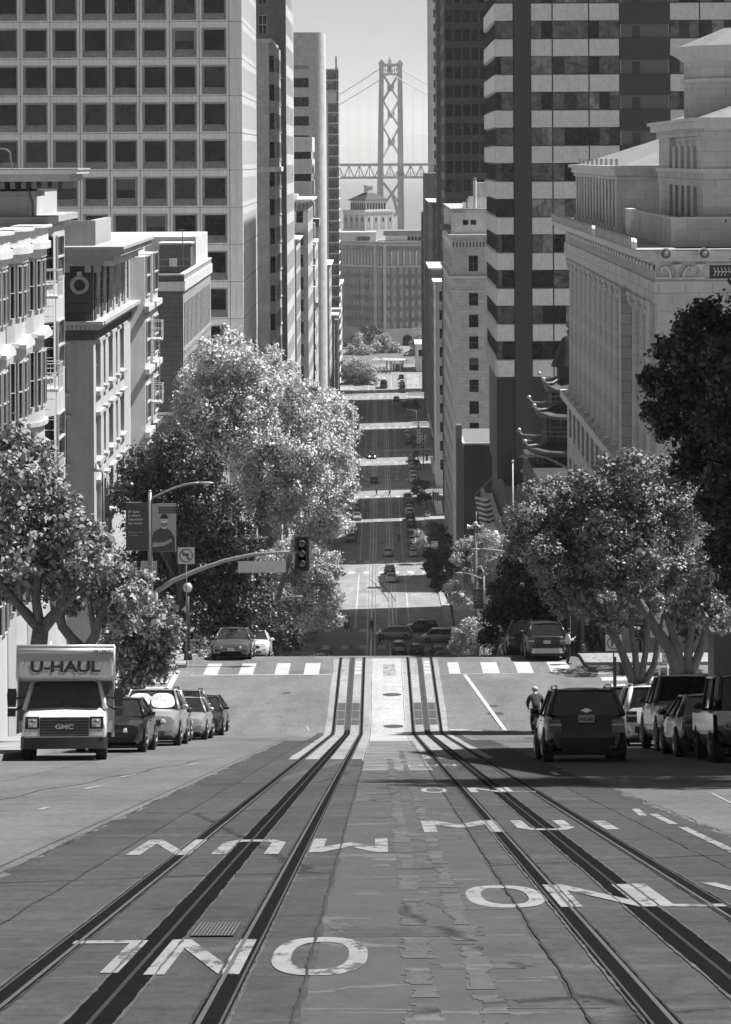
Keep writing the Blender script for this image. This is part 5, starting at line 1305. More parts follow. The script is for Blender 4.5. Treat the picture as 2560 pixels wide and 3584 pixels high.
b.holewall(12-R_-1.0,H,[(1.0,8.2)],rows,.6,'ashlar_light'); b.wins_grid([(1.0,8.2)],rows,.6,style='mull',glass='glass')
for k in range(26): b.lbox(1.0+.28*k,1.12+.28*k,-.02,.0,wz+4.35,wz+5.3,'groove','louvre')
q=b.part('roof'); q.box(X0-12,X0-R_-1,Y0,Y1,zt-.01,zt+.02,'roof_grey')
b.done()
b=Bld('balcony_glass_tower','slender glass tower with floor slabs and a roof mast nearest the bridge, left side',-13,880)
X0,Y0,Y1=-13,880,905; zb=gz(880)-1; zt=zt_at(240,880)
shell(b,X0-6,X0,Y0,Y1,zb,zt,'glass_sky',roof='roof_grey')
b.box(X0-4.0,X0-3.3,Y0-.3,Y0,zb,zt_at(322,880),'concrete','pier'); b.box(X0-.45,X0+.1,Y0-.3,Y0,zb,zt+.3,'mid_metal','pier'); 
z=zt
while z>zb+3: b.box(X0-6,X0+.2,Y0-.5,Y0+25,z-.35,z,'concrete','floor_slab'); b.at(X0-3.2,Y0-.02,0,WE); b.win(0,z-3.2,2.6,2.0,0,'plain',glass='glass_wavy'); b.win(-2.7,z-3.2,1.8,2.0,0,'plain',glass='glass_wavy'); z-=3.55
b.box(X0-6,X0-.5,Y0-.1,Y0,zt_at(360,880),zt_at(322,880),'concrete')
q=b.part('roof_mast'); q.tube([(X0-.6,Y0+1,zt),(X0-.6,Y0+1,zt_at(196,880))],.25,'mid_metal',6); b.done()
def simple_row(name,label,X0,Y0,Y1,py,m='ashlar_light',width=12,left=True,cols_w=1.2,pitch=3.0,fl=4.2,winh=2.3,cornice=.5,roof='roof_grey',glass='glass_dark',base=2.0,wm=None,cm='concrete',wc=None,face_w=True,street_m=None):
    """masonry building along the street: pierced west and street faces under a cornice"""
    b=Bld(name,label,X0,Y0); zb=gz(Y1)-1; zt=zt_at(py,Y0); H=zt-zb; Xf=X0-width if left else X0+width; sm=street_m or m
    nf=max(1,int((H-base-1.5)/fl)); rows=[(H-1.8-fl*j-winh,H-1.8-fl*j) for j in range(nf)][::-1]
    nc=int((width-1)/pitch); cw=wc or cols_w
    if left:
        b.at(Xf,Y0,zb,WE); cols=[(width-.9-pitch*k-cw,width-.9-pitch*k) for k in range(nc)][::-1]
    else:
        b.at(X0,Y0,zb,WE); cols=[(.9+pitch*k,.9+pitch*k+cw) for k in range(nc)]
    b.holewall(width,H,cols if face_w else [],rows,.3,m)
    if face_w: b.wins_grid(cols,rows,.3,style='sash' if Y0<520 else 'plain',glass=glass,frame='frame_mid')
    Ls=Y1-Y0; n2=int((Ls-1)/pitch)
    b.at(X0,Y0 if left else Y1,zb,LS if left else RS)
    cols=[(.9+pitch*k,.9+pitch*k+cols_w) for k in range(n2)]
    b.holewall(Ls,H,cols,rows,.1,sm); b.wins_grid(cols,rows,.1,style='plain',glass=glass)
    shell(b,min(X0,Xf),max(X0,Xf),Y0,Y1,zb,zt,m,skip=('w','r' if left else 'l'),roof=roof)
    if cornice:
        o=cornice; xa,xb=(Xf,X0+o) if left else (X0-o,Xf)
        b.box(xa,xb,Y0-o,Y1,zt,zt+.35,cm,'cornice'); xa,xb=(Xf,X0+o*.5) if left else (X0-o*.5,Xf); b.box(xa,xb,Y0-o*.5,Y1,zt-.45,zt,m,'cornice')
        b.box(xa,xb,Y0-o*.3,Y1,zb+H-1.5-fl*(nf)+.2,zb+H-1.5-fl*nf+.5,cm,'string_course')
    return b
simple_row('bank_building','narrow pale building with tall dark windows under the left towers',-14.7,480,505,842,'ashlar_light',9,cols_w=.9,pitch=1.6,winh=3.4).done()
b=simple_row('classical_building','classical pale building with a bracketed roof cornice under the left towers',-13.3,507,545,702,'ashlar_light',10,cols_w=1.3,pitch=2.6,cornice=.9); 
for k in range(12): b.box(-13.3-.8*k-.25,-13.3-.8*k,506,506.8,zt_at(740,507),zt_at(712,507),'concrete_dark','cornice')
b.box(-20,-15.4,510,520,zt_at(702,507),zt_at(680,507),'concrete','penthouse'); b.done()
simple_row('dark_arcade_building','dark low building with a white projecting cornice, left side before the rounded tower',-13.4,547,562,1078,'ashlar_dark',10,cornice=.9,cols_w=1.4).done()
b=simple_row('slim_white_tower','slim pale slab with a white water tank house on its roof',-13.9,590,617,852,'white_paint',6,cols_w=1.0,pitch=2.5,face_w=False,cornice=.2); b.box(-20,-13.0,590,600,zt_at(792,590),zt_at(765,590),'roof_white','roof_tank_house'); b.box(-18,-15,592,598,zt_at(852,590),zt_at(792,590),'concrete','roof_tank_house'); b.done()
b=simple_row('planter_roof_building','pale box building with shrubs on the roof and a carved bracket',-12.9,700,735,930,'ashlar_light',8,pitch=2.6,cornice=.6); b.done()
simple_row('stepped_building','dark masonry building with a stepped white ledge, left, far down the avenue',-12.4,738,750,1105,'brick_far',8,cornice=1.3).done()
simple_row('small_shopfront_building','small pale shopfront building far down the left kerb',-12.9,790,850,1120,'ashlar_mid',8,cornice=1.0).done()
simple_row('white_sliver_building','thin white building edge with balconies beside the far trees',-12.9,910,945,996,'white_paint',6,cornice=.6,pitch=2.0).done()
simple_row('infill_building','grey building wall filling the gap behind the left row',-13.2,213,236,1330,'ashlar_mid',12).done()
simple_row('hillside_block','plain pale block behind the street trees on the left hill',-13.4,253,294,1500,'ashlar_light',12).done()
simple_row('hidden_block','brick block behind the left street trees before the brick building',-13.4,156,179,1900,'brick_far',12).done()
simple_row('corner_bank','stone corner block just before the one-way street on the left',-14.0,334,358,1400,'ashlar_mid',12).done()
# ---------------------------------------------------------------- striped tower (right)
b=Bld('striped_tower','striped office tower with pebbled pale bands, dark glass strips and balconies, upper right',13.4,306)
X0,Y0,Y1=13.4,306,336; S=30.72; zlo=EYE-36.6; zt=EYE+42; Wd=34
def pxw(px): return (px-1735)/S
P0=zt_at(75,306)      # underside of one pale band
pitch=4.06
segs=[(1735,1798),(1860,1934),(1936,2062),(2064,2170),(2346,2450),(2452,2580),(2582,2700)]
bands=[P0+pitch*k for k in range(-10,10)]
b.at(X0,Y0,0,WE)
b.lbox(0,Wd,.35,.4,zlo,zt,'black_metal')
wrr=random.Random(21)
for zb_ in bands:
    if zb_<zlo+.5 or zb_+2>zt: continue
    for (a,c) in segs:
        xa,xc=pxw(a),pxw(c); bv=.16
        q=b.w; q.T=b.T
        q.add([(xa,.3,zb_-.02),(xc,.3,zb_-.02),(xc,.3,zb_+2.0),(xa,.3,zb_+2.0),(xa+.06,-.12,zb_+.10),(xc-.06,-.12,zb_+.10),(xc-.06,-.12,zb_+1.9),(xa+.06,-.12,zb_+1.9)],[(4,5,6,7),(0,1,5,4),(1,2,6,5),(2,3,7,6),(3,0,4,7)],'pebble_panel'); q.T=None
        # glass strip above
        n=max(1,round((xc-xa)/1.32)); 
        if (a,c)==segs[0]: cuts=[0,.33,1]
        else: cuts=[i/n for i in range(n+1)]
        for u0,u1 in zip(cuts,cuts[1:]):
            w=(xc-xa)*(u1-u0); g=wrr.choice(['glass_wavy','glass_wavy','glass','glass_dark','glass_sky'] if (a,c)!=segs[0] else ['glass','glass_wavy','glass_dark','blind' if zb_ in (bands[3],bands[12]) else 'glass'])
            b.win(xa+(xc-xa)*u0+.03,zb_+2.06,w-.06,1.92,.15,'plain' if g!='blind' else 'plain',glass=g)
# dark shaft and balcony stack
b.lbox(pxw(1800),pxw(1858),-.02,.35,zlo,zt,'dark_metal','service_shaft')
for k in range(18): 
    z=P0-pitch*9+pitch*k+1
    b.lbox(pxw(1800),pxw(1858),-.03,-.02,z,z+.03,'sign_black','service_shaft')
for zb_ in bands:
    if zb_<zlo: continue
    b.lbox(pxw(2172),pxw(2344),-.15,-.05,zb_-.45,zb_+2.0,'dark_metal','balcony_front')
    b.lbox(pxw(2172),pxw(2344),.3,.35,zb_+2.0,zb_+pitch-.45,'mid_metal')
    b.lbox(pxw(2215),pxw(2243),.27,.3,zb_+2.0,zb_+3.4,'dark_metal','balcony_door')
    for xx in (2173,2341): b.lbox(pxw(xx),pxw(xx)+.06,-.1,-.04,zb_+2.0,zb_+3.6,'frame_light','balcony_rail')
# street side face
b.at(X0,Y1,0,RS); b.lbox(0,Y1-Y0-.3,.35,.4,zlo,zt,'black_metal')
for zb_ in bands:
    if zb_<zlo+.5 or zb_+2>zt: continue
    for k in range(5):
        q=b.w; q.T=b.T; xa=.1+6*k; xc=xa+5.85; 
        q.add([(xa,.3,zb_-.02),(xc,.3,zb_-.02),(xc,.3,zb_+2.0),(xa,.3,zb_+2.0),(xa+.06,-.12,zb_+.10),(xc-.06,-.12,zb_+.10),(xc-.06,-.12,zb_+1.9),(xa+.06,-.12,zb_+1.9)],[(4,5,6,7),(0,1,5,4),(1,2,6,5),(2,3,7,6),(3,0,4,7)],'pebble_panel'); q.T=None
        b.win(xa,zb_+2.06,5.85,1.92,.2,'mull3',glass='glass_dark',frame='frame_dark')
b.box(X0+.4,X0+Wd,Y0+.4,Y1,zlo,zt,'black_metal'); 
# podium with terrace parapet
zp=EYE-41.3
b.box(12.9,50,285,336,gz(336)-2,zp-.6,'concrete','podium'); b.box(14,48,300,334,zp-.6,zlo,'black_metal','podium')
b.box(12.6,13.0,284.6,336,zp-2.2,zp,'pebble_panel','terrace_parapet'); b.box(13.0,50,284.6,285,zp-2.2,zp,'pebble_panel','terrace_parapet')
for k in range(5): b.box(16+6*k,17+6*k,302,303,zp-.6,zlo,'concrete_dark','column')
b.done()
# ---------------------------------------------------------------- pale corner tower (right, after second crossing)
b=Bld('terracotta_tower','pale terracotta tower with one column of paired windows left of the striped tower',13.1,479)
X0,Y0,Y1=13.1,479,545; zb=gz(545)-1; zt=zt_at(832,479); H=zt-zb; Wd=16; S=9400/479
b.at(X0,Y0,zb,WE); U=lambda px:(px-1581)/S
rows=[]; 
for k in range(16):
    y1=1027+75.8*k; y0=y1+45
    rows.append((zt_at(y0,479)-zb,zt_at(y1,479)-zb))
rows=[r_ for r_ in rows if r_[0]>1][::-1]+[(zt_at(952,479)-zb,zt_at(896,479)-zb)]
cols=[(U(1639),U(1672)),(U(1760),U(1793))]
b.holewall(Wd,H,cols,rows,.4,'terracotta'); rr=random.Random(5)
b.wins_grid(cols,rows,.4,pick=lambda i,j:{'style':'cross' if j==len(rows)-1 else rr.choice(['sash','blind','plain']),'glass':'glass_dark'},frame='frame_mid')
for c_ in rows[:-1]: b.lbox(U(1641),U(1670),.1,.3,c_[1]+.15,c_[1]+1.2,'concrete','spandrel_panel')
for z0,z1,o,m in ((zt_at(832,479),zt_at(822,479),.5,'white_paint'),(zt_at(870,479),zt_at(845,479),.12,'concrete'),(zt_at(975,479),zt_at(968,479),.6,'concrete'),(zt_at(990,479),zt_at(975,479),.3,'terracotta'),(zt_at(1022,479),zt_at(1018,479),.2,'concrete')):
    b.box(X0-o,X0+Wd,Y0-o,Y1,z0,z1,m,'cornice')
for k in range(24): b.box(X0+.1+.6*k,X0+.4+.6*k,Y0-.2,Y0-.12,zt_at(868,479),zt_at(848,479),'mid_metal','frieze_ornament')
b.lbox(U(1630),U(1683),-.1,0,zt_at(962,479)-zb,zt_at(958,479)-zb,'white_paint','window_surround'); b.lbox(U(1630),U(1683),-.1,0,zt_at(890,479)-zb,zt_at(886,479)-zb,'white_paint','window_surround')
b.at(X0,Y1,zb,RS); cols=[(1.2+3.2*k,2.9+3.2*k) for k in range(20)]
b.holewall(66,H,cols,rows,.4,'terracotta'); b.wins_grid(cols,rows,.4,style='plain',glass='glass_dark')
shell(b,X0,X0+Wd,Y0,Y1,zb,zt,'terracotta',skip=('w','l'),roof='roof_white')
zu=zt_at(738,479); q=b.part('upper_storey'); q.box(X0+.2,X0+Wd,Y0+2.5,Y1-8,zt,zu,'white_paint'); q.box(X0,X0+2.0,Y0+2.2,Y1-8,zt,zu-.4,'terracotta'); q.box(X0-.2,X0+Wd,Y0+2.1,Y1-8,zu,zu+.3,'roof_white')
b.at(X0+.2,Y0+2.49,0,WE)
for px in (1617,1645): b.win(U(px),zt_at(789,481),.95,.85,-.01,'sash',frame='frame_dark',glass='glass_dark')
b.box(U(1625)+X0,U(1657)+X0,Y0+6,Y0+9,zu,zt_at(712,481),'concrete','roof_house'); b.box(U(1670)+X0,U(1720)+X0,Y0+7,Y0+12,zu,zt_at(642,481),'white_paint','roof_house'); b.box(U(1648)+X0,U(1720)+X0,Y0+6.5,Y0+12.5,zu,zt_at(692,481),'concrete','roof_house')
q=b.part('chimney'); q.tube([(U(1665)+X0,Y0+4,zu),(U(1665)+X0,Y0+4,zt_at(628,481))],.32,'white_paint',10); q.ball((U(1665)+X0,Y0+4,zt_at(630,481)),.36,'concrete_dark',10)
q=b.part('vent_pipe'); q.tube([(U(1638)+X0,Y0+4.2,zu),(U(1638)+X0,Y0+4.2,zt_at(698,481))],.2,'roof_white',8)
b.box(X0-1.6,X0,Y0+6,Y0+22,zt_at(805,490),zt_at(790,490),'concrete_dark','side_cornice')
b.done()
# ---------------------------------------------------------------- dark tower
b=Bld('dark_glass_tower','very tall near-black gridded tower just right of the bridge',13.8,556)
X0,Y0,Y1=13.8,556,588; zb=gz(556)-1; zt=EYE+48; Wd=24; H=zt-zb
mat('tower_dark',0.035,0.55,0.15,0.3,spec=0.3)
b.at(X0,Y0,zb,WE); cols=[(.3+1.78*k,1.75+1.78*k) for k in range(13)]; rows=[(3.9*j+1.2,3.9*j+3.7) for j in range(int(H/3.9))]
b.holewall(Wd,H,cols,rows,.12,'tower_dark'); b.wins_grid(cols,rows,.12,style='plain',glass='glass_dark')
b.at(X0,Y1,zb,RS); cols=[(.6+4*k,2.8+4*k) for k in range(8)]
b.holewall(32,H,cols,rows,.3,'tower_dark'); rr=random.Random(7); b.wins_grid(cols,rows,.3,pick=lambda i,j:{'glass':rr.choice(['glass_dark','glass_dark','blind_dim'])})
shell(b,X0,X0+Wd,Y0,Y1,zb,zt,'tower_dark',skip=('w','l')); b.done()
simple_row('mottled_tower','dark tower edge catching broken reflections beside the near-black tower',14.8,676,689,-420,'tower_dark',12,left=False,pitch=1.6,cols_w=1.1,glass='glass_wavy',cornice=0).done()
simple_row('white_eaves_building','building with a thin white eaves slab sticking out over the avenue, right side',13.1,622,655,942,'concrete_dark',10,left=False,cornice=1.6).done()
simple_row('ornate_corner_building','grey building with a small ornate pale cornice, right of the bridge deck',13.9,691,748,712,'ashlar_dark',8,left=False,cornice=.9).done()
simple_row('pale_edge_tower','pale tower seen edge-on right of the bridge, rising out of the frame',15.8,800,850,-480,'ashlar_light',10,left=False,cornice=0,pitch=3,cols_w=.8).done()
simple_row('grey_stub_building','flat-topped dark grey building standing just right of the bridge deck',13.3,768,798,607,'ashlar_dark',7,left=False,cornice=0,face_w=False).done()
b=simple_row('reflecting_glass_building','dark glass building with wavy reflections, last before the plaza on the right',14.1,876,887,742,'tower_dark',7,left=False,cornice=0,pitch=1.5,cols_w=1.2,glass='glass_wavy',fl=3.6)
q=b.part('lettering'); q.T=None; add_text(q,'201',14.9,875.7,zt_at(1450,876),1.3,'sign_white',rot90=True); b.done()
simple_row('white_kiosk_building','small white flat-roofed building at the edge of the far plaza',13.2,962,985,1208,'white_paint',10,left=False,cornice=.4,roof='roof_white').done()
simple_row('pale_low_building','pale low block with cornice along the right kerb far down',12.7,603,621,992,'concrete',5,left=False,cornice=.5).done()
b=Bld('dark_granite_block','dark polished granite block with a sharp white coping behind the siren pole',13.4,430)
X0,Y0,Y1=13.4,430,455; zb=gz(455)-1; zt=zt_at(1557,430)
shell(b,X0,X0+10,Y0,Y1,zb,zt,'tower_dark',roof='concrete_dark'); b.box(X0-.1,X0+10,Y0-.1,Y0+.2,zt,zt+.22,'white_paint','coping'); b.box(X0-.1,X0+.2,Y0+.2,Y1,zt,zt+.22,'white_paint','coping')
b.box(X0-1.0,X0-.01,Y0+6,Y0+9,zb,zt_at(1490,436),'mid_metal','pylon'); b.box(X0+3.2,X0+9.9,Y0-.9,Y0-.01,zb,zt-.02,'tower_dark','lower_wing')
b.done()
simple_row('plaza_building','pale low plaza building right of the lit block',30,390,425,1800,'concrete',12,left=False,cornice=.3).done()
# ---------------------------------------------------------------- pagoda building
b=Bld('pagoda_building','pagoda-roofed corner building with three upturned eaves and a bell-shaped top',16,222)
cx,cy=16.2,226
shell(b,12.6,30,212,236,gz(236)-2,zt_at(1640,222),'brick_dark',roof='tile_dark')
def eave(z,hw,hy,tip,name='pagoda_roof',rise=.9,inner=.55):
    q=MB(); vs=[];n=4
    # four curved roof planes built from rings with lifted corners
    rings=[]
    for t in (0,.3,.6,1.0):
        f=1-(1-inner)*t; zz=z+rise*(t**1.6); ring=[]
        for (sx,sy) in ((-1,-1),(1,-1),(1,1),(-1,1)):
            ring.append((sx,sy,f,zz))
        rings.append((f,zz,t))
    pts=[]
    for f,zz,t in rings:
        R1=[]
        for (ax,ay),(bx,by) in zip([(-1,-1),(1,-1),(1,1),(-1,1)],[(1,-1),(1,1),(-1,1),(-1,-1)]):
            for k in range(6):
                u=k/6; x=ax+(bx-ax)*u; y=ay+(by-ay)*u; e=(abs(2*u-1))**4
                R1.append((cx+x*hw*f*(1+tip*.10*e*(1-t)),cy+y*hy*f*(1+tip*.10*e*(1-t)),zz+tip*.55*e*(1-t)**2))
        pts.append(R1)
    n=24; vs=[p for R1 in pts for p in R1]
    fs=[(i*n+k,i*n+(k+1)%n,(i+1)*n+(k+1)%n,(i+1)*n+k) for i in range(3) for k in range(n)]+[[3*n+k for k in range(n)]]
    q.add(vs,fs,'tile_dark'); q.build(name,b.r,world=True)
    q=MB(); q.add([(x,y,zz-.22) for x,y,zz in pts[0]]+[(x,y,zz-.01) for x,y,zz in pts[0]],[(k,(k+1)%n,n+(k+1)%n,n+k) for k in range(n)]+[list(range(n))[::-1]],'mid_metal'); q.build('eave_trim',b.r,world=True)
    for i,(sx,sy) in enumerate(((0,0),(6,0),(12,0),(18,0))):
        q=MB(); c0=Vector(pts[0][sx]); c3=Vector(pts[3][sx]); q.tube([c3+Vector((0,0,.05)),(c0+c3)/2+Vector((0,0,-.05)),c0+Vector((0,0,.12)),c0+(c0-c3).normalized()*.35+Vector((0,0,.45))],[.09,.09,.1,.06],'grey_metal',6)
        q.ball(c0+(c0-c3).normalized()*.38+Vector((0,0,.58)),.17,'light_metal',8); q.build('ridge_ornament',b.r,world=True,smooth=True)
def storey(z0,z1,hw,hy):
    q=b.part('pagoda_body'); q.box(cx-hw,cx+hw,cy-hy,cy+hy,z0,z1,'dark_stucco')
    for s in (-1,1): 
        q=MB()
        for k in range(5): q.tube([(cx-hw-.35+(2*hw+.7)*k/4,cy-hy-.4,z0+.1),(cx-hw-.35+(2*hw+.7)*k/4,cy-hy-.4,z0+.85)],.05,'mid_metal',5)
        q.tube([(cx-hw-.4,cy-hy-.4,z0+.85),(cx+hw+.4,cy-hy-.4,z0+.85)],.05,'grey_metal',5); q.tube([(cx-hw-.4,cy-hy-.4,z0+.45),(cx+hw+.4,cy-hy-.4,z0+.45)],.035,'grey_metal',5)
        if s<0: q.build('balcony_rail',b.r,world=True)
    b.at(cx-hw,cy-hy,0,WE); b.win(.3,z0+.4,hw*.8,(z1-z0)*.65,-.01,'cross',frame='frame_mid',glass='glass'); b.win(hw+.2,z0+.4,hw*.75,(z1-z0)*.65,-.01,'cross',frame='frame_mid',glass='glass')
z3=zt_at(1590,222); z2=zt_at(1468,222); z1=zt_at(1378,222)
storey(zt_at(1700,222),z3+.2,3.0,3.0); eave(z3,3.6,4.0,1.0)
storey(z3+.8,z2+.2,2.3,2.3); eave(z2,2.85,3.2,1.0)
storey(z2+.8,z1+.2,1.8,1.8); eave(z1,2.1,2.4,1.0)
q=MB(); q.lathe([(1.0,zt_at(1330,222)),(1.05,zt_at(1302,222)),(1.62,zt_at(1298,222)),(1.35,zt_at(1270,222)),(1.0,zt_at(1235,222)),(.75,zt_at(1205,222)),(.55,zt_at(1195,222)),(.2,zt_at(1190,222))],'tile_dark',12,(cx-.15,cy,0)); q.build('bell_roof',b.r,world=True,auto=30)
q=MB(); q.lathe([(.12,zt_at(1192,222)),(.3,zt_at(1175,222)),(.1,zt_at(1165,222)),(.35,zt_at(1155,222)),(.05,zt_at(1132,222))],'mid_metal',10,(cx-.15,cy,0)); q.build('finial',b.r,world=True)
q=b.part('pagoda_body'); q.box(cx-1.2,cx+1.2,cy-1.2,cy+1.2,z1+.6,zt_at(1300,222),'dark_stucco')
# low street eave
cx,cy=16.3,220; eave(zt_at(1718,222),3.6,4.0,1.3,rise=1.0)
b.done()
# ---------------------------------------------------------------- neoclassical hotel (right)
b=Bld('neoclassical_hotel','white neoclassical hotel with giant columns, carved frieze and stepped upper blocks',13.35,129)
X0,Y0,Y1=13.35,129,191; zb=gz(191)-2
TCm='terracotta'
zc=EYE-7.0; zbse=EYE-16.5
# base storeys, rusticated
b.at(X0,Y1,zb,RS); Ls=Y1-Y0; cols=[(2.0+3.85*k,4.1+3.85*k) for k in range(15)]
Hb=zbse-zb; rows=[(Hb-3.1,Hb-1.1),(Hb-7.0,Hb-4.6),(Hb-11,Hb-8.6)][::-1]; rows=[r_ for r_ in rows if r_[0]>1]
b.holewall(Ls,Hb,cols,rows,.4,TCm); b.wins_grid(cols,rows,.4,style='cross',frame='frame_dark',glass='glass_dark')
for k in range(17): b.lbox(0,Ls,-.06,0,.85*k,.85*k+.78,TCm) if .85*k+.8<Hb-.1 and False else None
b.lbox(-.2,Ls+.2,-.5,0,Hb-.5,Hb,'white_paint','plinth_ledge')
# wall behind the columns
b.at(X0+2.3,Y1,zbse,RS); H2=zc-zbse; rows2=[(.8,3.2),(4.4,6.6),(7.4,8.9)]
b.holewall(Ls-1.1,H2,cols[:14],rows2,.35,TCm); b.wins_grid(cols[:14],rows2,.35,style='cross',frame='frame_light',glass='glass')
# west face
b.at(X0,Y0,zb,WE); Ww=32; Hw=zc-zb; 
colsw=[(3.2+4*k,4.7+4*k) for k in range(7)]; rw_=[(Hw-2.6,Hw-.9),(Hw-6,Hw-3.8),(Hw-9.4,Hw-7.2)][::-1]
b.holewall(Ww,Hw,colsw,rw_,.4,'ashlar_light'); b.wins_grid(colsw,rw_,.4,style='cross',frame='frame_light',glass='glass_dark')
q=b.w; q.T=None; q.box(X0,X0+1.1,Y0+.01,Y0+3,zbse,zc,TCm)
# entablature: architrave, frieze, cornice (street side and west side)
for z0,z1,o,m in ((-7.0,-6.0,.15,TCm),(-6.0,-5.0,.05,'ashlar_light'),(-5.0,-4.8,.55,'white_paint'),(-4.8,-4.5,.95,'white_paint'),(-4.5,-4.42,1.05,'roof_white')):
    b.box(X0-o,X0+Ww,Y0-o*.55,Y1+o,EYE+z0,EYE+z1,m,'entablature')
b.box(X0-.1,X0+Ww,Y0-.12,Y1,EYE-6.08,EYE-5.98,'white_paint','entablature')
for k in range(150):
    y=Y0+.2+.41*k
    if y<Y1: b.box(X0-.62,X0-.1,y,y+.2,EYE-5.0,EYE-4.82,'concrete','dentil')
for k in range(70): b.box(X0+.1+.4*k,X0+.3+.4*k,Y0-.22,Y0-.05,EYE-4.98,EYE-4.86,'concrete','dentil')
rr=random.Random(31)
for k in range(100):
    y=Y0+.3+.6*k; q=MB()
    if y>Y1: break
    q=b.part('frieze_ornament'); q.T=None
    q.ball((X0-.06,y+.15,EYE-5.35),.16,'mid_metal' if k%3==0 else 'concrete',6,(.6,1,1)); q.tube([(X0-.06,y,EYE-5.85),(X0-.1,y+.2,EYE-5.6),(X0-.06,y+.35,EYE-5.3)],.06,'concrete',5)
for k in range(54):
    y=Y0+.6+1.15*k
    if y<Y1: q=MB(); q.prism([(y-.2,EYE-4.42),(y+.2,EYE-4.42),(y+.26,EYE-4.1),(y,EYE-3.92),(y-.26,EYE-4.1)],X0-1.05,X0-.9,'white_paint','x'); q.build('antefix',b.r,world=True)
# roundels on the west cornice and carved panels
for xx in (pix(2322,900,Y0).x,pix(2456,900,Y0).x):
    q=MB(); n=20; q.prism([(xx+.33*math.cos(PI*i/n),EYE-4.85+.40*math.sin(PI*i/n)+.1) for i in range(n+1)],Y0-.75,Y0-.5,'white_paint','y'); q.build('roundel',b.r,world=True)
    q=MB(); q.ball((xx,Y0-.78,EYE-4.62),.13,'roof_white',8,(1,.5,1)); q.ball((xx,Y0-.76,EYE-4.62),.24,'mid_metal',14,(1,.25,1)); q.build('roundel_mask',b.r,world=True)
for i,xx in enumerate((pix(2365,900,Y0).x,pix(2448,900,Y0).x)):
    q=MB(); q.lathe([(.26,-.36),(.26,-.30),(.1,-.22),(.06,-.05),(.06,.05),(.1,.2),(.26,.3),(.26,.36)],'concrete',12,(xx,Y0-.06,EYE-5.5)); 
    if i==0:
        for s in (-1,1):
            q.tube([(xx+s*.28,Y0-.1,EYE-5.85),(xx+s*.35,Y0-.1,EYE-5.5),(xx+s*.55,Y0-.1,EYE-5.25),(xx+s*.75,Y0-.1,EYE-5.35),(xx+s*.7,Y0-.1,EYE-5.5)],.06,'concrete',6)
            q.tube([(xx+s*.3,Y0-.1,EYE-5.8),(xx+s*1.0,Y0-.1,EYE-5.8),(xx+s*1.05,Y0-.1,EYE-5.45)],.05,'concrete',6)
    q.build('carved_urn',b.r,world=True,smooth=True)
xx=pix(2480,900,Y0).x; q=MB(); q.box(xx,xx+3.4,Y0-.04,Y0-.0275,EYE-5.85,EYE-5.2,'dark_stucco'); q.box(xx-.08,xx+3.48,Y0-.08,Y0-.03,EYE-5.2,EYE-5.12,'white_paint'); q.box(xx-.08,xx+3.48,Y0-.08,Y0-.03,EYE-5.93,EYE-5.85,'white_paint')
for k in range(16):
    for s in (-1,1): q.tube([(xx+.3+.17*k,Y0-.06,EYE-5.52),(xx+.2+.17*k,Y0-.06,EYE-5.52+s*.2)],.025,'concrete',4)
q.tube([(xx+.2,Y0-.06,EYE-5.52),(xx+3.1,Y0-.06,EYE-5.52)],.02,'concrete',4); q.build('carved_palm_panel',b.r,world=True)
# giant columns
q=MB(); q.lathe([(.62,0),(.62,.18),(.52,.22),(.58,.36),(.47,.46),(.455,.9),(.44,4),(.40,8.4),(.38,8.75),(.46,8.85),(.5,9.1)],'ashlar_light',20); q.box(-.66,.66,-.66,.66,9.1,9.35,'white_paint'); q.box(-.72,.72,-.72,.72,-.12,.0,'white_paint')
for s in (-1,1):
    q.cyl((s*.45,-.55,8.95),.17,1.1,'white_paint',10,'y')
    q.cyl((-.55,s*.45,8.72),.12,1.1,'concrete',10,'x')
cm=q.mesh('column',False); 
for p in cm.polygons: p.use_smooth = len(p.vertices)==4 and abs(p.normal.z)<.5
for k in range(16):
    y=Y0+4.3+3.85*k
    if y<Y1-.3:
        o=link('column',cm,b.r,(X0+.35-X0,y-Y0,zbse+.12-b.r.location.z))
# square corner pier with a niche between column runs
b.box(X0-.25,X0+1.1,Y0+1.1,Y0+3.0,zbse,zc,'ashlar_light','corner_pier'); b.box(X0-.45,X0+1.1,Y0+14.2,Y0+15.6,zbse,zc-.02,TCm,'corner_pier')
# main body + roof terrace
shell(b,X0+1.0,X0+Ww,Y0+.5,Y1,zb,EYE-4.42,'ashlar_light',roof='roof_grey')
b.box(X0+1.0,X0+1.3,Y0+3,Y0+30,EYE-4.42,EYE-3.0,'ashlar_light','roof_parapet'); b.box(X0+1.0,X0+Ww,Y0+2.6,Y0+3,EYE-4.42,EYE-3.05,'ashlar_light','roof_parapet'); b.box(X0+.95,X0+Ww,Y0+2.5,Y0+3.05,EYE-3.05,EYE-2.95,'white_paint','roof_parapet'); b.box(X0+.95,X0+1.35,Y0+3.05,Y0+30,EYE-3.05,EYE-2.95,'white_paint','roof_parapet')
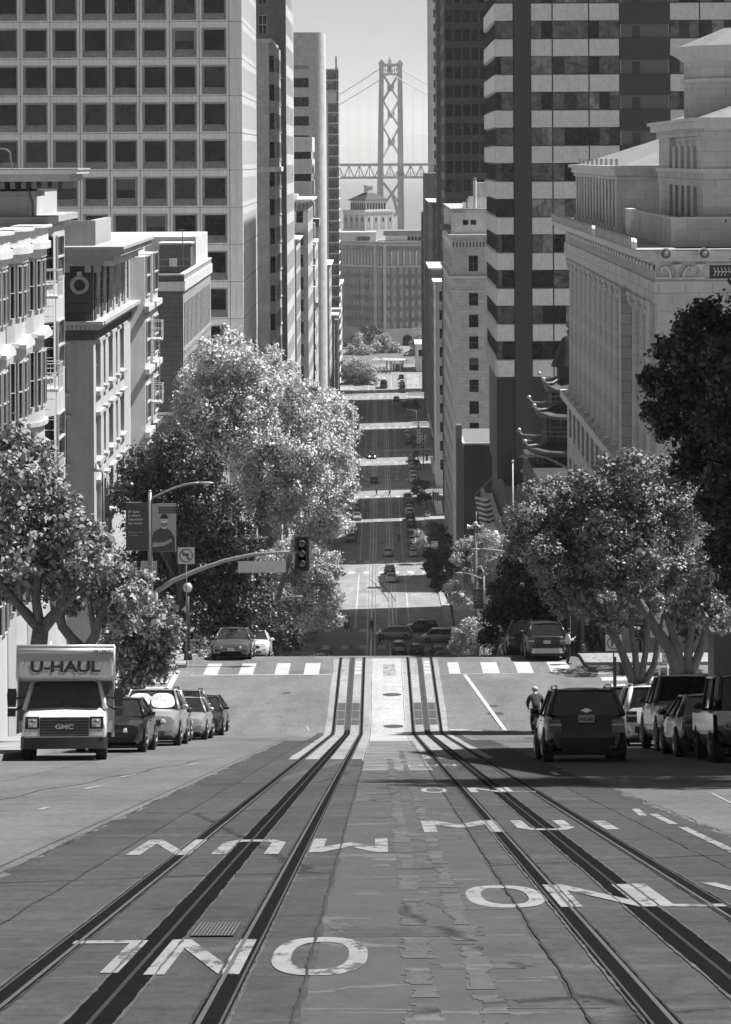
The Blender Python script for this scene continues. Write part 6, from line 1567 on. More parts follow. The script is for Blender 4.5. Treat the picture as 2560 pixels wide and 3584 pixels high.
# second block with engaged pilasters
Xs,Ya,Yb=13.95,156.5,191; zs0,zs1=EYE-4.42,EYE-.55
shell(b,Xs+.35,Xs+20,Ya,Yb,zs0,zs1,'ashlar_light',roof='tile_dark')
for k in range(15):
    y=Ya+.25+2.4*k
    if y+1<Yb: b.box(Xs-.05,Xs+.35,y,y+1.1,zs0,zs1-.75,'ashlar_light','pilaster'); b.box(Xs-.18,Xs+.35,y-.1,y+1.2,zs0,zs0+.35,'white_paint','pilaster')
b.at(Xs+.34,Yb,0,RS)
for k in range(14): b.win(.6+2.4*k+.3,zs0+.6,.8,1.9,-.01,'plain',glass='glass')
for z0,z1,o in ((-.75,-.5,.05),(-.5,-.15,.2),(-.15,.05,.4)): b.box(Xs-o,Xs+20,Ya-o,Yb+o,zs1+z0,zs1+z1,'white_paint' if o>.1 else TCm,'upper_cornice')
q=b.part('hip_roof'); q.T=None; q.add([(Xs+.3,Ya+.3,zs1+.06),(Xs+20,Ya+.3,zs1+.06),(Xs+20,Yb,zs1+.06),(Xs+.3,Yb,zs1+.06),(Xs+10,Ya+9,zs1+3.3),(Xs+10,Yb-9,zs1+3.3)],[(0,1,4),(1,2,5,4),(2,3,5),(3,0,4,5)],'roof_grey')
for k in range(9): b.box(Xs+.05,Xs+.2,Ya+2+3.6*k,Ya+2.12+3.6*k,zs1+.05,zs1+.45,'grey_metal','vent_pipe')
# third block (nearer, higher)
Xt,Ya,Yb=16.0,132.3,153; zs0,zs1=EYE-4.4,EYE+1.75
shell(b,Xt+.35,Xt+22,Ya+.3,Yb,zs0,zs1,'ashlar_light',roof='tile_dark')
b.box(Xt,Xt+.35,Ya+.3,Ya+2.6,zs0,zs1,'ashlar_light'); b.box(Xt,Xt+22,Ya,Ya+.3,zs0,zs1,'ashlar_light'); b.box(Xt,Xt+.35,Yb-5.5,Yb,zs0,zs1,'ashlar_light')
for k in range(4):
    y=Ya+4.0+2.75*k; b.box(Xt-.02,Xt+.34,y,y+1.3,zs0,zs1-1.2,'ashlar_light','pilaster')
b.at(Xt+.345,Yb,0,RS)
for k in range(4): b.win(Yb-(Ya+4.0+2.75*k+2.02)-.6,zs0+.3,1.2,3.9,-.01,'plain',glass='glass')
for z0,z1,o,m in ((-3.25,-2.55,.06,TCm),(-2.55,-2.35,.18,'white_paint'),(-.7,-.35,.12,TCm),(-.35,.0,.45,'white_paint'),(.0,.18,.62,'white_paint')): b.box(Xt-o,Xt+22,Ya-o,Yb+o,zs1+z0,zs1+z1,m,'upper_cornice')
q=b.part('hip_roof'); q.add([(Xt+.2,Ya+.2,zs1+.19),(Xt+22,Ya+.2,zs1+.19),(Xt+22,Yb,zs1+.19),(Xt+.2,Yb,zs1+.19),(Xt+9,Ya+8,zs1+3.2),(Xt+9,Yb-8,zs1+3.2)],[(0,1,4),(1,2,5,4),(2,3,5),(3,0,4,5)],'roof_grey')
# octagonal lantern
q=b.part('lantern'); q.T=None; lx,ly=19.8,142.5
def octo(r0,r1,z0,z1,m,part='lantern'): 
    b.part(part).lathe([(r0,z0),(r1,z1)],m,8,(lx,ly,0))
import math as _m
for z0,z1,r0,r1,m in ((1.4,5.0,3.55,3.55,'ashlar_light'),(3.9,4.1,3.75,3.75,'white_paint'),(5.0,5.35,3.6,4.1,'white_paint'),(5.35,5.8,4.15,4.15,'white_paint'),(5.8,6.9,3.9,1.2,'roof_grey'),(6.9,7.5,.9,.9,'light_metal'),(7.5,7.75,1.0,.3,'grey_metal')):
    octo(r0,r1,EYE+z0,EYE+z1,m)
b.done()
# ---------------------------------------------------------------- building at the end of the avenue
b=Bld('end_office_building','long brick office building with a colonnaded top closing the avenue under the bridge',2.5,1100)
zb=gz(1100)-1; zt=zt_at(845,1100); H=zt-zb
mat('brick_pale',0.33,0.9,0.06,0.1); mat('stone_far',0.52,0.9,0.06,0.1)
A=(2.7,1100); Lp=(-24,1131); Rp=(28,1106)
def wing(p,q_,nb,pairs):
    dx,dy=q_[0]-p[0],q_[1]-p[1]; L_=math.hypot(dx,dy); ang=math.atan2(dy,dx); b.at(p[0],p[1],zb,ang); pw=L_/nb
    cols=[(pw*k+pw*.28,pw*k+pw*.72) for k in range(nb)]
    rows=[(zt_at(y+10,1100)-zb,zt_at(y-11,1100)-zb) for y in (1140,1102,1064,1026,988,950)]
    b.holewall(L_,zt_at(935,1100)-zb,cols,rows,.35,'brick_pale'); rr=random.Random(nb)
    b.wins_grid(cols,rows,.35,pick=lambda i,j:{'style':rr.choice(['halfblind','sash','sash']),'frame':'frame_light','glass':'glass_dark'})
    zr=zt_at(935,1100)-zb; rows=[(zr+.8,zr+6.8)]
    b.holewall(L_,H-zr,cols,rows,.5,'stone_far',z0=zr); b.wins_grid(cols,rows,.5,style='cross',frame='frame_light',glass='glass')
    for k in range(nb+1): 
        q=MB(); q.T=b.T; q.tube([(pw*k,-.25,zr+.6),(pw*k,-.25,zr+6.9)],.42,'stone_far',8); q.build('column',b.r,world=True,smooth=True)
    for z0,z1,o in ((zr-.2,zr+.5,.4),(H-1.9,H-1.2,.3),(H-.6,H,1.0),(zt_at(1156,1100)-zb,zt_at(1150,1100)-zb,.5)): b.lbox(-.2,L_,-o,0,z0,z1,'stone_far','cornice')
    for k in range(int(L_/.9)): b.lbox(.9*k,.9*k+.4,-.8,-.3,H-1.1,H-.65,'stone_far','dentil')
    b.lbox(0,L_,-.12,-.001,0,zt_at(1156,1100)-zb,'stone_far')
wing(Lp,A,20,False); wing(A,Rp,10,True)
q=b.w; q.prism([A,Rp,(28,1150),(-24,1150),Lp][::-1],zb,zt-.3,'roof_white')
for (x,y) in ((A[0]-.2,A[1]-.5),(-1.4,1103.9)): q.box(x-.6,x+.6,y-.2,y+1.2,zb,zt-1,'stone_far')
q=b.part('arched_doorway'); xd=pix(1420,1200,1101).x
n=16; q.prism([(xd-1.9,zb+1),(xd+1.9,zb+1)]+[(xd+1.9*math.cos(PI*i/n),zt_at(1190,1100)+1.9*math.sin(PI*i/n)) for i in range(n+1)],1101.6-.3,1101.6+.2,'glass_dark','y')
# roofs in front of the cupola
b.box(-17,-1,1108,1125,zt,zt_at(812,1108),'white_paint','roof_storey'); b.box(3,26,1108,1125,zt,zt_at(825,1108),'white_paint','roof_storey'); b.box(2,27,1107,1126,zt_at(825,1108),zt_at(808,1108),'roof_grey','roof_storey')
for k in range(12): b.box(-9+.8*k if k<7 else 12+1.5*(k-7),-8.5+.8*k if k<7 else 13+1.5*(k-7),1107.7,1107.95,zt_at(842,1108),zt_at(828,1108),'glass_dark','roof_window')
# cupola turned to the viewer corner-on
cX,cY=pix(1288,700,1128).x,1128+9; ang=math.radians(38)
TT=Matrix.Translation((cX,cY,0))@Matrix.Rotation(ang,4,'Z')
def cb(x0,x1,y0,y1,z0,z1,m,part): q=b.part(part); q.T=TT; q.box(x0,x1,y0,y1,z0,z1,m); q.T=None
Y_=1128; h1=7.6
cb(-h1,h1,-h1,h1,zt_at(850,Y_),zt_at(742,Y_),'stone_far','cupola'); cb(-h1-.4,h1+.4,-h1-.4,h1+.4,zt_at(742,Y_),zt_at(736,Y_),'stone_far','cupola')
for s in range(-3,4,2):
    for f in (0,1):
        q=b.part('cupola_panel'); q.T=TT
        if f==0: q.box(s*1.9-1.2,s*1.9+1.2,-h1-.1,-h1-.01,zt_at(800,Y_),zt_at(752,Y_),'brick_pale'); q.box(s*1.9-.3,s*1.9+.3,-h1-.2,-h1-.1,zt_at(775,Y_),zt_at(762,Y_),'glass_dark')
        else: q.box(-h1-.1,-h1-.01,s*1.9-1.2,s*1.9+1.2,zt_at(800,Y_),zt_at(752,Y_),'brick_pale'); q.box(-h1-.2,-h1-.1,s*1.9-.3,s*1.9+.3,zt_at(775,Y_),zt_at(762,Y_),'glass_dark')
        q.T=None
h2=5.4
cb(-h2,h2,-h2,h2,zt_at(736,Y_),zt_at(702,Y_),'stone_far','cupola')
for k in range(7):
    for f in (0,1):
        q=b.part('cupola_arcade'); q.T=TT; a=-h2+.5+1.5*k
        if f==0: q.prism([(a,zt_at(733,Y_)),(a+.9,zt_at(733,Y_)),(a+.9,zt_at(714,Y_)),(a+.45,zt_at(709,Y_)),(a,zt_at(714,Y_))],-h2-.05,-h2-.01,'glass_dark','y')
        else: q.prism([(a,zt_at(733,Y_)),(a+.9,zt_at(733,Y_)),(a+.9,zt_at(714,Y_)),(a+.45,zt_at(709,Y_)),(a,zt_at(714,Y_))],-h2-.05,-h2-.01,'glass_dark','x')
        q.T=None
q=b.part('cupola_roof'); q.T=TT; q.frustum(0,0,zt_at(702,Y_),zt_at(699,Y_),h2+.9,h2+.9,h2+.8,h2+.8,'tile_dark'); q.frustum(0,0,zt_at(699,Y_),zt_at(676,Y_),h2+.7,h2+.7,1.6,1.6,'tile_dark'); q.box(-1.3,1.3,-1.3,1.3,zt_at(678,Y_),zt_at(653,Y_),'stone_far'); q.box(-1.7,1.7,-1.7,1.7,zt_at(653,Y_),zt_at(649,Y_),'stone_far'); q.T=None
b.done()

# very tall dark bank tower, unseen, placed and sized to shade the crossing
b=Bld('unseen_bank_tower','dark bank tower unseen behind the striped tower, sized to shade the crossing',28,376); b.box(28,85,376,410,gz(376)-1,gz(376)+190,'tower_dark')
for k in range(45): b.box(27.9,85,375.9,375.99,gz(376)+3+4.1*k,gz(376)+4.2+4.1*k,'glass_dark','window_band')
b.done()
b=Bld('shade_annex','unseen dark block added behind the striped office tower to shade the street',20,340); b.box(20,47,340.2,360,gz(350)-2,EYE+42,'tower_dark'); b.done()  # unseen block, added to keep sun off the road before the crossing

b=Bld('unseen_apartment_block','unseen pale apartment block outside the right edge, added to shade the parked cars',14,51.5); b.box(14,26,50.5,73,gz(72)-1,gz(60)+22,'ashlar_mid'); b.done()  # out of view, put in and sized to throw shade over the right lane
# ================================================================== BRIDGE
def bridge():
    Yb=2350; root=thing('suspension_bridge_tower','tall cross-braced bridge tower with its deck and cables, pale in the haze','bridge',(pix(1368,800,Yb).x,Yb,.5))
    S=FPX/Yb
    def legx(side,z): # px centre and half-width at height, from photograph tapers
        f=(z-0)/165.0
        if side<0: return pix(1328+ (1333-1328)*f + (0),555,Yb).x
        return pix(1408+(1404-1408)*f,555,Yb+14).x
    ztop=EYE+(555-222)/S
    for side,yy in ((-1,Yb),(1,Yb+14)):
        q=MB(); x0,x1=pix(1331 if side<0 else 1406,0,yy).x, pix(1341 if side<0 else 1405,0,yy).x
        xb,xt=x0,x1
        wb,wt=3.1,1.95
        q.add([(xb-wb,yy-4,0),(xb+wb,yy-4,0),(xb+wb,yy+4,0),(xb-wb,yy+4,0),(xt-wt,yy-2.5,ztop),(xt+wt,yy-2.5,ztop),(xt+wt,yy+2.5,ztop),(xt-wt,yy+2.5,ztop)],[(0,3,2,1),(4,5,6,7),(0,1,5,4),(1,2,6,5),(2,3,7,6),(3,0,4,7)],'bridge_steel')
        q.box(xt-2.6,xt+2.6,yy-3.2,yy+3.2,ztop-1.5,ztop+1.5,'bridge_steel'); q.box(xt-1.3,xt+1.3,yy-1.5,yy+1.5,ztop+1.5,ztop+3.2,'bridge_steel')
        q.build('tower_leg',root,world=True)
        q=MB(); q.box(xb+wb*.35,xb+wb*.45,yy-4.15,yy-4.0,2,ztop-20,'concrete_dark'); q.build('leg_recess',root,world=True)
    def P(px,py,side): 
        v=pix(px,py,Yb+(2 if side<0 else 12)); return v
    nodes=[255,352,446,545,0]
    ys=[258,308,350,400,445,495,545]
    xl,xr=1345,1398
    segs=[(262,355),(355,448),(448,548)]
    for a,c in segs:
        for A_,B_ in (((xl,a),(xr+3,c)),((xr,a),(xl-3,c))):
            q=MB(); p0,p1=P(A_[0],A_[1],-1 if A_[0]<1370 else 1),P(B_[0],B_[1],-1 if B_[0]<1370 else 1); q.tube([p0,p1],1.15,'bridge_steel',4); q.build('cross_brace',root,world=True)
        q=MB(); m=P(1371,(a+c)/2,0); q.box(m.x-3,m.x+3,m.y-1.2,m.y+1.2,m.z-3,m.z+3,'bridge_steel'); q.build('gusset_plate',root,world=True)
    for A_,B_ in (((1342,640),(1402,720)),((1398,640),(1340,722)),((1345,790),(1398,735)),((1372,680),(1405,800))):
        q=MB(); q.tube([P(A_[0],A_[1],-1 if A_[0]<1370 else 1),P(B_[0],B_[1],-1 if B_[0]<1370 else 1)],1.15,'bridge_steel',4); q.build('cross_brace',root,world=True)
    # top portal
    q=MB(); a,c=P(1340,228,-1),P(1405,228,1); q.box(a.x,c.x,Yb,Yb+12,a.z-1,a.z+1.2,'bridge_steel'); a2=P(1340,258,-1); q.box(a2.x,c.x,Yb+2,Yb+10,a2.z-1.2,a2.z+.2,'bridge_steel')
    for k in range(8): x=a.x+(c.x-a.x)*(k+.5)/8; q.box(x-.35,x+.35,Yb+3,Yb+5,a2.z,a.z,'bridge_steel')
    b_=P(1368,218,0); q.box(b_.x-1.6,b_.x+1.6,Yb+3,Yb+6,a.z-6,b_.z+1.5,'bridge_steel'); q.box(b_.x-.4,b_.x+.4,Yb+3,Yb+4,b_.z+1.5,b_.z+4.5,'bridge_steel'); q.build('top_portal',root,world=True)
    # deck
    zt_,zb_=P(1300,578,0).z,P(1300,622,0).z
    q=MB(); q.box(-420,420,Yb+1,Yb+15,zt_-.8,zt_+1.6,'bridge_steel'); q.box(-420,420,Yb+1,Yb+15,zb_-.8,zb_+1.2,'bridge_steel'); q.build('deck',root,world=True)
    q=MB(); n=0; x=-300
    pitch=9.0
    while x<300:
        for yy in (Yb+1,Yb+15):
            q.tube([(x,yy,zb_),(x+pitch/2,yy,zt_)],.42,'bridge_steel',4); q.tube([(x+pitch/2,yy,zt_),(x+pitch,yy,zb_)],.42,'bridge_steel',4); q.box(x+pitch/2-.25,x+pitch/2+.25,yy-.2,yy+.2,zb_,zt_,'bridge_steel')
        x+=pitch
    q.build('deck_truss',root,world=True)
    # traffic hint: dark lane barrier on the upper deck
    q=MB(); r=random.Random(3)
    # cables
    def cable(pxa,pya,slope_,sgn,yy,hang=True):
        pts=[]; top=pix(pxa,pya,yy); 
        for k in range(24):
            dx=k*9.0; z=top.z-slope_*dx+.0007*dx*dx*1.1; pts.append((top.x+sgn*dx,yy,z))
        q=MB(); q.tube(pts,.42,'bridge_steel',5); q.build('main_cable',root,world=True)
        if hang:
            for i,p in enumerate(pts[1:20]):
                q=MB(); q.tube([p,(p[0],yy,zt_)],.07,'bridge_steel',3); q.build('suspender_rope',root,world=True)
    cable(1335,240,.66,-1,Yb); cable(1342,240,.62,1,Yb); cable(1398,238,.66,-1,Yb+14); cable(1411,245,.60,1,Yb+14)
bridge()
# ================================================================== TREES
def leafmat(name, base, trans=0.25, rough=0.45, spread=.45):
    m=bpy.data.materials.new(name); m.use_nodes=True; t=m.node_tree; L=t.links.new; N=t.nodes.new; p=t.nodes['Principled BSDF']
    g=N('ShaderNodeNewGeometry'); r=N('ShaderNodeMapRange'); r.inputs[3].default_value=base*(1-spread); r.inputs[4].default_value=base*(1+spread); L(g.outputs['Random Per Island'],r.inputs[0])
    L(r.outputs[0],p.inputs['Base Color']); p.inputs['Roughness'].default_value=rough; p.inputs['Specular IOR Level'].default_value=.5
    tr=N('ShaderNodeBsdfTranslucent'); L(r.outputs[0],tr.inputs['Color']); mx=N('ShaderNodeMixShader'); mx.inputs[0].default_value=trans
    L(p.outputs[0],mx.inputs[1]); L(tr.outputs[0],mx.inputs[2]); L(mx.outputs[0],t.nodes['Material Output'].inputs['Surface']); MATS[name]=m
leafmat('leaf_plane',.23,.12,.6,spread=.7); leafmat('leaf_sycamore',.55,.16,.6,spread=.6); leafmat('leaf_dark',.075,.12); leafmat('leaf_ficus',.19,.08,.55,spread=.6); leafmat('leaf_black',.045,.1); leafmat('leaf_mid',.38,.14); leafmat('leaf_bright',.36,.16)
mat('bark',0.10,0.95,0.5,6,bump=.6,bscale=14); mat('bark_pale',0.11,0.9,0.35,5,bump=.4,bscale=12); mat('bark_dark',0.04,0.95,0.3,5)
def leaves(lobes, size, dens, rng, asp=.62, up=.35):
    """leaf quads scattered in clumps over the given spheres (cx,cy,cz,r)"""
    V_=[]
    for (cx,cy,cz,r) in lobes:
        n=int(dens*11*r*r/(size*size)); n=max(60,min(n,34000))
        K=max(6,int(10+r*9)); cd=rng.normal(size=(K,3)); cd/=np.linalg.norm(cd,axis=1)[:,None]
        cr=r*rng.uniform(.66,1.02,K)[:,None]; cc=cd*cr
        k=rng.integers(0,K,n); sp=r*rng.uniform(.09,.20,K)[k][:,None]
        dl=rng.normal(size=(n,3)); P=cc[k]+dl*sp; cn=dl/np.maximum(np.linalg.norm(dl,axis=1)[:,None],1e-3)
        m2=n//4; d2=rng.normal(size=(m2,3)); d2/=np.linalg.norm(d2,axis=1)[:,None]; P[:m2]=d2*(r*rng.uniform(.2,.85,m2)[:,None])
        P[:,2]*=.9
        sc=np.ones(n); sc[:m2]=1.7
        C=P+np.array([cx,cy,cz])
        out=P/np.maximum(np.linalg.norm(P,axis=1)[:,None],1e-3)
        nrm=rng.normal(size=(n,3))*.45+cn*.8+out*.35+np.array([0,0,up]); nrm/=np.linalg.norm(nrm,axis=1)[:,None]
        a=np.cross(nrm,rng.normal(size=(n,3))); a/=np.maximum(np.linalg.norm(a,axis=1)[:,None],1e-4); b=np.cross(nrm,a)
        s=(size*rng.uniform(.6,1.3,n)*sc)[:,None]
        q=np.stack([C-a*s*.5, C+b*s*asp*.5+nrm*s*.06, C+a*s*.5, C-b*s*asp*.5+nrm*s*.06],axis=1)
        V_.append(q.reshape(-1,3))
    return np.concatenate(V_)
def leaf_object(name,verts,m,parent):
    n=len(verts)//4; me=bpy.data.meshes.new(name); o0=np.array(parent.location) if parent else 0
    me.vertices.add(n*4); me.vertices.foreach_set('co',(verts-o0).astype(np.float32).ravel())
    me.loops.add(n*4); me.loops.foreach_set('vertex_index',np.arange(n*4,dtype=np.int32))
    me.polygons.add(n); me.polygons.foreach_set('loop_start',np.arange(0,n*4,4,dtype=np.int32)); me.polygons.foreach_set('loop_total',np.full(n,4,dtype=np.int32))
    me.materials.append(MATS[m]); me.update(calc_edges=True); return link(name,me,parent)
NLEAF=0
def tree(name,label,X,Y,lobes,m='leaf_mid',size=.16,dens=3.0,trunk=None,stems=None,bark='bark',group='street trees',depth=1.0,seed=0,rt=.2,cat='tree',spread=1.0,fill=True,twigs=0):
    """lobes: (px,py,rpx[,dy]) circles of crown seen in the photograph at distance Y"""
    global NLEAF
    rng=np.random.default_rng(seed+100); root=thing(name,label,cat,(X,Y,gz(Y)),group=group)
    L=[]
    for lb in lobes:
        px,py,rp=lb[:3]; dy=lb[3] if len(lb)>3 else rng.uniform(-1,1)*depth
        yy=Y+dy; c=pix(px,py,yy); r=rp*yy/FPX; L.append((c.x,yy,c.z,r))
        if fill: L.append((c.x+rng.uniform(-.3,.3)*r,yy+r*1.3,c.z,r*.85))
    v=leaves(L,size,dens,rng); NLEAF+=len(v)//4; leaf_object('crown',v,m,root)
    cz=sum(l[2] for l in L)/len(L); q=MB()
    if trunk:
        for pts,rr_ in trunk:
            P=[pix(a,b_,Y+(c_ if len(t_)>2 else 0)) for t_ in pts for a,b_,c_ in [(t_+(0,))[:3]]]
            k=len(P); q.tube(P,[(rr_[0]+(rr_[1]-rr_[0])*i/(k-1))*Y/FPX for i in range(k)],bark,10)
        q.build('trunk',root,world=True,smooth=True)
    else:
        g=Vector((X,Y,gz(Y)-.1)); cx=sum(l[0] for l in L)/len(L); low=min(l[2]-l[3]*.5 for l in L)
        h=max(1.5,(cz-g.z)); q.tube([g,g+Vector((.05,0,h*.35)),Vector((X+(cx-X)*.4,Y,g.z+h*.7)),Vector((cx,Y,cz))],[rt,rt*.8,rt*.6,rt*.3],bark,8); q.build('trunk',root,world=True,smooth=True)
        for l in L[::2][:7]:
            q=MB(); a=Vector((X+(cx-X)*.4,Y,g.z+h*.6)); c=a+(Vector(l[:3])-a)*.7; q.tube([a,(a+c)/2+Vector((0,0,.3)),c],[rt*.45,rt*.3,rt*.1],bark,6); q.build('limb',root,world=True,smooth=True)
    return root
GP='plane trees on the left pavement near the camera'
t=tree('plane_tree','big-leafed plane tree with a thick mottled trunk behind the box truck, leftmost',-10.3,81,
 [(40,1520,75),(110,1580,70),(30,1640,110),(130,1680,95),(60,1780,120),(190,1760,80),(240,1830,80),(120,1880,130),(30,1930,110),(220,1930,110),(330,1870,60),(300,1960,80),(100,2000,100),(200,2040,80),(30,2050,60),(-20,1750,120),(-30,1600,100)],
 'leaf_plane',.17,2.2,trunk=[([(118,2640),(122,2400),(118,2240),(128,2170)],(34,28)),([(128,2190),(80,2140),(30,2080),(-20,2010)],(24,9)),([(128,2190),(190,2120),(215,2040),(225,1960)],(24,8)),([(125,2200),(110,2090),(120,1980),(90,1860)],(20,8)),([(190,2120),(260,2060),(320,2000)],(12,5)),([(120,1980),(60,1800),(20,1700)],(8,3))],seed=1,group=GP,depth=1.2)
t=tree('plane_tree','plane tree with a forked trunk, second from the left edge',-10.3,94,
 [(340,1960,70),(270,2010,80),(420,2010,60),(350,2070,90),(230,2090,60),(450,2080,70),(400,2150,80),(480,2020,45),(300,1930,60),(240,1960,70)],
 'leaf_plane',.17,2.4,trunk=[([(284,2600),(284,2400),(280,2262)],(30,27)),([(280,2270),(235,2225),(200,2180),(195,2130)],(20,15)),([(280,2270),(315,2215),(330,2150),(380,2080)],(20,10)),([(200,2180),(170,2120),(160,2050)],(14,7)),([(315,2215),(300,2120),(290,2040)],(12,6))],seed=2,group=GP,depth=1.0)
tree('plane_tree','leafy plane tree hanging low over the silver cars, third from the left edge',-9.8,107,
 [(470,2120,70),(520,2160,80),(440,2210,80),(560,2210,60),(500,2270,90),(575,2270,45),(420,2290,70),(540,2330,60),(470,2350,60),(380,2230,70),(360,2300,70),(340,2370,50),(430,2390,50),(585,2180,40),(600,2220,30)],
 'leaf_plane',.18,2.4,seed=3,group=GP,depth=1.0,rt=.22)
GS='trees lining the left pavement down the hill'
tree('street_tree','dark fine-leafed street tree behind the banner pole',-10,131,
 [(470,1640,90),(420,1730,60),(580,1560,80),(640,1590,60),(560,1690,120),(690,1640,90),(450,1720,80),(740,1760,110),(640,1820,130),(510,1850,110),(800,1830,90),(740,1950,120),(600,1960,120),(850,1920,70),(480,1960,80),(660,2070,110),(810,2060,100),(560,2090,80),(880,2030,60),(700,2150,90),(850,2150,80),(770,2200,70),(600,2180,70),(900,2110,50)],
 'leaf_dark',.16,2.4,seed=4,group=GS,depth=1.6,rt=.3)
tree('sycamore_tree','tall bright sycamore, highest crown on the left',-10,152,
 [(790,1180,55),(730,1230,70),(830,1250,80),(690,1310,70),(780,1320,100),(880,1290,60),(640,1400,60),(720,1420,100),(840,1420,100),(920,1370,70),(610,1470,50),(680,1520,90),(800,1520,110),(900,1500,90)],
 'leaf_sycamore',.165,2.2,seed=5,group=GS,depth=2.0,rt=.3)
tree('sycamore_tree','bright sycamore with a pointed top beside the tallest crown',-9.5,182,
 [(955,1225,32),(945,1270,45),(1000,1300,50),(960,1340,70),(1030,1370,60),(1080,1350,40),(980,1430,100),(1070,1450,90),(1120,1400,45),(940,1540,100),(1040,1560,110),(900,1640,110),(1000,1680,110),(1080,1660,80),(880,1750,90),(980,1790,90),(1130,1560,60)],
 'leaf_sycamore',.185,2.2,seed=6,group=GS,depth=2.5,rt=.3)
tree('sycamore_tree','bright sycamore leaning farthest out over the tracks',-9.0,232,
 [(1150,1380,30),(1170,1420,50),(1110,1460,60),(1200,1470,40),(1160,1530,80),(1100,1580,90),(1200,1600,50),(1150,1660,80),(1220,1700,30),(1100,1740,90),(1180,1750,50),(1080,1830,90),(1160,1840,60),(1130,1500,70),(1225,1440,22),(1060,1920,70)],
 'leaf_sycamore',.21,2.3,seed=7,group=GS,depth=2.5,rt=.3)
tree('street_tree','sunlit round-crowned tree low on the left hill above the white sedan',-8.8,262,
 [(1010,2010,70),(940,2060,60),(1090,1990,60),(1140,1960,40),(1060,2080,80),(970,2130,70),(1130,2050,50),(1110,2140,65),(1040,2170,60),(1150,2100,45),(1170,2000,25),(920,1990,70),(1000,1930,60),(1160,2170,30),(1070,1950,50)],
 'leaf_mid',.22,2.4,seed=8,group=GS,depth=2.0,rt=.25)
tree('street_tree','small sunlit tree beside the round mirror lamp on the left',-9.9,139,
 [(690,2190,30),(670,2230,35),(705,2250,30),(680,2285,35),(660,2270,25)],'leaf_mid',.14,2.4,seed=9,group=GS,depth=.5,rt=.08)
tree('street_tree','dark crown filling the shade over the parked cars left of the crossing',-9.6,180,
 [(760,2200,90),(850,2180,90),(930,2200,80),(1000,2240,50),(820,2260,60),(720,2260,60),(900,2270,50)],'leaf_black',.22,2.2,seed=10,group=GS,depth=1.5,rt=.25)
GRt='trees on the right pavement'
tree('ficus_tree','broad sunlit ficus with many bare stems at the right corner',10.3,101,
 [(1830,1820,70),(1880,1750,80),(1800,1870,50),(1950,1735,70),(2030,1700,60),(2120,1650,60),(2210,1640,70),(2290,1660,60),(2360,1690,60),(2410,1730,50),(1920,1820,100),(2030,1770,110),(2150,1740,110),(2270,1760,110),(2370,1800,80),(1850,1880,80),(1960,1910,110),(2090,1880,120),(2220,1880,120),(2340,1890,100),(1890,1960,90),(2000,2010,100),(2120,1990,110),(2250,1990,110),(2370,1980,90),(1930,2060,80),(2050,2080,90),(2170,2090,90),(2440,1830,60),(1800,1930,45),(1960,2130,50),(2040,2150,50),(2120,2170,45),(2240,2130,60),(2330,2110,60),(2010,2110,60)],
 'leaf_ficus',.12,2.5,bark='bark_pale',trunk=[([(2215,2640),(2216,2450),(2212,2400)],(38,36)),([(2205,2420),(2180,2350),(2150,2270),(2120,2190),(2060,2120)],(18,7)),([(2212,2420),(2205,2300),(2190,2200),(2160,2100)],(14,6)),([(2220,2410),(2240,2300),(2250,2190),(2240,2100)],(13,6)),([(2228,2420),(2270,2340),(2290,2240),(2310,2140)],(14,6)),([(2150,2270),(2110,2220),(2080,2140)],(8,4)),([(2190,2200),(2130,2120),(2100,2050)],(6,3))],seed=11,group=GRt,depth=1.8,twigs=1)
tree('ficus_tree','dark-leafed ficus whose pale stems fan out beside the right parked cars',10.5,91,
 [(2270,2000,50),(2310,2060,50),(2250,1960,40),(2350,2010,60),(2420,2060,80),(2480,1980,80),(2530,2060,80),(2380,2120,60),(2460,2140,70),(2540,2150,60),(2290,2120,40),(2200,2080,40),(2120,2110,40),(2420,2160,50),(2510,2190,50)],
 'leaf_ficus',.135,2.3,bark='bark_pale',trunk=[([(2392,2640),(2388,2440),(2376,2370)],(44,38)),([(2365,2390),(2330,2290),(2270,2200),(2225,2120),(2190,2050)],(26,9)),([(2372,2380),(2350,2270),(2320,2180),(2290,2090)],(18,7)),([(2384,2380),(2395,2260),(2410,2170),(2450,2090)],(18,7)),([(2392,2390),(2440,2270),(2460,2180),(2520,2100)],(18,7)),([(2330,2290),(2340,2200),(2350,2120)],(12,5)),([(2376,2380),(2360,2330),(2320,2150)],(10,5))],seed=12,group=GRt,depth=1.2)
tree('evergreen_tree','black-looking dense evergreen cut by the right edge, nearest tree',11.0,72,
 [(2480,1110,70),(2420,1160,80),(2520,1180,90),(2340,1240,70),(2430,1270,100),(2540,1300,110),(2290,1340,65),(2370,1380,110),(2480,1420,120),(2275,1450,50),(2330,1490,80),(2430,1540,120),(2540,1530,110),(2480,1660,110),(2400,1640,70),(2560,1680,110),(2530,1800,110),(2470,1780,70),(2540,1930,100),(2570,2050,90),(2600,1200,120),(2620,1400,130),(2800,1000,200),(2860,760,220),(2820,520,200),(2950,900,240),(2900,420,200),(2760,1250,180),(2800,1600,200),(3000,650,220)],
 'leaf_black',.13,2.2,bark='bark_dark',trunk=[([(2700,2640),(2690,2300),(2660,1900),(2600,1500)],(45,20)),([(2680,2200),(2580,1950),(2520,1750)],(20,8)),([(2640,1800),(2500,1500),(2420,1300)],(18,6))],seed=13,group=GRt,depth=1.4)
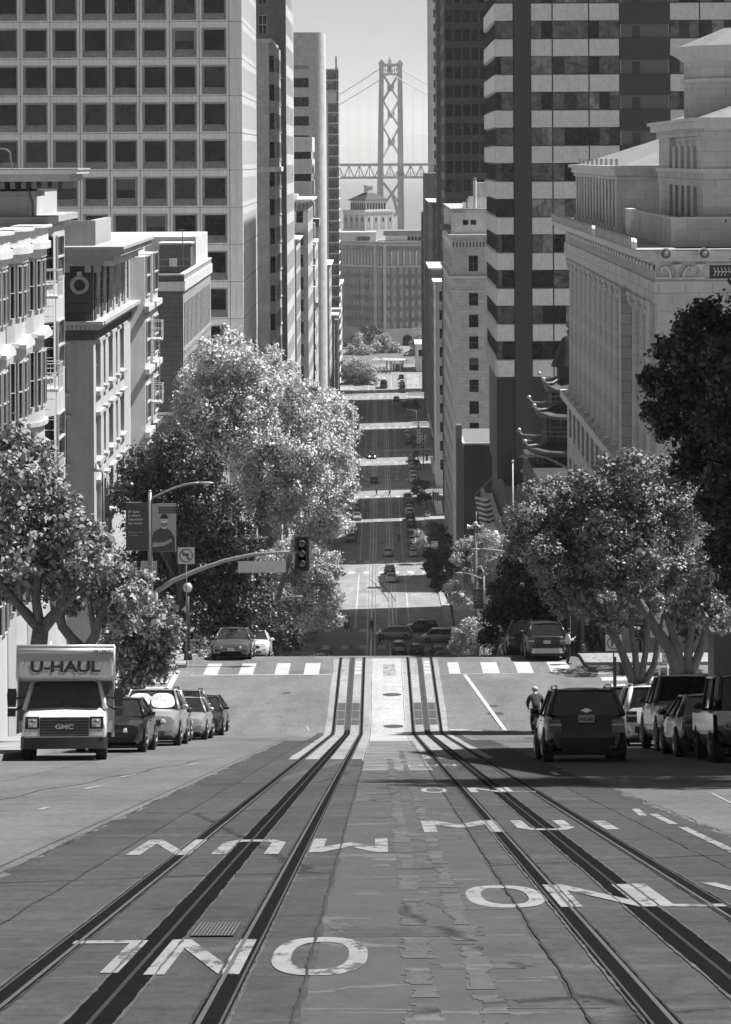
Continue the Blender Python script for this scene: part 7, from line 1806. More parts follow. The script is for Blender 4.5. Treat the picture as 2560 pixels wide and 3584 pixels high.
tree('street_tree','dark shaded tree mass over the black SUV on the crest',9.8,146,
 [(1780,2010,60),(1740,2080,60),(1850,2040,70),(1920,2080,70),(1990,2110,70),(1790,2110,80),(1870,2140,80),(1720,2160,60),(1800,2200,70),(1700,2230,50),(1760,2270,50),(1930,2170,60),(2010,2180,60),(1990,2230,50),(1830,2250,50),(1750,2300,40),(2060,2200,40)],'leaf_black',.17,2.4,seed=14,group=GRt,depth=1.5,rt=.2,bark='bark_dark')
tree('street_tree','sunlit open tree around the siren pole',9.8,276,
 [(1600,1915,30),(1640,1905,35),(1700,1890,40),(1760,1910,45),(1590,1960,30),(1660,1960,40),(1720,1960,50),(1790,1960,40),(1610,2020,35),(1570,2060,35),(1640,2070,40),(1720,2030,45),(1590,2110,35),(1660,2120,35),(1700,2090,40)],'leaf_bright',.2,2.0,seed=15,group=GRt,depth=1.5,rt=.15)
tree('street_tree','low bright bushy tree at the foot of the siren pole',9.4,255,
 [(1620,2190,30),(1660,2180,30),(1590,2230,35),(1640,2240,40),(1690,2220,35),(1610,2280,35),(1660,2290,40),(1710,2270,25),(1570,2270,25)],'leaf_bright',.2,2.0,seed=16,group=GRt,depth=1.0,rt=.12)
tree('street_tree','dark round street tree just before the one-way street sign',9.5,350,
 [(1500,1950,38),(1540,1960,40),(1580,1990,38),(1510,2000,40),(1560,2030,38),(1520,2050,30),(1480,1985,22),(1600,1950,30)],'leaf_dark',.25,2.2,seed=17,group=GRt,depth=1.2,rt=.18)
tree('street_tree','sunlit small tree above the parked cars right of the avenue',9.6,470,
 [(1450,1870,18),(1470,1890,20),(1455,1910,18),(1480,1920,15),(1500,1930,16),(1440,1895,12)],'leaf_bright',.28,2.0,seed=18,group=GRt,depth=1.0,rt=.15)
tree('street_tree','dark street tree by the brown wall across the second crossing',11.0,440,
 [(1500,1850,25),(1530,1860,28),(1550,1890,26),(1510,1890,28),(1570,1920,22),(1530,1920,25)],'leaf_dark',.28,2.2,seed=19,group=GRt,depth=1.0,rt=.15)
tree('street_tree','dark street tree by the hanging flags',9.7,560,
 [(1450,1690,18),(1475,1700,20),(1440,1720,18),(1465,1735,20),(1485,1740,16),(1455,1755,16)],'leaf_dark',.32,2.2,seed=20,group=GRt,depth=1.0,rt=.15)
tree('street_tree','round dark tree in the sunlit stretch far down the right kerb',10.5,810,
 [(1425,1420,16),(1442,1415,16),(1452,1430,14),(1435,1440,16),(1420,1436,10),(1448,1448,10)],'leaf_dark',.4,2.2,seed=21,group=GRt,depth=1.0,rt=.2)
tree('street_tree','narrow dark foliage strip climbing the right kerb in the middle distance',9.7,640,
 [(1440,1560,12),(1445,1590,13),(1448,1620,13),(1447,1650,12),(1438,1535,10)],'leaf_dark',.35,2.0,seed=22,group=GRt,depth=1.0,rt=.15)
tree('street_tree','dark foliage filling the background behind the ficus stems',13,119,
 [(2080,2150,50),(2160,2170,60),(2250,2160,60),(2340,2170,60),(2430,2150,60),(2500,2200,60),(2230,2230,40),(2120,2220,40),(2400,2230,40)],'leaf_black',.16,2.0,seed=45,group=GRt,depth=1.0,rt=.15,bark='bark_dark')
GF_='trees around the far plaza'
tree('ficus_tree','broad rounded ficus on the left of the far plaza, in front of the others',-11,905,
 [(1205,1290,28),(1240,1275,30),(1275,1290,28),(1215,1320,32),(1255,1315,34),(1290,1320,24),(1225,1350,30),(1265,1345,28),(1305,1300,18),(1190,1270,22),(1310,1330,14),(1240,1365,20)],'leaf_mid',.55,2.2,seed=23,group=GF_,depth=3,rt=.35)
tree('plaza_tree','pale feathery tree left of the far plaza, tallest crown',-8,1050,
 [(1250,1175,16),(1245,1200,24),(1225,1225,26),(1265,1225,28),(1240,1250,28),(1280,1250,22),(1205,1245,20),(1290,1225,18)],'leaf_bright',.55,1.8,seed=24,group=GF_,depth=3,rt=.3)
tree('plaza_tree','pale feathery tree before the brick office building, centre',-1,1060,
 [(1320,1190,22),(1345,1185,22),(1310,1215,26),(1345,1215,28),(1330,1245,28),(1365,1235,24),(1300,1240,20),(1380,1215,20),(1395,1235,18)],'leaf_bright',.55,1.8,seed=25,group=GF_,depth=3,rt=.3)
tree('plaza_tree','pale feathery tree right of the arched doorway',10,1045,
 [(1455,1175,18),(1470,1195,20),(1445,1205,20),(1440,1235,22),(1465,1235,22),(1425,1255,16),(1450,1260,18)],'leaf_bright',.55,1.8,seed=26,group=GF_,depth=3,rt=.3)
tree('plaza_tree','dark conifer-like tree behind the pale plaza trees',-7,1085,
 [(1265,1150,16),(1280,1170,22),(1300,1190,22),(1225,1180,16),(1205,1200,18),(1320,1165,14),(1300,1150,14)],'leaf_dark',.6,2.0,seed=27,group=GF_,depth=2,rt=.3)
GV_='trees on the left pavement in the middle distance'
tree('street_tree','sunlit sycamore at the second crossing on the left',-9.5,505,
 [(1160,1770,28),(1185,1800,25),(1150,1830,30),(1180,1850,24),(1205,1800,15)],'leaf_sycamore',.3,2.0,seed=28,group=GV_,depth=1.0,rt=.15)
tree('street_tree','sunlit sycamore past the second crossing on the left',-9.8,610,
 [(1195,1590,20),(1210,1610,18),(1190,1630,22),(1180,1560,18),(1205,1650,14)],'leaf_mid',.32,2.0,seed=29,group=GV_,depth=1.0,rt=.15)
tree('evergreen_tree','evergreen standing just outside the right edge, in front of the dense dark one',12.6,46,
 [(3750,300,300),(3900,-200,330),(3750,-600,330),(4000,-900,330),(3850,100,300),(4050,-450,300),(4150,600,300),(3700,-1000,300),(3950,900,300)],'leaf_black',.2,1.6,bark='bark_dark',seed=40,group=GRt,depth=2.0)
tree('evergreen_tree','black-looking evergreen crown behind and under the dense one at the right edge',12.0,64,
 [(2520,1250,80),(2560,1350,110),(2500,1480,100),(2600,1550,120),(2530,1700,100),(2600,1850,110),(2700,1300,150),(2750,1600,150),(2700,1000,140),(2640,2000,100),(2500,1950,60)],'leaf_black',.14,1.8,bark='bark_dark',seed=41,group=GRt,depth=1.6)
print('LEAVES',NLEAF)
# ================================================================== STREET FURNITURE
PM='grey_metal'
def pole_lamp(name,label,X,Y,h,arm,head_dx,m='grey_metal',group='street lamps',rise=.9,r=.09,wide=False):
    """tapered pole, curved arm reaching head_dx sideways, cobra head"""
    z=gz(Y)+.15; root=thing(name,label,'street lamp',(X,Y,z),group=group)
    q=MB(); q.tube([(0,0,0),(0,0,h)],[r*1.3,r*.75],m,10); q.lathe([(r*2,0),(r*1.9,.25),(r*1.4,.35)],m,12); q.ball((0,0,h),r*.8,m,8); q.build('pole',root,smooth=True)
    s=1 if head_dx>0 else -1; d=abs(head_dx); za=h-.35
    pts=[(0,0,za)]+[(s*d*t,0,za+rise*math.sin(t*PI/2)) for t in (.15,.3,.5,.7,.85,1)]
    q=MB(); q.tube(pts,[r*.55]+[r*.5]*5+[r*.45],m,8); q.build('arm',root,smooth=True)
    x=s*d; q=MB(); q.tube([(x-s*.12,0,za+rise),(x+s*.05,0,za+rise-.01),(x+s*.45,0,za+rise-.03),(x+s*.62,0,za+rise-.04)],[.05,.12,.13,.05],m,10); q.v=[(a,b,za+rise+(c-za-rise)*.6) for a,b,c in q.v]; q.build('lamp_head',root,smooth=True)
    q=MB(); q.ball((x+s*.3,0,za+rise-.09),.1,'lamp_clear',8,(1.6,1,.5)); q.build('lens',root,smooth=True)
    return root
def banner(root,cx,z0,z1,w,side,kind,lines=(),y=-.02):
    """one cloth panel on the pole"""
    q=MB(); x0,x1=(cx,cx+w) if side>0 else (cx-w,cx)
    if kind=='text':
        n=6
        for i in range(n):
            a=x0+(x1-x0)*i/n; b_=x0+(x1-x0)*(i+1)/n; f=lambda x:y+.02*math.sin((x-x0)/(x1-x0)*5)
            q.add([(a,f(a),z0),(b_,f(b_),z0),(b_,f(b_),z1),(a,f(a),z1)],[(0,1,2,3)],'sign_dark')
        h=z1-z0
        for k,(t,fr,sz) in enumerate(lines): add_text(q,t,x0+.10*w+(0 if True else 0),y-.03,z0+h*fr,h*sz,'sign_white' if k<len(lines)-2 else 'sign_grey',bold=.02)
        q.build('banner',root)
    else:
        q.add([(x0,y,z0),(x1,y,z0),(x1,y,z1),(x0,y,z1)],[(0,1,2,3)],'sign_grey'); h=z1-z0; W_=x1-x0
        P=lambda u,v,d=.012:(x0+W_*u,y-d,z0+h*v)
        q.add([P(.30,.80,.01),P(1,.80,.01),P(1,.94,.01),P(.30,.94,.01)],[(0,1,2,3)],'sign_dark')
        add_text(q,'SAN FRANCISCO',x0+W_*.36,y-.02,z0+h*.885,h*.030,'sign_grey',width=W_*.6); add_text(q,'STATE UNIVERSITY',x0+W_*.36,y-.02,z0+h*.825,h*.030,'sign_grey',width=W_*.6)
        # printed portrait: sweater, crossed arms, head, hair, beard
        q.add([P(.02,.0),P(.95,.0),P(.93,.30),P(.80,.42),P(.62,.50),P(.38,.50),P(.12,.42),P(.02,.28)],[list(range(8))],'sign_dark' if kind=='man' else 'sign_white')
        q.add([P(.05,.10,.016),P(.5,.12,.016),P(.85,.22,.016),P(.80,.27,.016),P(.45,.19,.016),P(.06,.20,.016)],[list(range(6))],'sign_grey')
        q.add([P(.44,.48,.016),P(.60,.48,.016),P(.60,.56,.016),P(.44,.56,.016)],[(0,1,2,3)],'concrete')
        n=16
        q.add([P(.52+.14*math.cos(2*PI*i/n),.645+.125*math.sin(2*PI*i/n),.02) for i in range(n)],[list(range(n))],'concrete')
        q.add([P(.52+.155*math.cos(PI*i/n),.69+.10*math.sin(PI*i/n),.024) for i in range(n+1)]+[P(.42,.71,.024),P(.62,.71,.024)][:0],[list(range(n+1))],'sign_black')
        q.add([P(.52+.125*math.cos(PI+PI*i/n),.60+.08*math.sin(PI+PI*i/n),.024) for i in range(n+1)],[list(range(n+1))],'mid_metal')
        q.add([P(.47,.575,.028),P(.57,.575,.028),P(.55,.56,.028),P(.49,.56,.028)],[(0,1,2,3)],'sign_white')
        for u in (.47,.57): q.add([P(u-.02,.655,.028),P(u+.02,.655,.028),P(u+.02,.668,.028),P(u-.02,.668,.028)],[(0,1,2,3)],'sign_black')
        q.build('banner',root)
    q=MB(); 
    for z in (z0,z1): q.tube([(cx,0,z),(x1 if side>0 else x0,0,z)],.018,'grey_metal',6)
    q.build('banner_bracket',root)
Yl=124.5; Xl=pix(512,1850,Yl).x; s_l=FPX/Yl; zg=gz(Yl)+.15
bl=pole_lamp('banner_lamp','grey street lamp on the left corner carrying two university banners',Xl,Yl,pix(520,1712,Yl).z-zg,1,pix(690,1670,Yl).x-Xl,rise=.75,r=.11)
Z=lambda py,Y_:pix(500,py,Y_).z-zg
banner(bl,-.02,Z(1917,Yl),Z(1750,Yl),1.10,-1,'text',[('SF State',.79,.052),('is where',.71,.052),('I launched',.63,.052),('my career.',.55,.052),("What's your story?",.37,.028),('I am SF State.',.31,.028)])
banner(bl,.05,Z(1922,Yl),Z(1755,Yl),1.16,1,'man')
q=MB(); q.box(-.45,.30,.03,.05,Z(2010,Yl),Z(1955,Yl),'sign_grey'); q.build('sign_back',bl)
# signal mast arm with the blank street-name panel
Ys=122.0; Xs=pix(555,2045,Ys).x; zg=gz(Ys)+.15
root=thing('traffic_signal_mast','long curved grey mast arm over the left lanes with one signal head','traffic signal',(Xs-.3,Ys,zg))
q=MB(); q.tube([(0,0,0),(0,0,Z(2060,Ys))],[.16,.12],PM,12); q.build('mast',root,smooth=True)
pts=[(0,0,Z(2062,Ys))]+[(pix(px,0,Ys).x-Xs+.3,0,Z(py,Ys)) for px,py in ((600,2025),(680,1990),(780,1955),(880,1934),(980,1927),(1058,1925))]
q=MB(); q.tube(pts,[.12,.11,.10,.09,.08,.07,.065],PM,10); q.build('mast_arm',root,smooth=True)
x0,x1=[pix(p,0,Ys).x-Xs+.3 for p in (830,997)]
q=MB(); q.box(x0,x1,-.02,.02,Z(1997,Ys),Z(1957,Ys),'sign_white'); q.build('name_panel',root)
for f in (.2,.8):
    q=MB(); q.tube([(x0+(x1-x0)*f,0,Z(1957,Ys)),(x0+(x1-x0)*f,0,Z(1936,Ys))],.03,PM,6); q.build('hanger',root)
def signal_head(root,x,z0,z1,w,lit=False,m='sign_black'):
    q=MB(); q.box(x-w/2,x+w/2,-.02,.02,z0-.1,z1+.1,m); q.box(x-w*.3,x+w*.3,-.02,.2,z0,z1,m); q.build('signal_housing',root)
    h=(z1-z0)/3
    for k in range(3):
        zc=z0+h*(k+.5); q=MB(); q.ball((x,-.05,zc),w*.22,'mid_metal' ,10,(1,.4,1)); q.build('signal_lens',root)
        q=MB(); n=10; r_=w*.26
        vs=[(x+r_*math.cos(PI*i/n),-.03,zc+r_*math.sin(PI*i/n)) for i in range(n+1)]+[(x+r_*math.cos(PI*i/n),-.22,zc+r_*math.sin(PI*i/n)) for i in range(n+1)]
        q.add(vs,[(i,i+1,n+2+i,n+1+i) for i in range(n)],'frame_mid'); q.build('visor',root)
signal_head(root,pix(1053,0,Ys).x-Xs+.3,Z(1985,Ys),Z(1880,Ys),.64)
def no_turn(q,cx,cz,w,right=False,y=-.02):
    h=w/2; q.box(cx-h,cx+h,y,y+.02,cz-h,cz+h,'sign_black'); q.box(cx-h*.94,cx+h*.94,y-.004,y,cz-h*.94,cz+h*.94,'sign_white')
    n=28; R1,R2=h*.78,h*.64
    vs=[(cx+R*math.cos(2*PI*i/n),y-.008,cz+R*math.sin(2*PI*i/n)) for R in (R1,R2) for i in range(n)]
    q.add(vs,[(i,(i+1)%n,n+(i+1)%n,n+i) for i in range(n)],'mid_metal')
    d=-1 if not right else 1
    q.box(cx-d*h*.18-h*.1,cx-d*h*.18+h*.1,y-.007,y-.005,cz-h*.45,cz+h*.2,'sign_black'); q.box(min(cx-d*h*.28,cx+d*h*.2),max(cx-d*h*.28,cx+d*h*.2),y-.007,y-.005,cz+h*.05,cz+h*.25,'sign_black')
    q.add([(cx+d*h*.15,y-.007,cz-h*.1),(cx+d*h*.5,y-.007,cz+h*.15),(cx+d*h*.15,y-.007,cz+h*.4)],[(0,1,2) if d<0 else (0,1,2)],'sign_black')
    c,s=math.cos(PI/4),math.sin(PI/4); t=h*.08
    q.add([(cx+(-R2*c-t*s)*1,y-.012,cz+R2*s-t*c),(cx-R2*c+t*s,y-.012,cz+R2*s+t*c),(cx+R2*c+t*s,y-.012,cz-R2*s+t*c),(cx+R2*c-t*s,y-.012,cz-R2*s-t*c)],[(0,3,2,1)],'mid_metal')
def post_sign(name,label,px,py_c,py_base,Y,w,kind='blank',cat='traffic sign',h=None,text=(),m='sign_white',group=None,pole='mid_metal',zb=None):
    X=pix(px,py_c,Y).x; zg=gz(Y)+.15 if zb is None else zb; zc=pix(px,py_c,Y).z-zg; root=thing(name,label,cat,(X,Y,zg),group=group)
    q=MB(); q.tube([(0,.04,0),(0,.04,zc+w*.4)],.03,pole,6); q.build('post',root,smooth=True)
    q=MB(); h=h or w
    if kind=='noleft': no_turn(q,0,zc,w)
    elif kind=='noright': no_turn(q,0,zc,w,True)
    elif kind=='diamond': q.add([(0,-.02,zc-w*.6),(w*.6,-.02,zc),(0,-.02,zc+w*.6),(-w*.6,-.02,zc)],[(0,1,2,3)],'sign_white'); q.box(-.12,-.06,-.03,-.021,zc-.2,zc+.2,'sign_black'); q.box(.06,.12,-.03,-.021,zc-.2,zc+.2,'sign_black')
    else:
        q.box(-w/2,w/2,-.02,0,zc-h/2,zc+h/2,m)
        for k,t in enumerate(text):
            n=len(text); hh=h/n; add_text(q,t,0,-.025,zc+h/2-hh*(k+.82),hh*.55,'sign_black' if m!='sign_dark' else 'sign_white',width=w*.8,center=True)
    q.build('sign_panel',root); return root
post_sign('traffic_sign','square white sign banning left turns with its arrow struck out, left of the mast arm',637,1937,2300,121.0,.80,'noleft')
# round mirror post with pedestrian signal
Yp=122.8; Xp=pix(641,2060,Yp).x; zg=gz(Yp)+.15; root=thing('pedestrian_signal_post','dark post with a bright round cap and a pedestrian signal on the left corner','signal post',(Xp,Yp,zg))
q=MB(); q.tube([(0,0,0),(0,0,Z(2062,Yp))],[.11,.075],'dark_metal',10); q.lathe([(.2,0),(.18,.3),(.11,.4)],'dark_metal',12); q.build('post',root,smooth=True)
q=MB(); q.ball((0,-.05,Z(2048,Yp)),.22,'light_metal',12,(1,.7,1)); q.ball((0,.02,Z(2048,Yp)),.25,'dark_metal',12,(1,.7,1)); q.build('round_cap',root,smooth=True)
q=MB(); q.box(-.62,-.12,-.12,.12,Z(2140,Yp),Z(2095,Yp),'sign_black'); q.tube([(-.12,0,Z(2092,Yp)),(0,0,Z(2092,Yp))],.03,'dark_metal',5); add_text(q,'4',-.26,-.13,Z(2132,Yp),.28,'sign_white',bold=.03); q.box(-.52,-.40,-.135,-.12,Z(2130,Yp),Z(2108,Yp),'sign_grey'); q.build('walk_signal',root)
# old lantern pole at the wreath building
Yq=115; Xq=pix(349,1700,Yq).x; zg=gz(Yq)+.15; root=thing('street_lamp','dark lamp pole with a small hooked lantern in front of the wreath building','street lamp',(Xq,Yq,zg),group='street lamps')
q=MB(); q.tube([(0,0,0),(0,0,Z(1650,Yq))],[.1,.06],'dark_metal',8); q.build('pole',root,smooth=True)
q=MB(); q.tube([(0,0,Z(1655,Yq)),(-.05,0,Z(1640,Yq)),(-.22,0,Z(1632,Yq))],.035,'grey_metal',6); q.build('arm',root,smooth=True); q=MB(); q.lathe([(.2,0),(.24,.06),(.1,.16),(.04,.3)],'grey_metal',10,(-.26,0,Z(1640,Yq))); q.tube([(-.3,0,Z(1635,Yq)),(-.32,0,Z(1606,Yq))],.035,'light_metal',6); q.build('lamp_head',root,smooth=True)
# lamp with cluster of sign backs beyond the crest, left
Yc=240; zg=gz(Yc)+.15; Xc=pix(941,2150,Yc).x
root=pole_lamp('street_lamp','street lamp with a cluster of sign panels beyond the crest on the left',Xc,Yc,pix(941,2085,Yc).z-zg,1,2.0,rise=.4,r=.07)
for (a,c,d,e,m) in ((902,974,2162,2180,'sign_grey'),(923,956,2184,2218,'sign_white'),(925,953,2220,2256,'sign_grey'),(957,982,2219,2245,'sign_dark')):
    q=MB(); q.box(pix(a,0,Yc).x-Xc,pix(c,0,Yc).x-Xc,-.12,-.10,Z(e,Yc),Z(d,Yc),m); q.build('sign_panel',root)
q=MB(); no_turn(q,pix(978,0,Yc).x-Xc,Z(2178,Yc),.8,False,-.16); q.build('sign_panel',root)
signal_head(root,pix(976,0,Yc).x-Xc,Z(2262,Yc),Z(2230,Yc),.35)
# siren pole
Yv=262; zg=gz(Yv)+.15; Xv=pix(1650,2000,Yv).x; root=thing('siren_pole','tall weathered pole topped by a ring of four siren horns and an antenna','siren',(Xv,Yv,zg))
q=MB(); q.tube([(0,0,0),(.0,0,Z(1852,Yv))],[.22,.15],'mid_metal',10); q.build('pole',root,smooth=True)
for dx,dy in ((1,0),(-1,0),(0,-1),(0,1)):
    q=MB(); zz=Z(1841,Yv); q.tube([(0,0,zz),(dx*.35,dy*.35,zz),(dx*.4,dy*.4,zz),(dx*.55,dy*.55,zz),(dx*.8,dy*.8,zz)],[.2,.2,.12,.14,.27],'light_metal',14); 
    if dy==-1: q.tube([(0,-.8,zz),(0,-.82,zz)],[.23,.23],'sign_black',14); q.tube([(0,-.82,zz),(0,-.9,zz)],[.09,.09],'light_metal',10)
    q.build('siren_horn',root,smooth=False)
q=MB(); q.ball((0,0,Z(1830,Yv)),.22,'light_metal',10); q.tube([(.08,0,Z(1828,Yv)),(.08,0,Z(1788,Yv))],.03,'light_metal',5); q.build('antenna',root,smooth=True)
q=MB(); q.tube([(.1,0,Z(1985,Yv)),(.45,0,Z(1978,Yv)),(.75,0,Z(2000,Yv))],[.04,.09,.09],'light_metal',6); q.build('camera_arm',root)
q=MB(); q.box(-.42,-.14,-.2,.1,Z(2035,Yv),Z(2010,Yv),'sign_white'); q.build('equipment_box',root)
# right row of lamps
GL_='street lamps'
def lamp_px(label,px,pyt,Y,pxh,pyh,r=.09,m='grey_metal'):
    zg_=gz(Y)+.15; X=pix(px,pyt,Y).x; return pole_lamp('street_lamp',label,X,Y,pix(px,pyt,Y).z-zg_,1,pix(pxh,pyh,Y).x-X,rise=max(.3,(pix(pxh,pyh,Y).z-pix(px,pyt,Y).z)+.35),r=r,m=m)
lamp_px('thick topped street lamp reaching left, between the siren pole and the ficus',1775,1924,197,1660,1950,.13)
lb=lamp_px('street lamp with two small university banners below the siren pole arm',1678,2020,250,1600,2008,.08)
zg=gz(250)+.15
banner(lb,.0,Z(2128,250),Z(2058,250),.98,-1,'text',[('SF State',.82,.05),('is where',.72,.05),('faculty',.62,.05),('fueled my',.52,.05),('future.',.42,.05),("What's your",.28,.03),('story?',.22,.03)]); banner(lb,.05,Z(2128,250),Z(2058,250),.85,1,'woman')
lamp_px('street lamp arm reaching left above the broad ficus, in front of the pagoda',2003,1640,132,1850,1600,.11)
ld=lamp_px('street lamp with a banner pair beside the Kearny street sign',1569,2015,344,1535,2012,.07); zg=gz(344)+.15
banner(ld,.0,Z(2028,345),Z(1982,345),.95,-1,'text',[('SF State',.75,.07),('is where',.6,.07),('I grew',.45,.07),('up.',.3,.07)]); banner(ld,.05,Z(2028,345),Z(1982,345),.75,1,'woman')
q=MB(); xs_=pix(1532,0,345).x-ld.location.x; q.box(xs_,xs_+1.85,-.12,-.08,Z(2052,345),Z(2040,345),'sign_dark'); q.box(xs_+.03,xs_+1.82,-.125,-.12,Z(2051.3,345),Z(2040.7,345),'sign_dark'); add_text(q,'Kearny',xs_+.93,-.14,Z(2049.5,345),.27,'sign_white',width=1.35,bold=.03,center=True); q.build('street_name_sign',ld)
q=MB(); q.box(xs_+.3,xs_+.85,-.12,-.08,Z(2065,345),Z(2054,345),'sign_white'); q.add([(xs_+.38,-.13,Z(2059.5,345)),(xs_+.7,-.13,Z(2063,345)),(xs_+.7,-.13,Z(2056,345))],[(0,1,2)],'sign_black'); q.build('one_way_sign',ld)
lamp_px('small far street lamp over the right kerb near the hanging flags',1522,1873,500,1478,1862,.06)
lamp_px('small far street lamp beside the round dark tree on the right',1448,1438,760,1420,1433,.07)
# flagpoles and flags
for px,lab in ((1783,'thin white flagpole with a ball top, left of the pair before the striped tower'),(1851,'thin white flagpole with a ball top, right of the pair before the striped tower')):
    Yf=262; X=pix(px,1700,Yf).x; zg=gz(Yf); root=thing('flagpole',lab,'flagpole',(X,Yf,zg),group='flagpoles')
    q=MB(); q.tube([(0,0,0),(0,0,Z(1618,Yf))],[.11,.06],'light_metal',8); q.build('pole',root,smooth=True); q=MB(); q.ball((0,0,Z(1612,Yf)),.13,'light_metal',10); q.build('ball',root,smooth=True)
def flag(label,px0,px1,py0,py1,Y,stripes,Xp,zp,canton='none',name='striped_flag',tilt=0.0,vert=False):
    A=pix(px0,py0,Y); B=pix(px1,py1,Y); zg=gz(Y); root=thing(name,label,'flag',(A.x,Y,A.z)); w=B.x-A.x; h=A.z-B.z
    q=MB(); n=8
    for i in range(stripes):
        m='sign_dark' if i%2 else 'sign_white'
        for k in range(n):
            def P(u,v): 
                if vert: u,v=v,u
                return (w*u+tilt*w*v, .12*math.sin(u*7+v*2), -h*v-.12*h*math.sin(u*3.1)*u)
            q.add([P(k/n,i/stripes),P(k/n,(i+1)/stripes),P((k+1)/n,(i+1)/stripes),P((k+1)/n,i/stripes)],[(0,1,2,3)],m)
    q.build('cloth',root); q=MB(); q.tube([(Xp,0,zp),(-.05,0,.15)],.035,'grey_metal',6); q.build('pole',root)
    return root
flag('big striped flag hanging beside the dark granite block and the terrace',1648,1702,1742,1838,305,11,2.5,2.6,tilt=.35)
flag('distant striped flag hanging out over the right pavement',1500,1524,1722,1768,560,7,1.8,1.6,vert=True)
flag('distant pale flag with an animal figure below the striped one',1505,1530,1752,1810,552,1,1.6,1.5,tilt=.4,name='pale_flag')
flag('small pale folded flag farthest left of the hanging flags',1475,1492,1800,1825,548,3,1.2,1.0,name='pale_flag')
flag('tiny striped flag hanging in the distance above the signal column',1462,1480,1525,1545,660,5,1.0,1.0)
# right corner signs
post_sign('traffic_sign','square sign banning right turns seen through the ficus stems',2130,2258,2420,110,.72,'noright',pole='dark_metal')
r_=thing('pedestrian_signal_post','dark pedestrian signal box on the pole right of the ficus trunk','signal post',(pix(2150,2340,109).x,109,gz(109)+.15)); zg=gz(109)+.15
q=MB(); q.tube([(-.18,.05,0),(-.18,.05,Z(2300,109))],.055,'dark_metal',8); q.build('post',r_); q=MB(); q.box(-.02,.36,-.18,.1,Z(2362,109),Z(2318,109),'sign_black'); q.tube([(-.18,0,Z(2318,109)),(0,0,Z(2318,109))],.025,'dark_metal',5); q.tube([(-.18,0,Z(2362,109)),(0,0,Z(2362,109))],.025,'dark_metal',5); q.build('walk_signal',r_)
post_sign('parking_sign','tall white parking sign with large figures behind the ficus stems',2290,2200,2420,115,.78,'text',h=1.0,text=('2 HR','DO NOT','PARK'),cat='parking sign',pole='light_metal')
post_sign('parking_sign','small white sweeping-hours sign on the thin pole left of the right trunk',2318,2308,2420,98,.42,'text',h=.55,text=('8am','TO','10am'),cat='parking sign',pole='light_metal')
post_sign('parking_sign','dark parking sign above the pedestrian at the right corner',1979,2128,2315,124.5,.42,'text',h=.42,text=('2 hour','Parking','7am-6pm'),m='sign_dark',cat='parking sign')
post_sign('parking_sign','dark parking sign over the SUV roof, left of the higher one',1936,2142,2315,127,.40,'text',h=.44,text=('No','Parking','Tow away'),m='sign_dark',cat='parking sign')
Yk=126; X=pix(2018,2200,Yk).x; zg=gz(Yk)+.15; root=thing('signal_pole','stout dark pole with a flared foot on the far right corner','pole',(X,Yk,zg)); q=MB(); q.tube([(0,0,0),(0,0,6.5)],[.17,.13],'dark_metal',10); q.build('post',root,smooth=True); q=MB(); q.lathe([(.3,0),(.28,.18),(.2,.4),(.17,.45)],'dark_metal',14); q.build('foot',root,smooth=True)
Yk=112; X=pix(2530,2300,Yk).x; root=thing('utility_shed','dark corrugated metal shed at the right edge behind the parked cars','shed',(X,Yk,gz(Yk)+.1))
q=MB(); 
for k in range(12): q.box(-.55+.12*k,-.48+.12*k,-.03,0,0,2.5,'dark_metal')
q.box(-.6,1.6,0,2,0,2.5,'dark_metal'); q.build('shed_body',root); q=MB(); q.box(-.7,1.7,-.12,2.1,2.5,2.6,'mid_metal'); q.build('shed_roof',root)
# slatted ramp fence on the far right corner
Yk=131; zg=gz(Yk)+.15; x0_=pix(2045,0,Yk).x; x1_=pix(2260,0,Yk).x; root=thing('slatted_fence','pale slatted fence with diagonal boards behind the right corner','fence',(x0_,Yk,zg))
q=MB(); 
for k in range(9): q.add([(.35*k,0,0),(.35*k+.2,0,0),(.35*k+.2-1.0,0,1.9),(.35*k-1.0,0,1.9)],[(0,1,2,3)],'concrete_dark')
q.box(-1.0,x1_-x0_,.02,.06,0,1.95,'mid_metal'); q.box(1.7,x1_-x0_,-.04,.02,0,2.0,'concrete'); q.build('boards',root)
for k in range(4): q=MB(); q.box(-1+1.2*k,-.9+1.2*k,-.06,.08,0,2.05,'dark_metal'); q.build('fence_post',root)
# far right kerb clutter: signal column and signs
for i,(px,py,Y,lab) in enumerate(((1471,1620,640,'column of parking signs on a dark pole at the third crossing'),(1455,1560,672,'small sign column on the right kerb in the distance'))):
    X=pix(px,py,Y).x; zg=gz(Y)+.15; root=thing('sign_post',lab,'sign post',(X,Y,zg),group='sign posts on the right kerb')
    q=MB(); q.tube([(0,0,0),(0,0,9)],.12,'dark_metal',6); q.build('post',root)
    for k in range(3): q=MB(); q.box(-.45,.45,-.15,-.1,3.2+1.5*k,4.4+1.5*k,'sign_grey'); q.box(-.25,.25,-.16,-.15,3.5+1.5*k,4.1+1.5*k,'sign_dark'); q.build('sign_panel',root)
    signal_head(root,.8,2.2,3.6,.5)
post_sign('warning_sign','pale diamond warning sign above the sunlit tree on the right kerb',1470,1833,1890,500,1.0,'diamond',cat='warning sign')
post_sign('parking_sign','white parking sign beside the right lamp in the lit block',1507,1906,2000,430,1.0,'text',h=.9,text=('P','2 HR'),cat='parking sign')
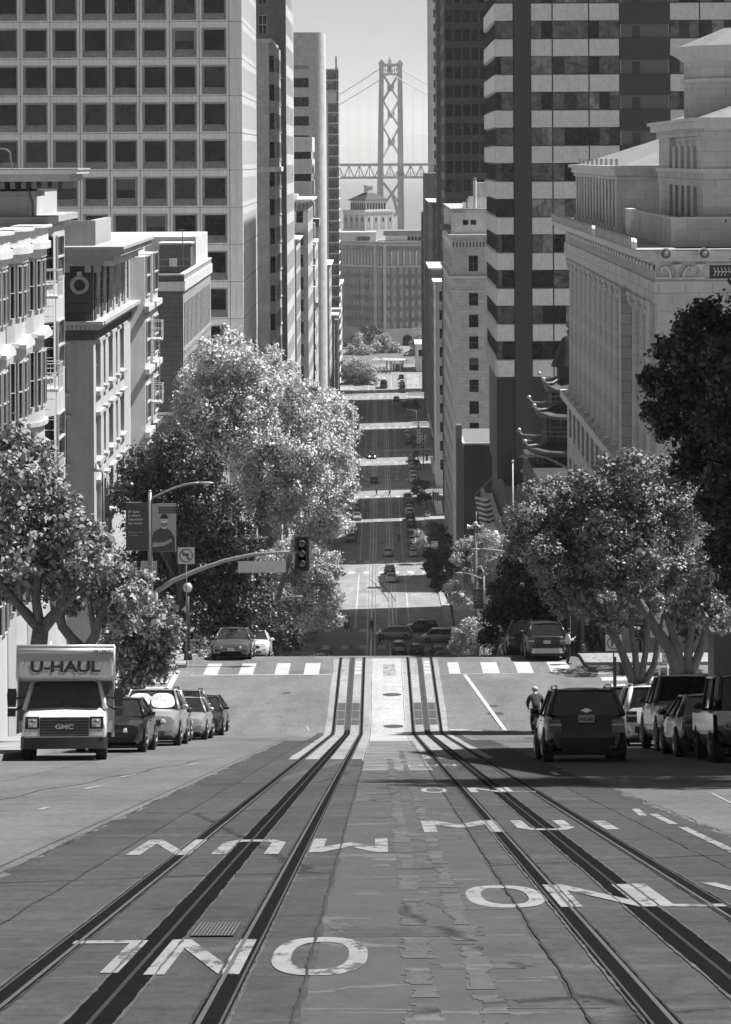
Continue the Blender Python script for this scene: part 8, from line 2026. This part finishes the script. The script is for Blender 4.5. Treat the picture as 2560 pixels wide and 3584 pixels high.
X,Yd=pix(1206,1610,600).x,600; zg=gz(Yd); root=thing('sign_panel_stand','dark rectangular banner pair on a pole over the left kerb in the distance','banner',(X,Yd,zg)); q=MB(); q.tube([(0,0,0),(0,0,Z(1580,Yd))],.1,'grey_metal',6); q.build('pole',root); q=MB(); q.box(-1.05,-.08,-.02,.02,Z(1620,Yd),Z(1592,Yd),'sign_dark'); q.build('banner',root); q=MB(); q.box(.08,1.0,-.02,.02,Z(1620,Yd),Z(1592,Yd),'sign_dark'); q.build('banner',root)
# railings and steps by the far-left pavement
root=thing('stair_railing','white stair railing glimpsed behind the leftmost plane trees','railing',(-12.4,97,gz(97)+.15))
q=MB(); q.tube([(0,0,1.0),(0,4,2.6)],.04,'light_metal',6); q.tube([(0,0,.5),(0,4,2.1)],.03,'light_metal',6)
for k in range(9): q.tube([(0,.5*k,.05),(0,.5*k,1.0+.2*k)],.02,'light_metal',5)
q.build('rail',root)
post_sign('street_name_sign','dark street-name blade at the far left edge behind the truck mirror',45,2212,2600,97,.62,'text',h=.2,text=('P',),m='sign_dark',cat='street sign')
# far plaza shelter, kiosk roofs
Yz=965; zg=gz(Yz); X=pix(1370,1280,Yz).x; root=thing('transit_shelter','white flat-roofed transit shelter with round columns at the far plaza','shelter',(X,Yz,zg))
q=MB(); n=24; q.lathe([(1,0),(1.02,.18),(.9,.45)],'roof_white',n); q.v=[(a*5.0,b_*4,pix(1370,1262,Yz).z-zg+c*1.2) for a,b_,c in q.v]; q.build('roof',root)
for k,(dx,dy) in enumerate(((-.9,-2),(.4,-2.2),(2.4,-2),(3.4,0),(-2.4,1))): q=MB(); q.tube([(dx,dy,0),(dx,dy,pix(1370,1262,Yz).z-zg)],.28 if k else .45,'white_paint',10); q.build('column',root,smooth=True)
q=MB(); q.box(-.3,3.3,0,.1,0,2.6,'glass'); q.build('glass_wall',root)
for px,lab in ((1308,'left white market canopy at the far plaza'),(1340,'right white market canopy at the far plaza')):
    Yz=985; X=pix(px,1280,Yz).x; root=thing('market_canopy',lab,'canopy',(X,Yz,gz(Yz)),group='market canopies'); q=MB(); q.frustum(0,0,2.6,3.6,1.8,1.5,.2,.2,'roof_white'); q.box(-1.8,1.8,-1.5,1.5,2.45,2.6,'white_paint'); q.build('canopy_top',root)
    for a in (-1.7,1.7):
        for c in (-1.4,1.4): q=MB(); q.tube([(a,c,0),(a,c,2.5)],.05,'light_metal',5); q.build('leg',root)
# ================================================================== PEOPLE
def skin(verts,edges,radii,root=0,sub=1):
    me=bpy.data.meshes.new('s'); me.from_pydata([tuple(v) for v in verts],edges,[]); o=bpy.data.objects.new('s',me); COL.objects.link(o)
    m=o.modifiers.new('k','SKIN'); m.use_smooth_shade=True
    if not me.skin_vertices: 
        bpy.context.view_layer.objects.active=o
    sv=me.skin_vertices[0].data
    for i,r in enumerate(radii): sv[i].radius=(r,r) if not isinstance(r,tuple) else r
    sv[root].use_root=True
    s=o.modifiers.new('b','SUBSURF'); s.levels=sub; s.render_levels=sub
    dg=bpy.context.evaluated_depsgraph_get(); out=bpy.data.meshes.new_from_object(o.evaluated_get(dg)); bpy.data.objects.remove(o); bpy.data.meshes.remove(me)
    out.polygons.foreach_set('use_smooth',[True]*len(out.polygons)); return out
mat('skin',.30,.6,.08,5); mat('hair',.02,.8,.2,20); mat('cloth_dark',.025,.9,.2,12); mat('cloth_mid',.11,.9,.2,12); mat('cloth_light',.55,.9,.08,12)
POSES={}
def pose(kind):
    """joint positions, facing -y, 1.74 m tall; returns dict"""
    J=dict(pel=(0,0,.94),wai=(0,0,1.08),che=(0,0,1.30),nec=(0,.0,1.47),hd1=(0,-.02,1.56),hd2=(0,-.02,1.66),
      lsh=(.18,0,1.42),rsh=(-.18,0,1.42),lel=(.24,.02,1.14),rel=(-.24,.02,1.14),lwr=(.25,-.06,.90),rwr=(-.25,-.06,.90),
      lhi=(.09,0,.90),rhi=(-.09,0,.90),lkn=(.10,-.03,.50),rkn=(-.10,-.03,.50),lan=(.10,.02,.09),ran=(-.10,.02,.09),lto=(.12,-.15,.03),rto=(-.12,-.15,.03))
    if kind=='walk': J.update(lkn=(.09,-.16,.52),lan=(.10,-.26,.10),lto=(.10,-.42,.08),rkn=(-.09,.06,.50),ran=(-.09,.30,.14),rto=(-.09,.20,.03),lel=(.23,.14,1.16),lwr=(.24,.10,.92),rel=(-.23,-.10,1.16),rwr=(-.22,-.26,.97))
    if kind=='phone': J.update(rel=(-.26,-.06,1.18),rwr=(-.16,-.26,1.30),lel=(.25,-.02,1.15),lwr=(.10,-.24,1.14),hd1=(0,-.04,1.56),hd2=(0,-.07,1.65),lan=(.14,.02,.09),lto=(.18,-.13,.03))
    if kind=='ride': J.update(pel=(0,.22,1.00),wai=(0,.16,1.14),che=(0,-.06,1.33),nec=(0,-.20,1.46),hd1=(0,-.27,1.53),hd2=(0,-.31,1.62),lsh=(.17,-.12,1.42),rsh=(-.17,-.12,1.42),lel=(.25,-.30,1.20),rel=(-.25,-.30,1.20),lwr=(.22,-.48,1.08),rwr=(-.22,-.48,1.08),
        lhi=(.09,.20,.95),rhi=(-.09,.20,.95),lkn=(.12,-.10,.66),rkn=(-.12,.0,.62),lan=(.11,.14,.34),ran=(-.11,.06,.20),lto=(.11,.0,.27),rto=(-.11,-.08,.15))
    if kind=='moto': J.update(pel=(0,.18,.86),wai=(0,.14,1.0),che=(0,.0,1.22),nec=(0,-.06,1.38),hd1=(0,-.10,1.46),hd2=(0,-.12,1.56),lsh=(.18,-.02,1.33),rsh=(-.18,-.02,1.33),lel=(.28,-.22,1.12),rel=(-.28,-.22,1.12),lwr=(.28,-.46,1.02),rwr=(-.28,-.46,1.02),
        lhi=(.1,.16,.83),rhi=(-.1,.16,.83),lkn=(.24,-.16,.66),rkn=(-.24,-.16,.66),lan=(.2,.0,.26),ran=(-.2,.0,.26),lto=(.2,-.14,.22),rto=(-.2,-.14,.22))
    return {k:Vector(v) for k,v in J.items()}
def hands(J,V_,E_,R_,s,wi):
    w=J[s+'wr']; e=J[s+'el']; d=(w-e).normalized(); side=Vector((1 if s=='l' else -1,0,0)); palm=w+d*.055
    V_.append(palm); R_.append(.026); pi_=len(V_)-1; E_.append((wi,pi_))
    f=d.cross(side).normalized()
    for k in range(4):
        b_=palm+d*.03+f*(.024-.016*k); V_.append(b_); R_.append(.010); E_.append((pi_,len(V_)-1)); L_=(.055,.065,.06,.045)[k]
        V_.append(b_+d*L_-side*.015); R_.append(.0085); E_.append((len(V_)-2,len(V_)-1))
    t=palm-d*.02+f*.035; V_.append(t); R_.append(.011); E_.append((pi_,len(V_)-1)); V_.append(t+d*.035+f*.012); R_.append(.009); E_.append((len(V_)-2,len(V_)-1))
def person_meshes(kind):
    if kind in POSES: return POSES[kind]
    J=pose(kind); order=['pel','wai','che','nec','hd1','hd2','lsh','rsh','lel','rel','lwr','rwr','lhi','rhi','lkn','rkn','lan','ran','lto','rto']; I={k:i for i,k in enumerate(order)}
    V_=[J[k] for k in order]; rad=dict(pel=.11,wai=.105,che=.13,nec=.055,hd1=.075,hd2=.088,lsh=.065,rsh=.065,lel=.042,rel=.042,lwr=.027,rwr=.027,lhi=.085,rhi=.085,lkn=.055,rkn=.055,lan=.036,ran=.036,lto=.035,rto=.035)
    R_=[rad[k] for k in order]; E_=[('pel','wai'),('wai','che'),('che','nec'),('nec','hd1'),('hd1','hd2'),('che','lsh'),('che','rsh'),('lsh','lel'),('rsh','rel'),('lel','lwr'),('rel','rwr'),('pel','lhi'),('pel','rhi'),('lhi','lkn'),('rhi','rkn'),('lkn','lan'),('rkn','ran'),('lan','lto'),('ran','rto')]
    E_=[(I[a],I[b_]) for a,b_ in E_]
    hd=(J['hd1']+J['hd2'])/2; V_.append(hd+Vector((0,-.095,0))); R_.append(.014); E_.append((I['hd1'],len(V_)-1))
    for s in 'lr': hands(J,V_,E_,R_,s,I[s+'wr'])
    body=skin(V_,E_,R_)
    def sub_(keys,edges,rr):
        ix={k:i for i,k in enumerate(keys)}; return skin([J[k] for k in keys],[(ix[a],ix[b_]) for a,b_ in edges],[rr[k] for k in keys])
    top=sub_(['pel','wai','che','nec','lsh','rsh','lel','rel','lwr','rwr'],[('pel','wai'),('wai','che'),('che','nec'),('che','lsh'),('che','rsh'),('lsh','lel'),('rsh','rel'),('lel','lwr'),('rel','rwr')],dict(pel=.145,wai=.135,che=.155,nec=.066,lsh=.082,rsh=.082,lel=.058,rel=.058,lwr=.04,rwr=.04))
    bot=sub_(['pel','lhi','rhi','lkn','rkn','lan','ran'],[('pel','lhi'),('pel','rhi'),('lhi','lkn'),('rhi','rkn'),('lkn','lan'),('rkn','ran')],dict(pel=.13,lhi=.10,rhi=.10,lkn=.073,rkn=.073,lan=.055,ran=.055))
    sh=MB()
    for s in 'lr':
        a,b_=J[s+'an'],J[s+'to']; sh.tube([a+Vector((0,.05,-.03)),a+Vector((0,0,-.03)),b_],[.045,.052,.035],'cloth_dark',8)
    shm=sh.mesh('shoe',True)
    hm=MB(); c=J['hd2']+Vector((0,.02,.03)); hm.ball(c,.105,'hair',12,(1,1.05,.9)); hmm=hm.mesh('hair',True)
    POSES[kind]=(body,top,bot,shm,hmm); return POSES[kind]
def person(label,X,Y,rz,kind='walk',top='cloth_dark',bot='cloth_dark',h=1.74,z=None,group=None,hat=None,bag=None):
    z=gz(Y)+.0 if z is None else z; root=thing('person',label,'person',(X,Y,z),(0,0,rz),group); k=h/1.74; root.scale=(k,k,k)
    ms=person_meshes(kind)
    for nm_,me,mt in (('body',ms[0],'skin'),('jacket',ms[1],top),('trousers',ms[2],bot),('shoes',ms[3],'cloth_dark'),('hair',ms[4],hat or 'hair')):
        me2=me.copy(); me2.materials.clear(); me2.materials.append(MATS[mt]); link(nm_,me2,root)
    if bag: q=MB(); q.ball((0,.17,1.25),.17,bag,10,(.85,.6,1.3)); q.build('backpack',root,smooth=True)
    return root
person('pedestrian in a light jacket looking at a phone beside the SUV on the crest',pix(1970,2300,121.5).x,121.5,PI*.55,'phone','cloth_light','cloth_dark',1.58,z=gz(121.5)+.02,hat='hair')
cyc=person('cyclist in a dark shirt riding away beside the black SUV',4.84,83.8,PI,'ride','cloth_dark','cloth_dark',1.70,z=gz(83.8),hat='sign_grey',bag=None)
cyc.rotation_euler=(Matrix.Rotation(slope(83.8),4,'X')@Matrix.Rotation(PI,4,'Z')).to_euler()
def bicycle(X,Y):
    root=thing('bicycle','dark road bicycle ridden by the cyclist beside the black SUV','bicycle',(X,Y,gz(Y))); root.rotation_euler=(Matrix.Rotation(slope(Y),4,'X')@Matrix.Rotation(PI,4,'Z')).to_euler()
    for y in (-.5,.52):
        q=MB(); n=24; q.tube([(0,y+.33*math.cos(2*PI*i/n),.34+.33*math.sin(2*PI*i/n)) for i in range(n+1)],.016,'tyre',6)
        for i in range(8): q.tube([(0,y,.34),(0,y+.32*math.cos(PI*i/4),.34+.32*math.sin(PI*i/4))],.003,'grey_metal',3)
        q.build('wheel',root)
    q=MB(); 
    for a,c in (((0,.12,.30),(0,.22,.88)),((0,.12,.30),(0,-.36,.82)),((0,.2,.80),(0,-.38,.86)),((0,.12,.30),(0,.52,.34)),((0,.2,.78),(0,.52,.34)),((0,-.38,.9),(0,-.5,.34))): q.tube([a,c],.018,'paint_black',6)
    q.build('frame',root); q=MB(); q.tube([(-.22,-.46,1.02),(-.2,-.36,1.0),(.2,-.36,1.0),(.22,-.46,1.02)],.014,'tyre',6); q.tube([(0,-.36,.98),(0,-.38,.9)],.015,'tyre',6); q.build('handlebar',root)
    q=MB(); q.ball((0,.22,.93),.1,'tyre',8,(.6,1.2,.35)); q.build('saddle',root)
    q=MB(); q.tube([(-.13,.06,.22),(-.06,.10,.28),(.06,.14,.32),(.13,.14,.36)],.014,'mid_metal',5); q.build('pedals',root)
bicycle(4.84,83.8)
person('motorcyclist riding away in the shade on the right, seen small',pix(1382,1900,508).x,508,PI,'moto','cloth_dark','cloth_dark',1.74,z=gz(508),hat='paint_black')
root=thing('motorcycle','dark motorcycle under its rider in the right lane','motorcycle',(pix(1382,1900,508).x,508,gz(508)),(0,0,PI))
for y in (-.68,.68): q=MB(); q.cyl((-.07,y,.32),.32,.14,'tyre',18,'x'); q.build('wheel',root)
q=MB(); q.prism([(-.55,.5),(-.2,.35),(.4,.35),(.75,.7),(.5,.85),(-.1,.82),(-.35,.95),(-.6,.8)],-.14,.14,'paint_black','x'); q.build('body',root); q=MB(); q.tube([(-.36,-.4,1.0),(0,-.5,.98),(.36,-.4,1.0)],.02,'tyre',6); q.build('handlebar',root); q=MB(); q.ball((0,.78,.75),.08,'lamp_tail',8); q.build('tail_light',root)
for (px,Y,rz,k,t,lb) in ((1193,374.5,PI/2,'walk','cloth_dark','left pedestrian of a dark pair on the far crosswalk at the left'),(1203,375.5,PI/2,'walk','cloth_mid','right pedestrian of a dark pair on the far crosswalk at the left'),
        (1285,374.5,PI,'walk','cloth_dark','dark pedestrian standing on the left track at the crossing'),(1312,360.2,PI/2,'walk','cloth_dark','pedestrian in black striding across in front of the minivan'),
        (1304,587.5,PI/2,'walk','cloth_dark','left of two distant pedestrians on the light crosswalk'),(1350,586,-PI/2,'walk','cloth_dark','right of two distant pedestrians, wearing a backpack')):
    X=pix(px,2000,Y).x; 
    a=person(lb,X,Y,rz,k,t,'cloth_dark',1.78,bag='cloth_dark' if 'backpack' in lb else None)
for (px,lb) in ((2035,'dark figure by the foot of the stout pole at the right corner'),(2072,'dark figure waiting behind the fence at the right corner')):
    person(lb,pix(px,2280,128).x,128,1.2,'walk','cloth_dark','cloth_dark',1.5,z=gz(128)+.15)
rr=random.Random(12)
for k in range(16):
    px=1322+rr.uniform(-2,58)*.62; Y=948+rr.uniform(0,14); person('small figure in the waiting crowd under the far plaza shelter',pix(px,1290,Y).x,Y,rr.uniform(0,6),'walk',rr.choice(['cloth_dark','cloth_dark','cloth_mid','cloth_light']),'cloth_dark',1.7,group='crowd at the far plaza')
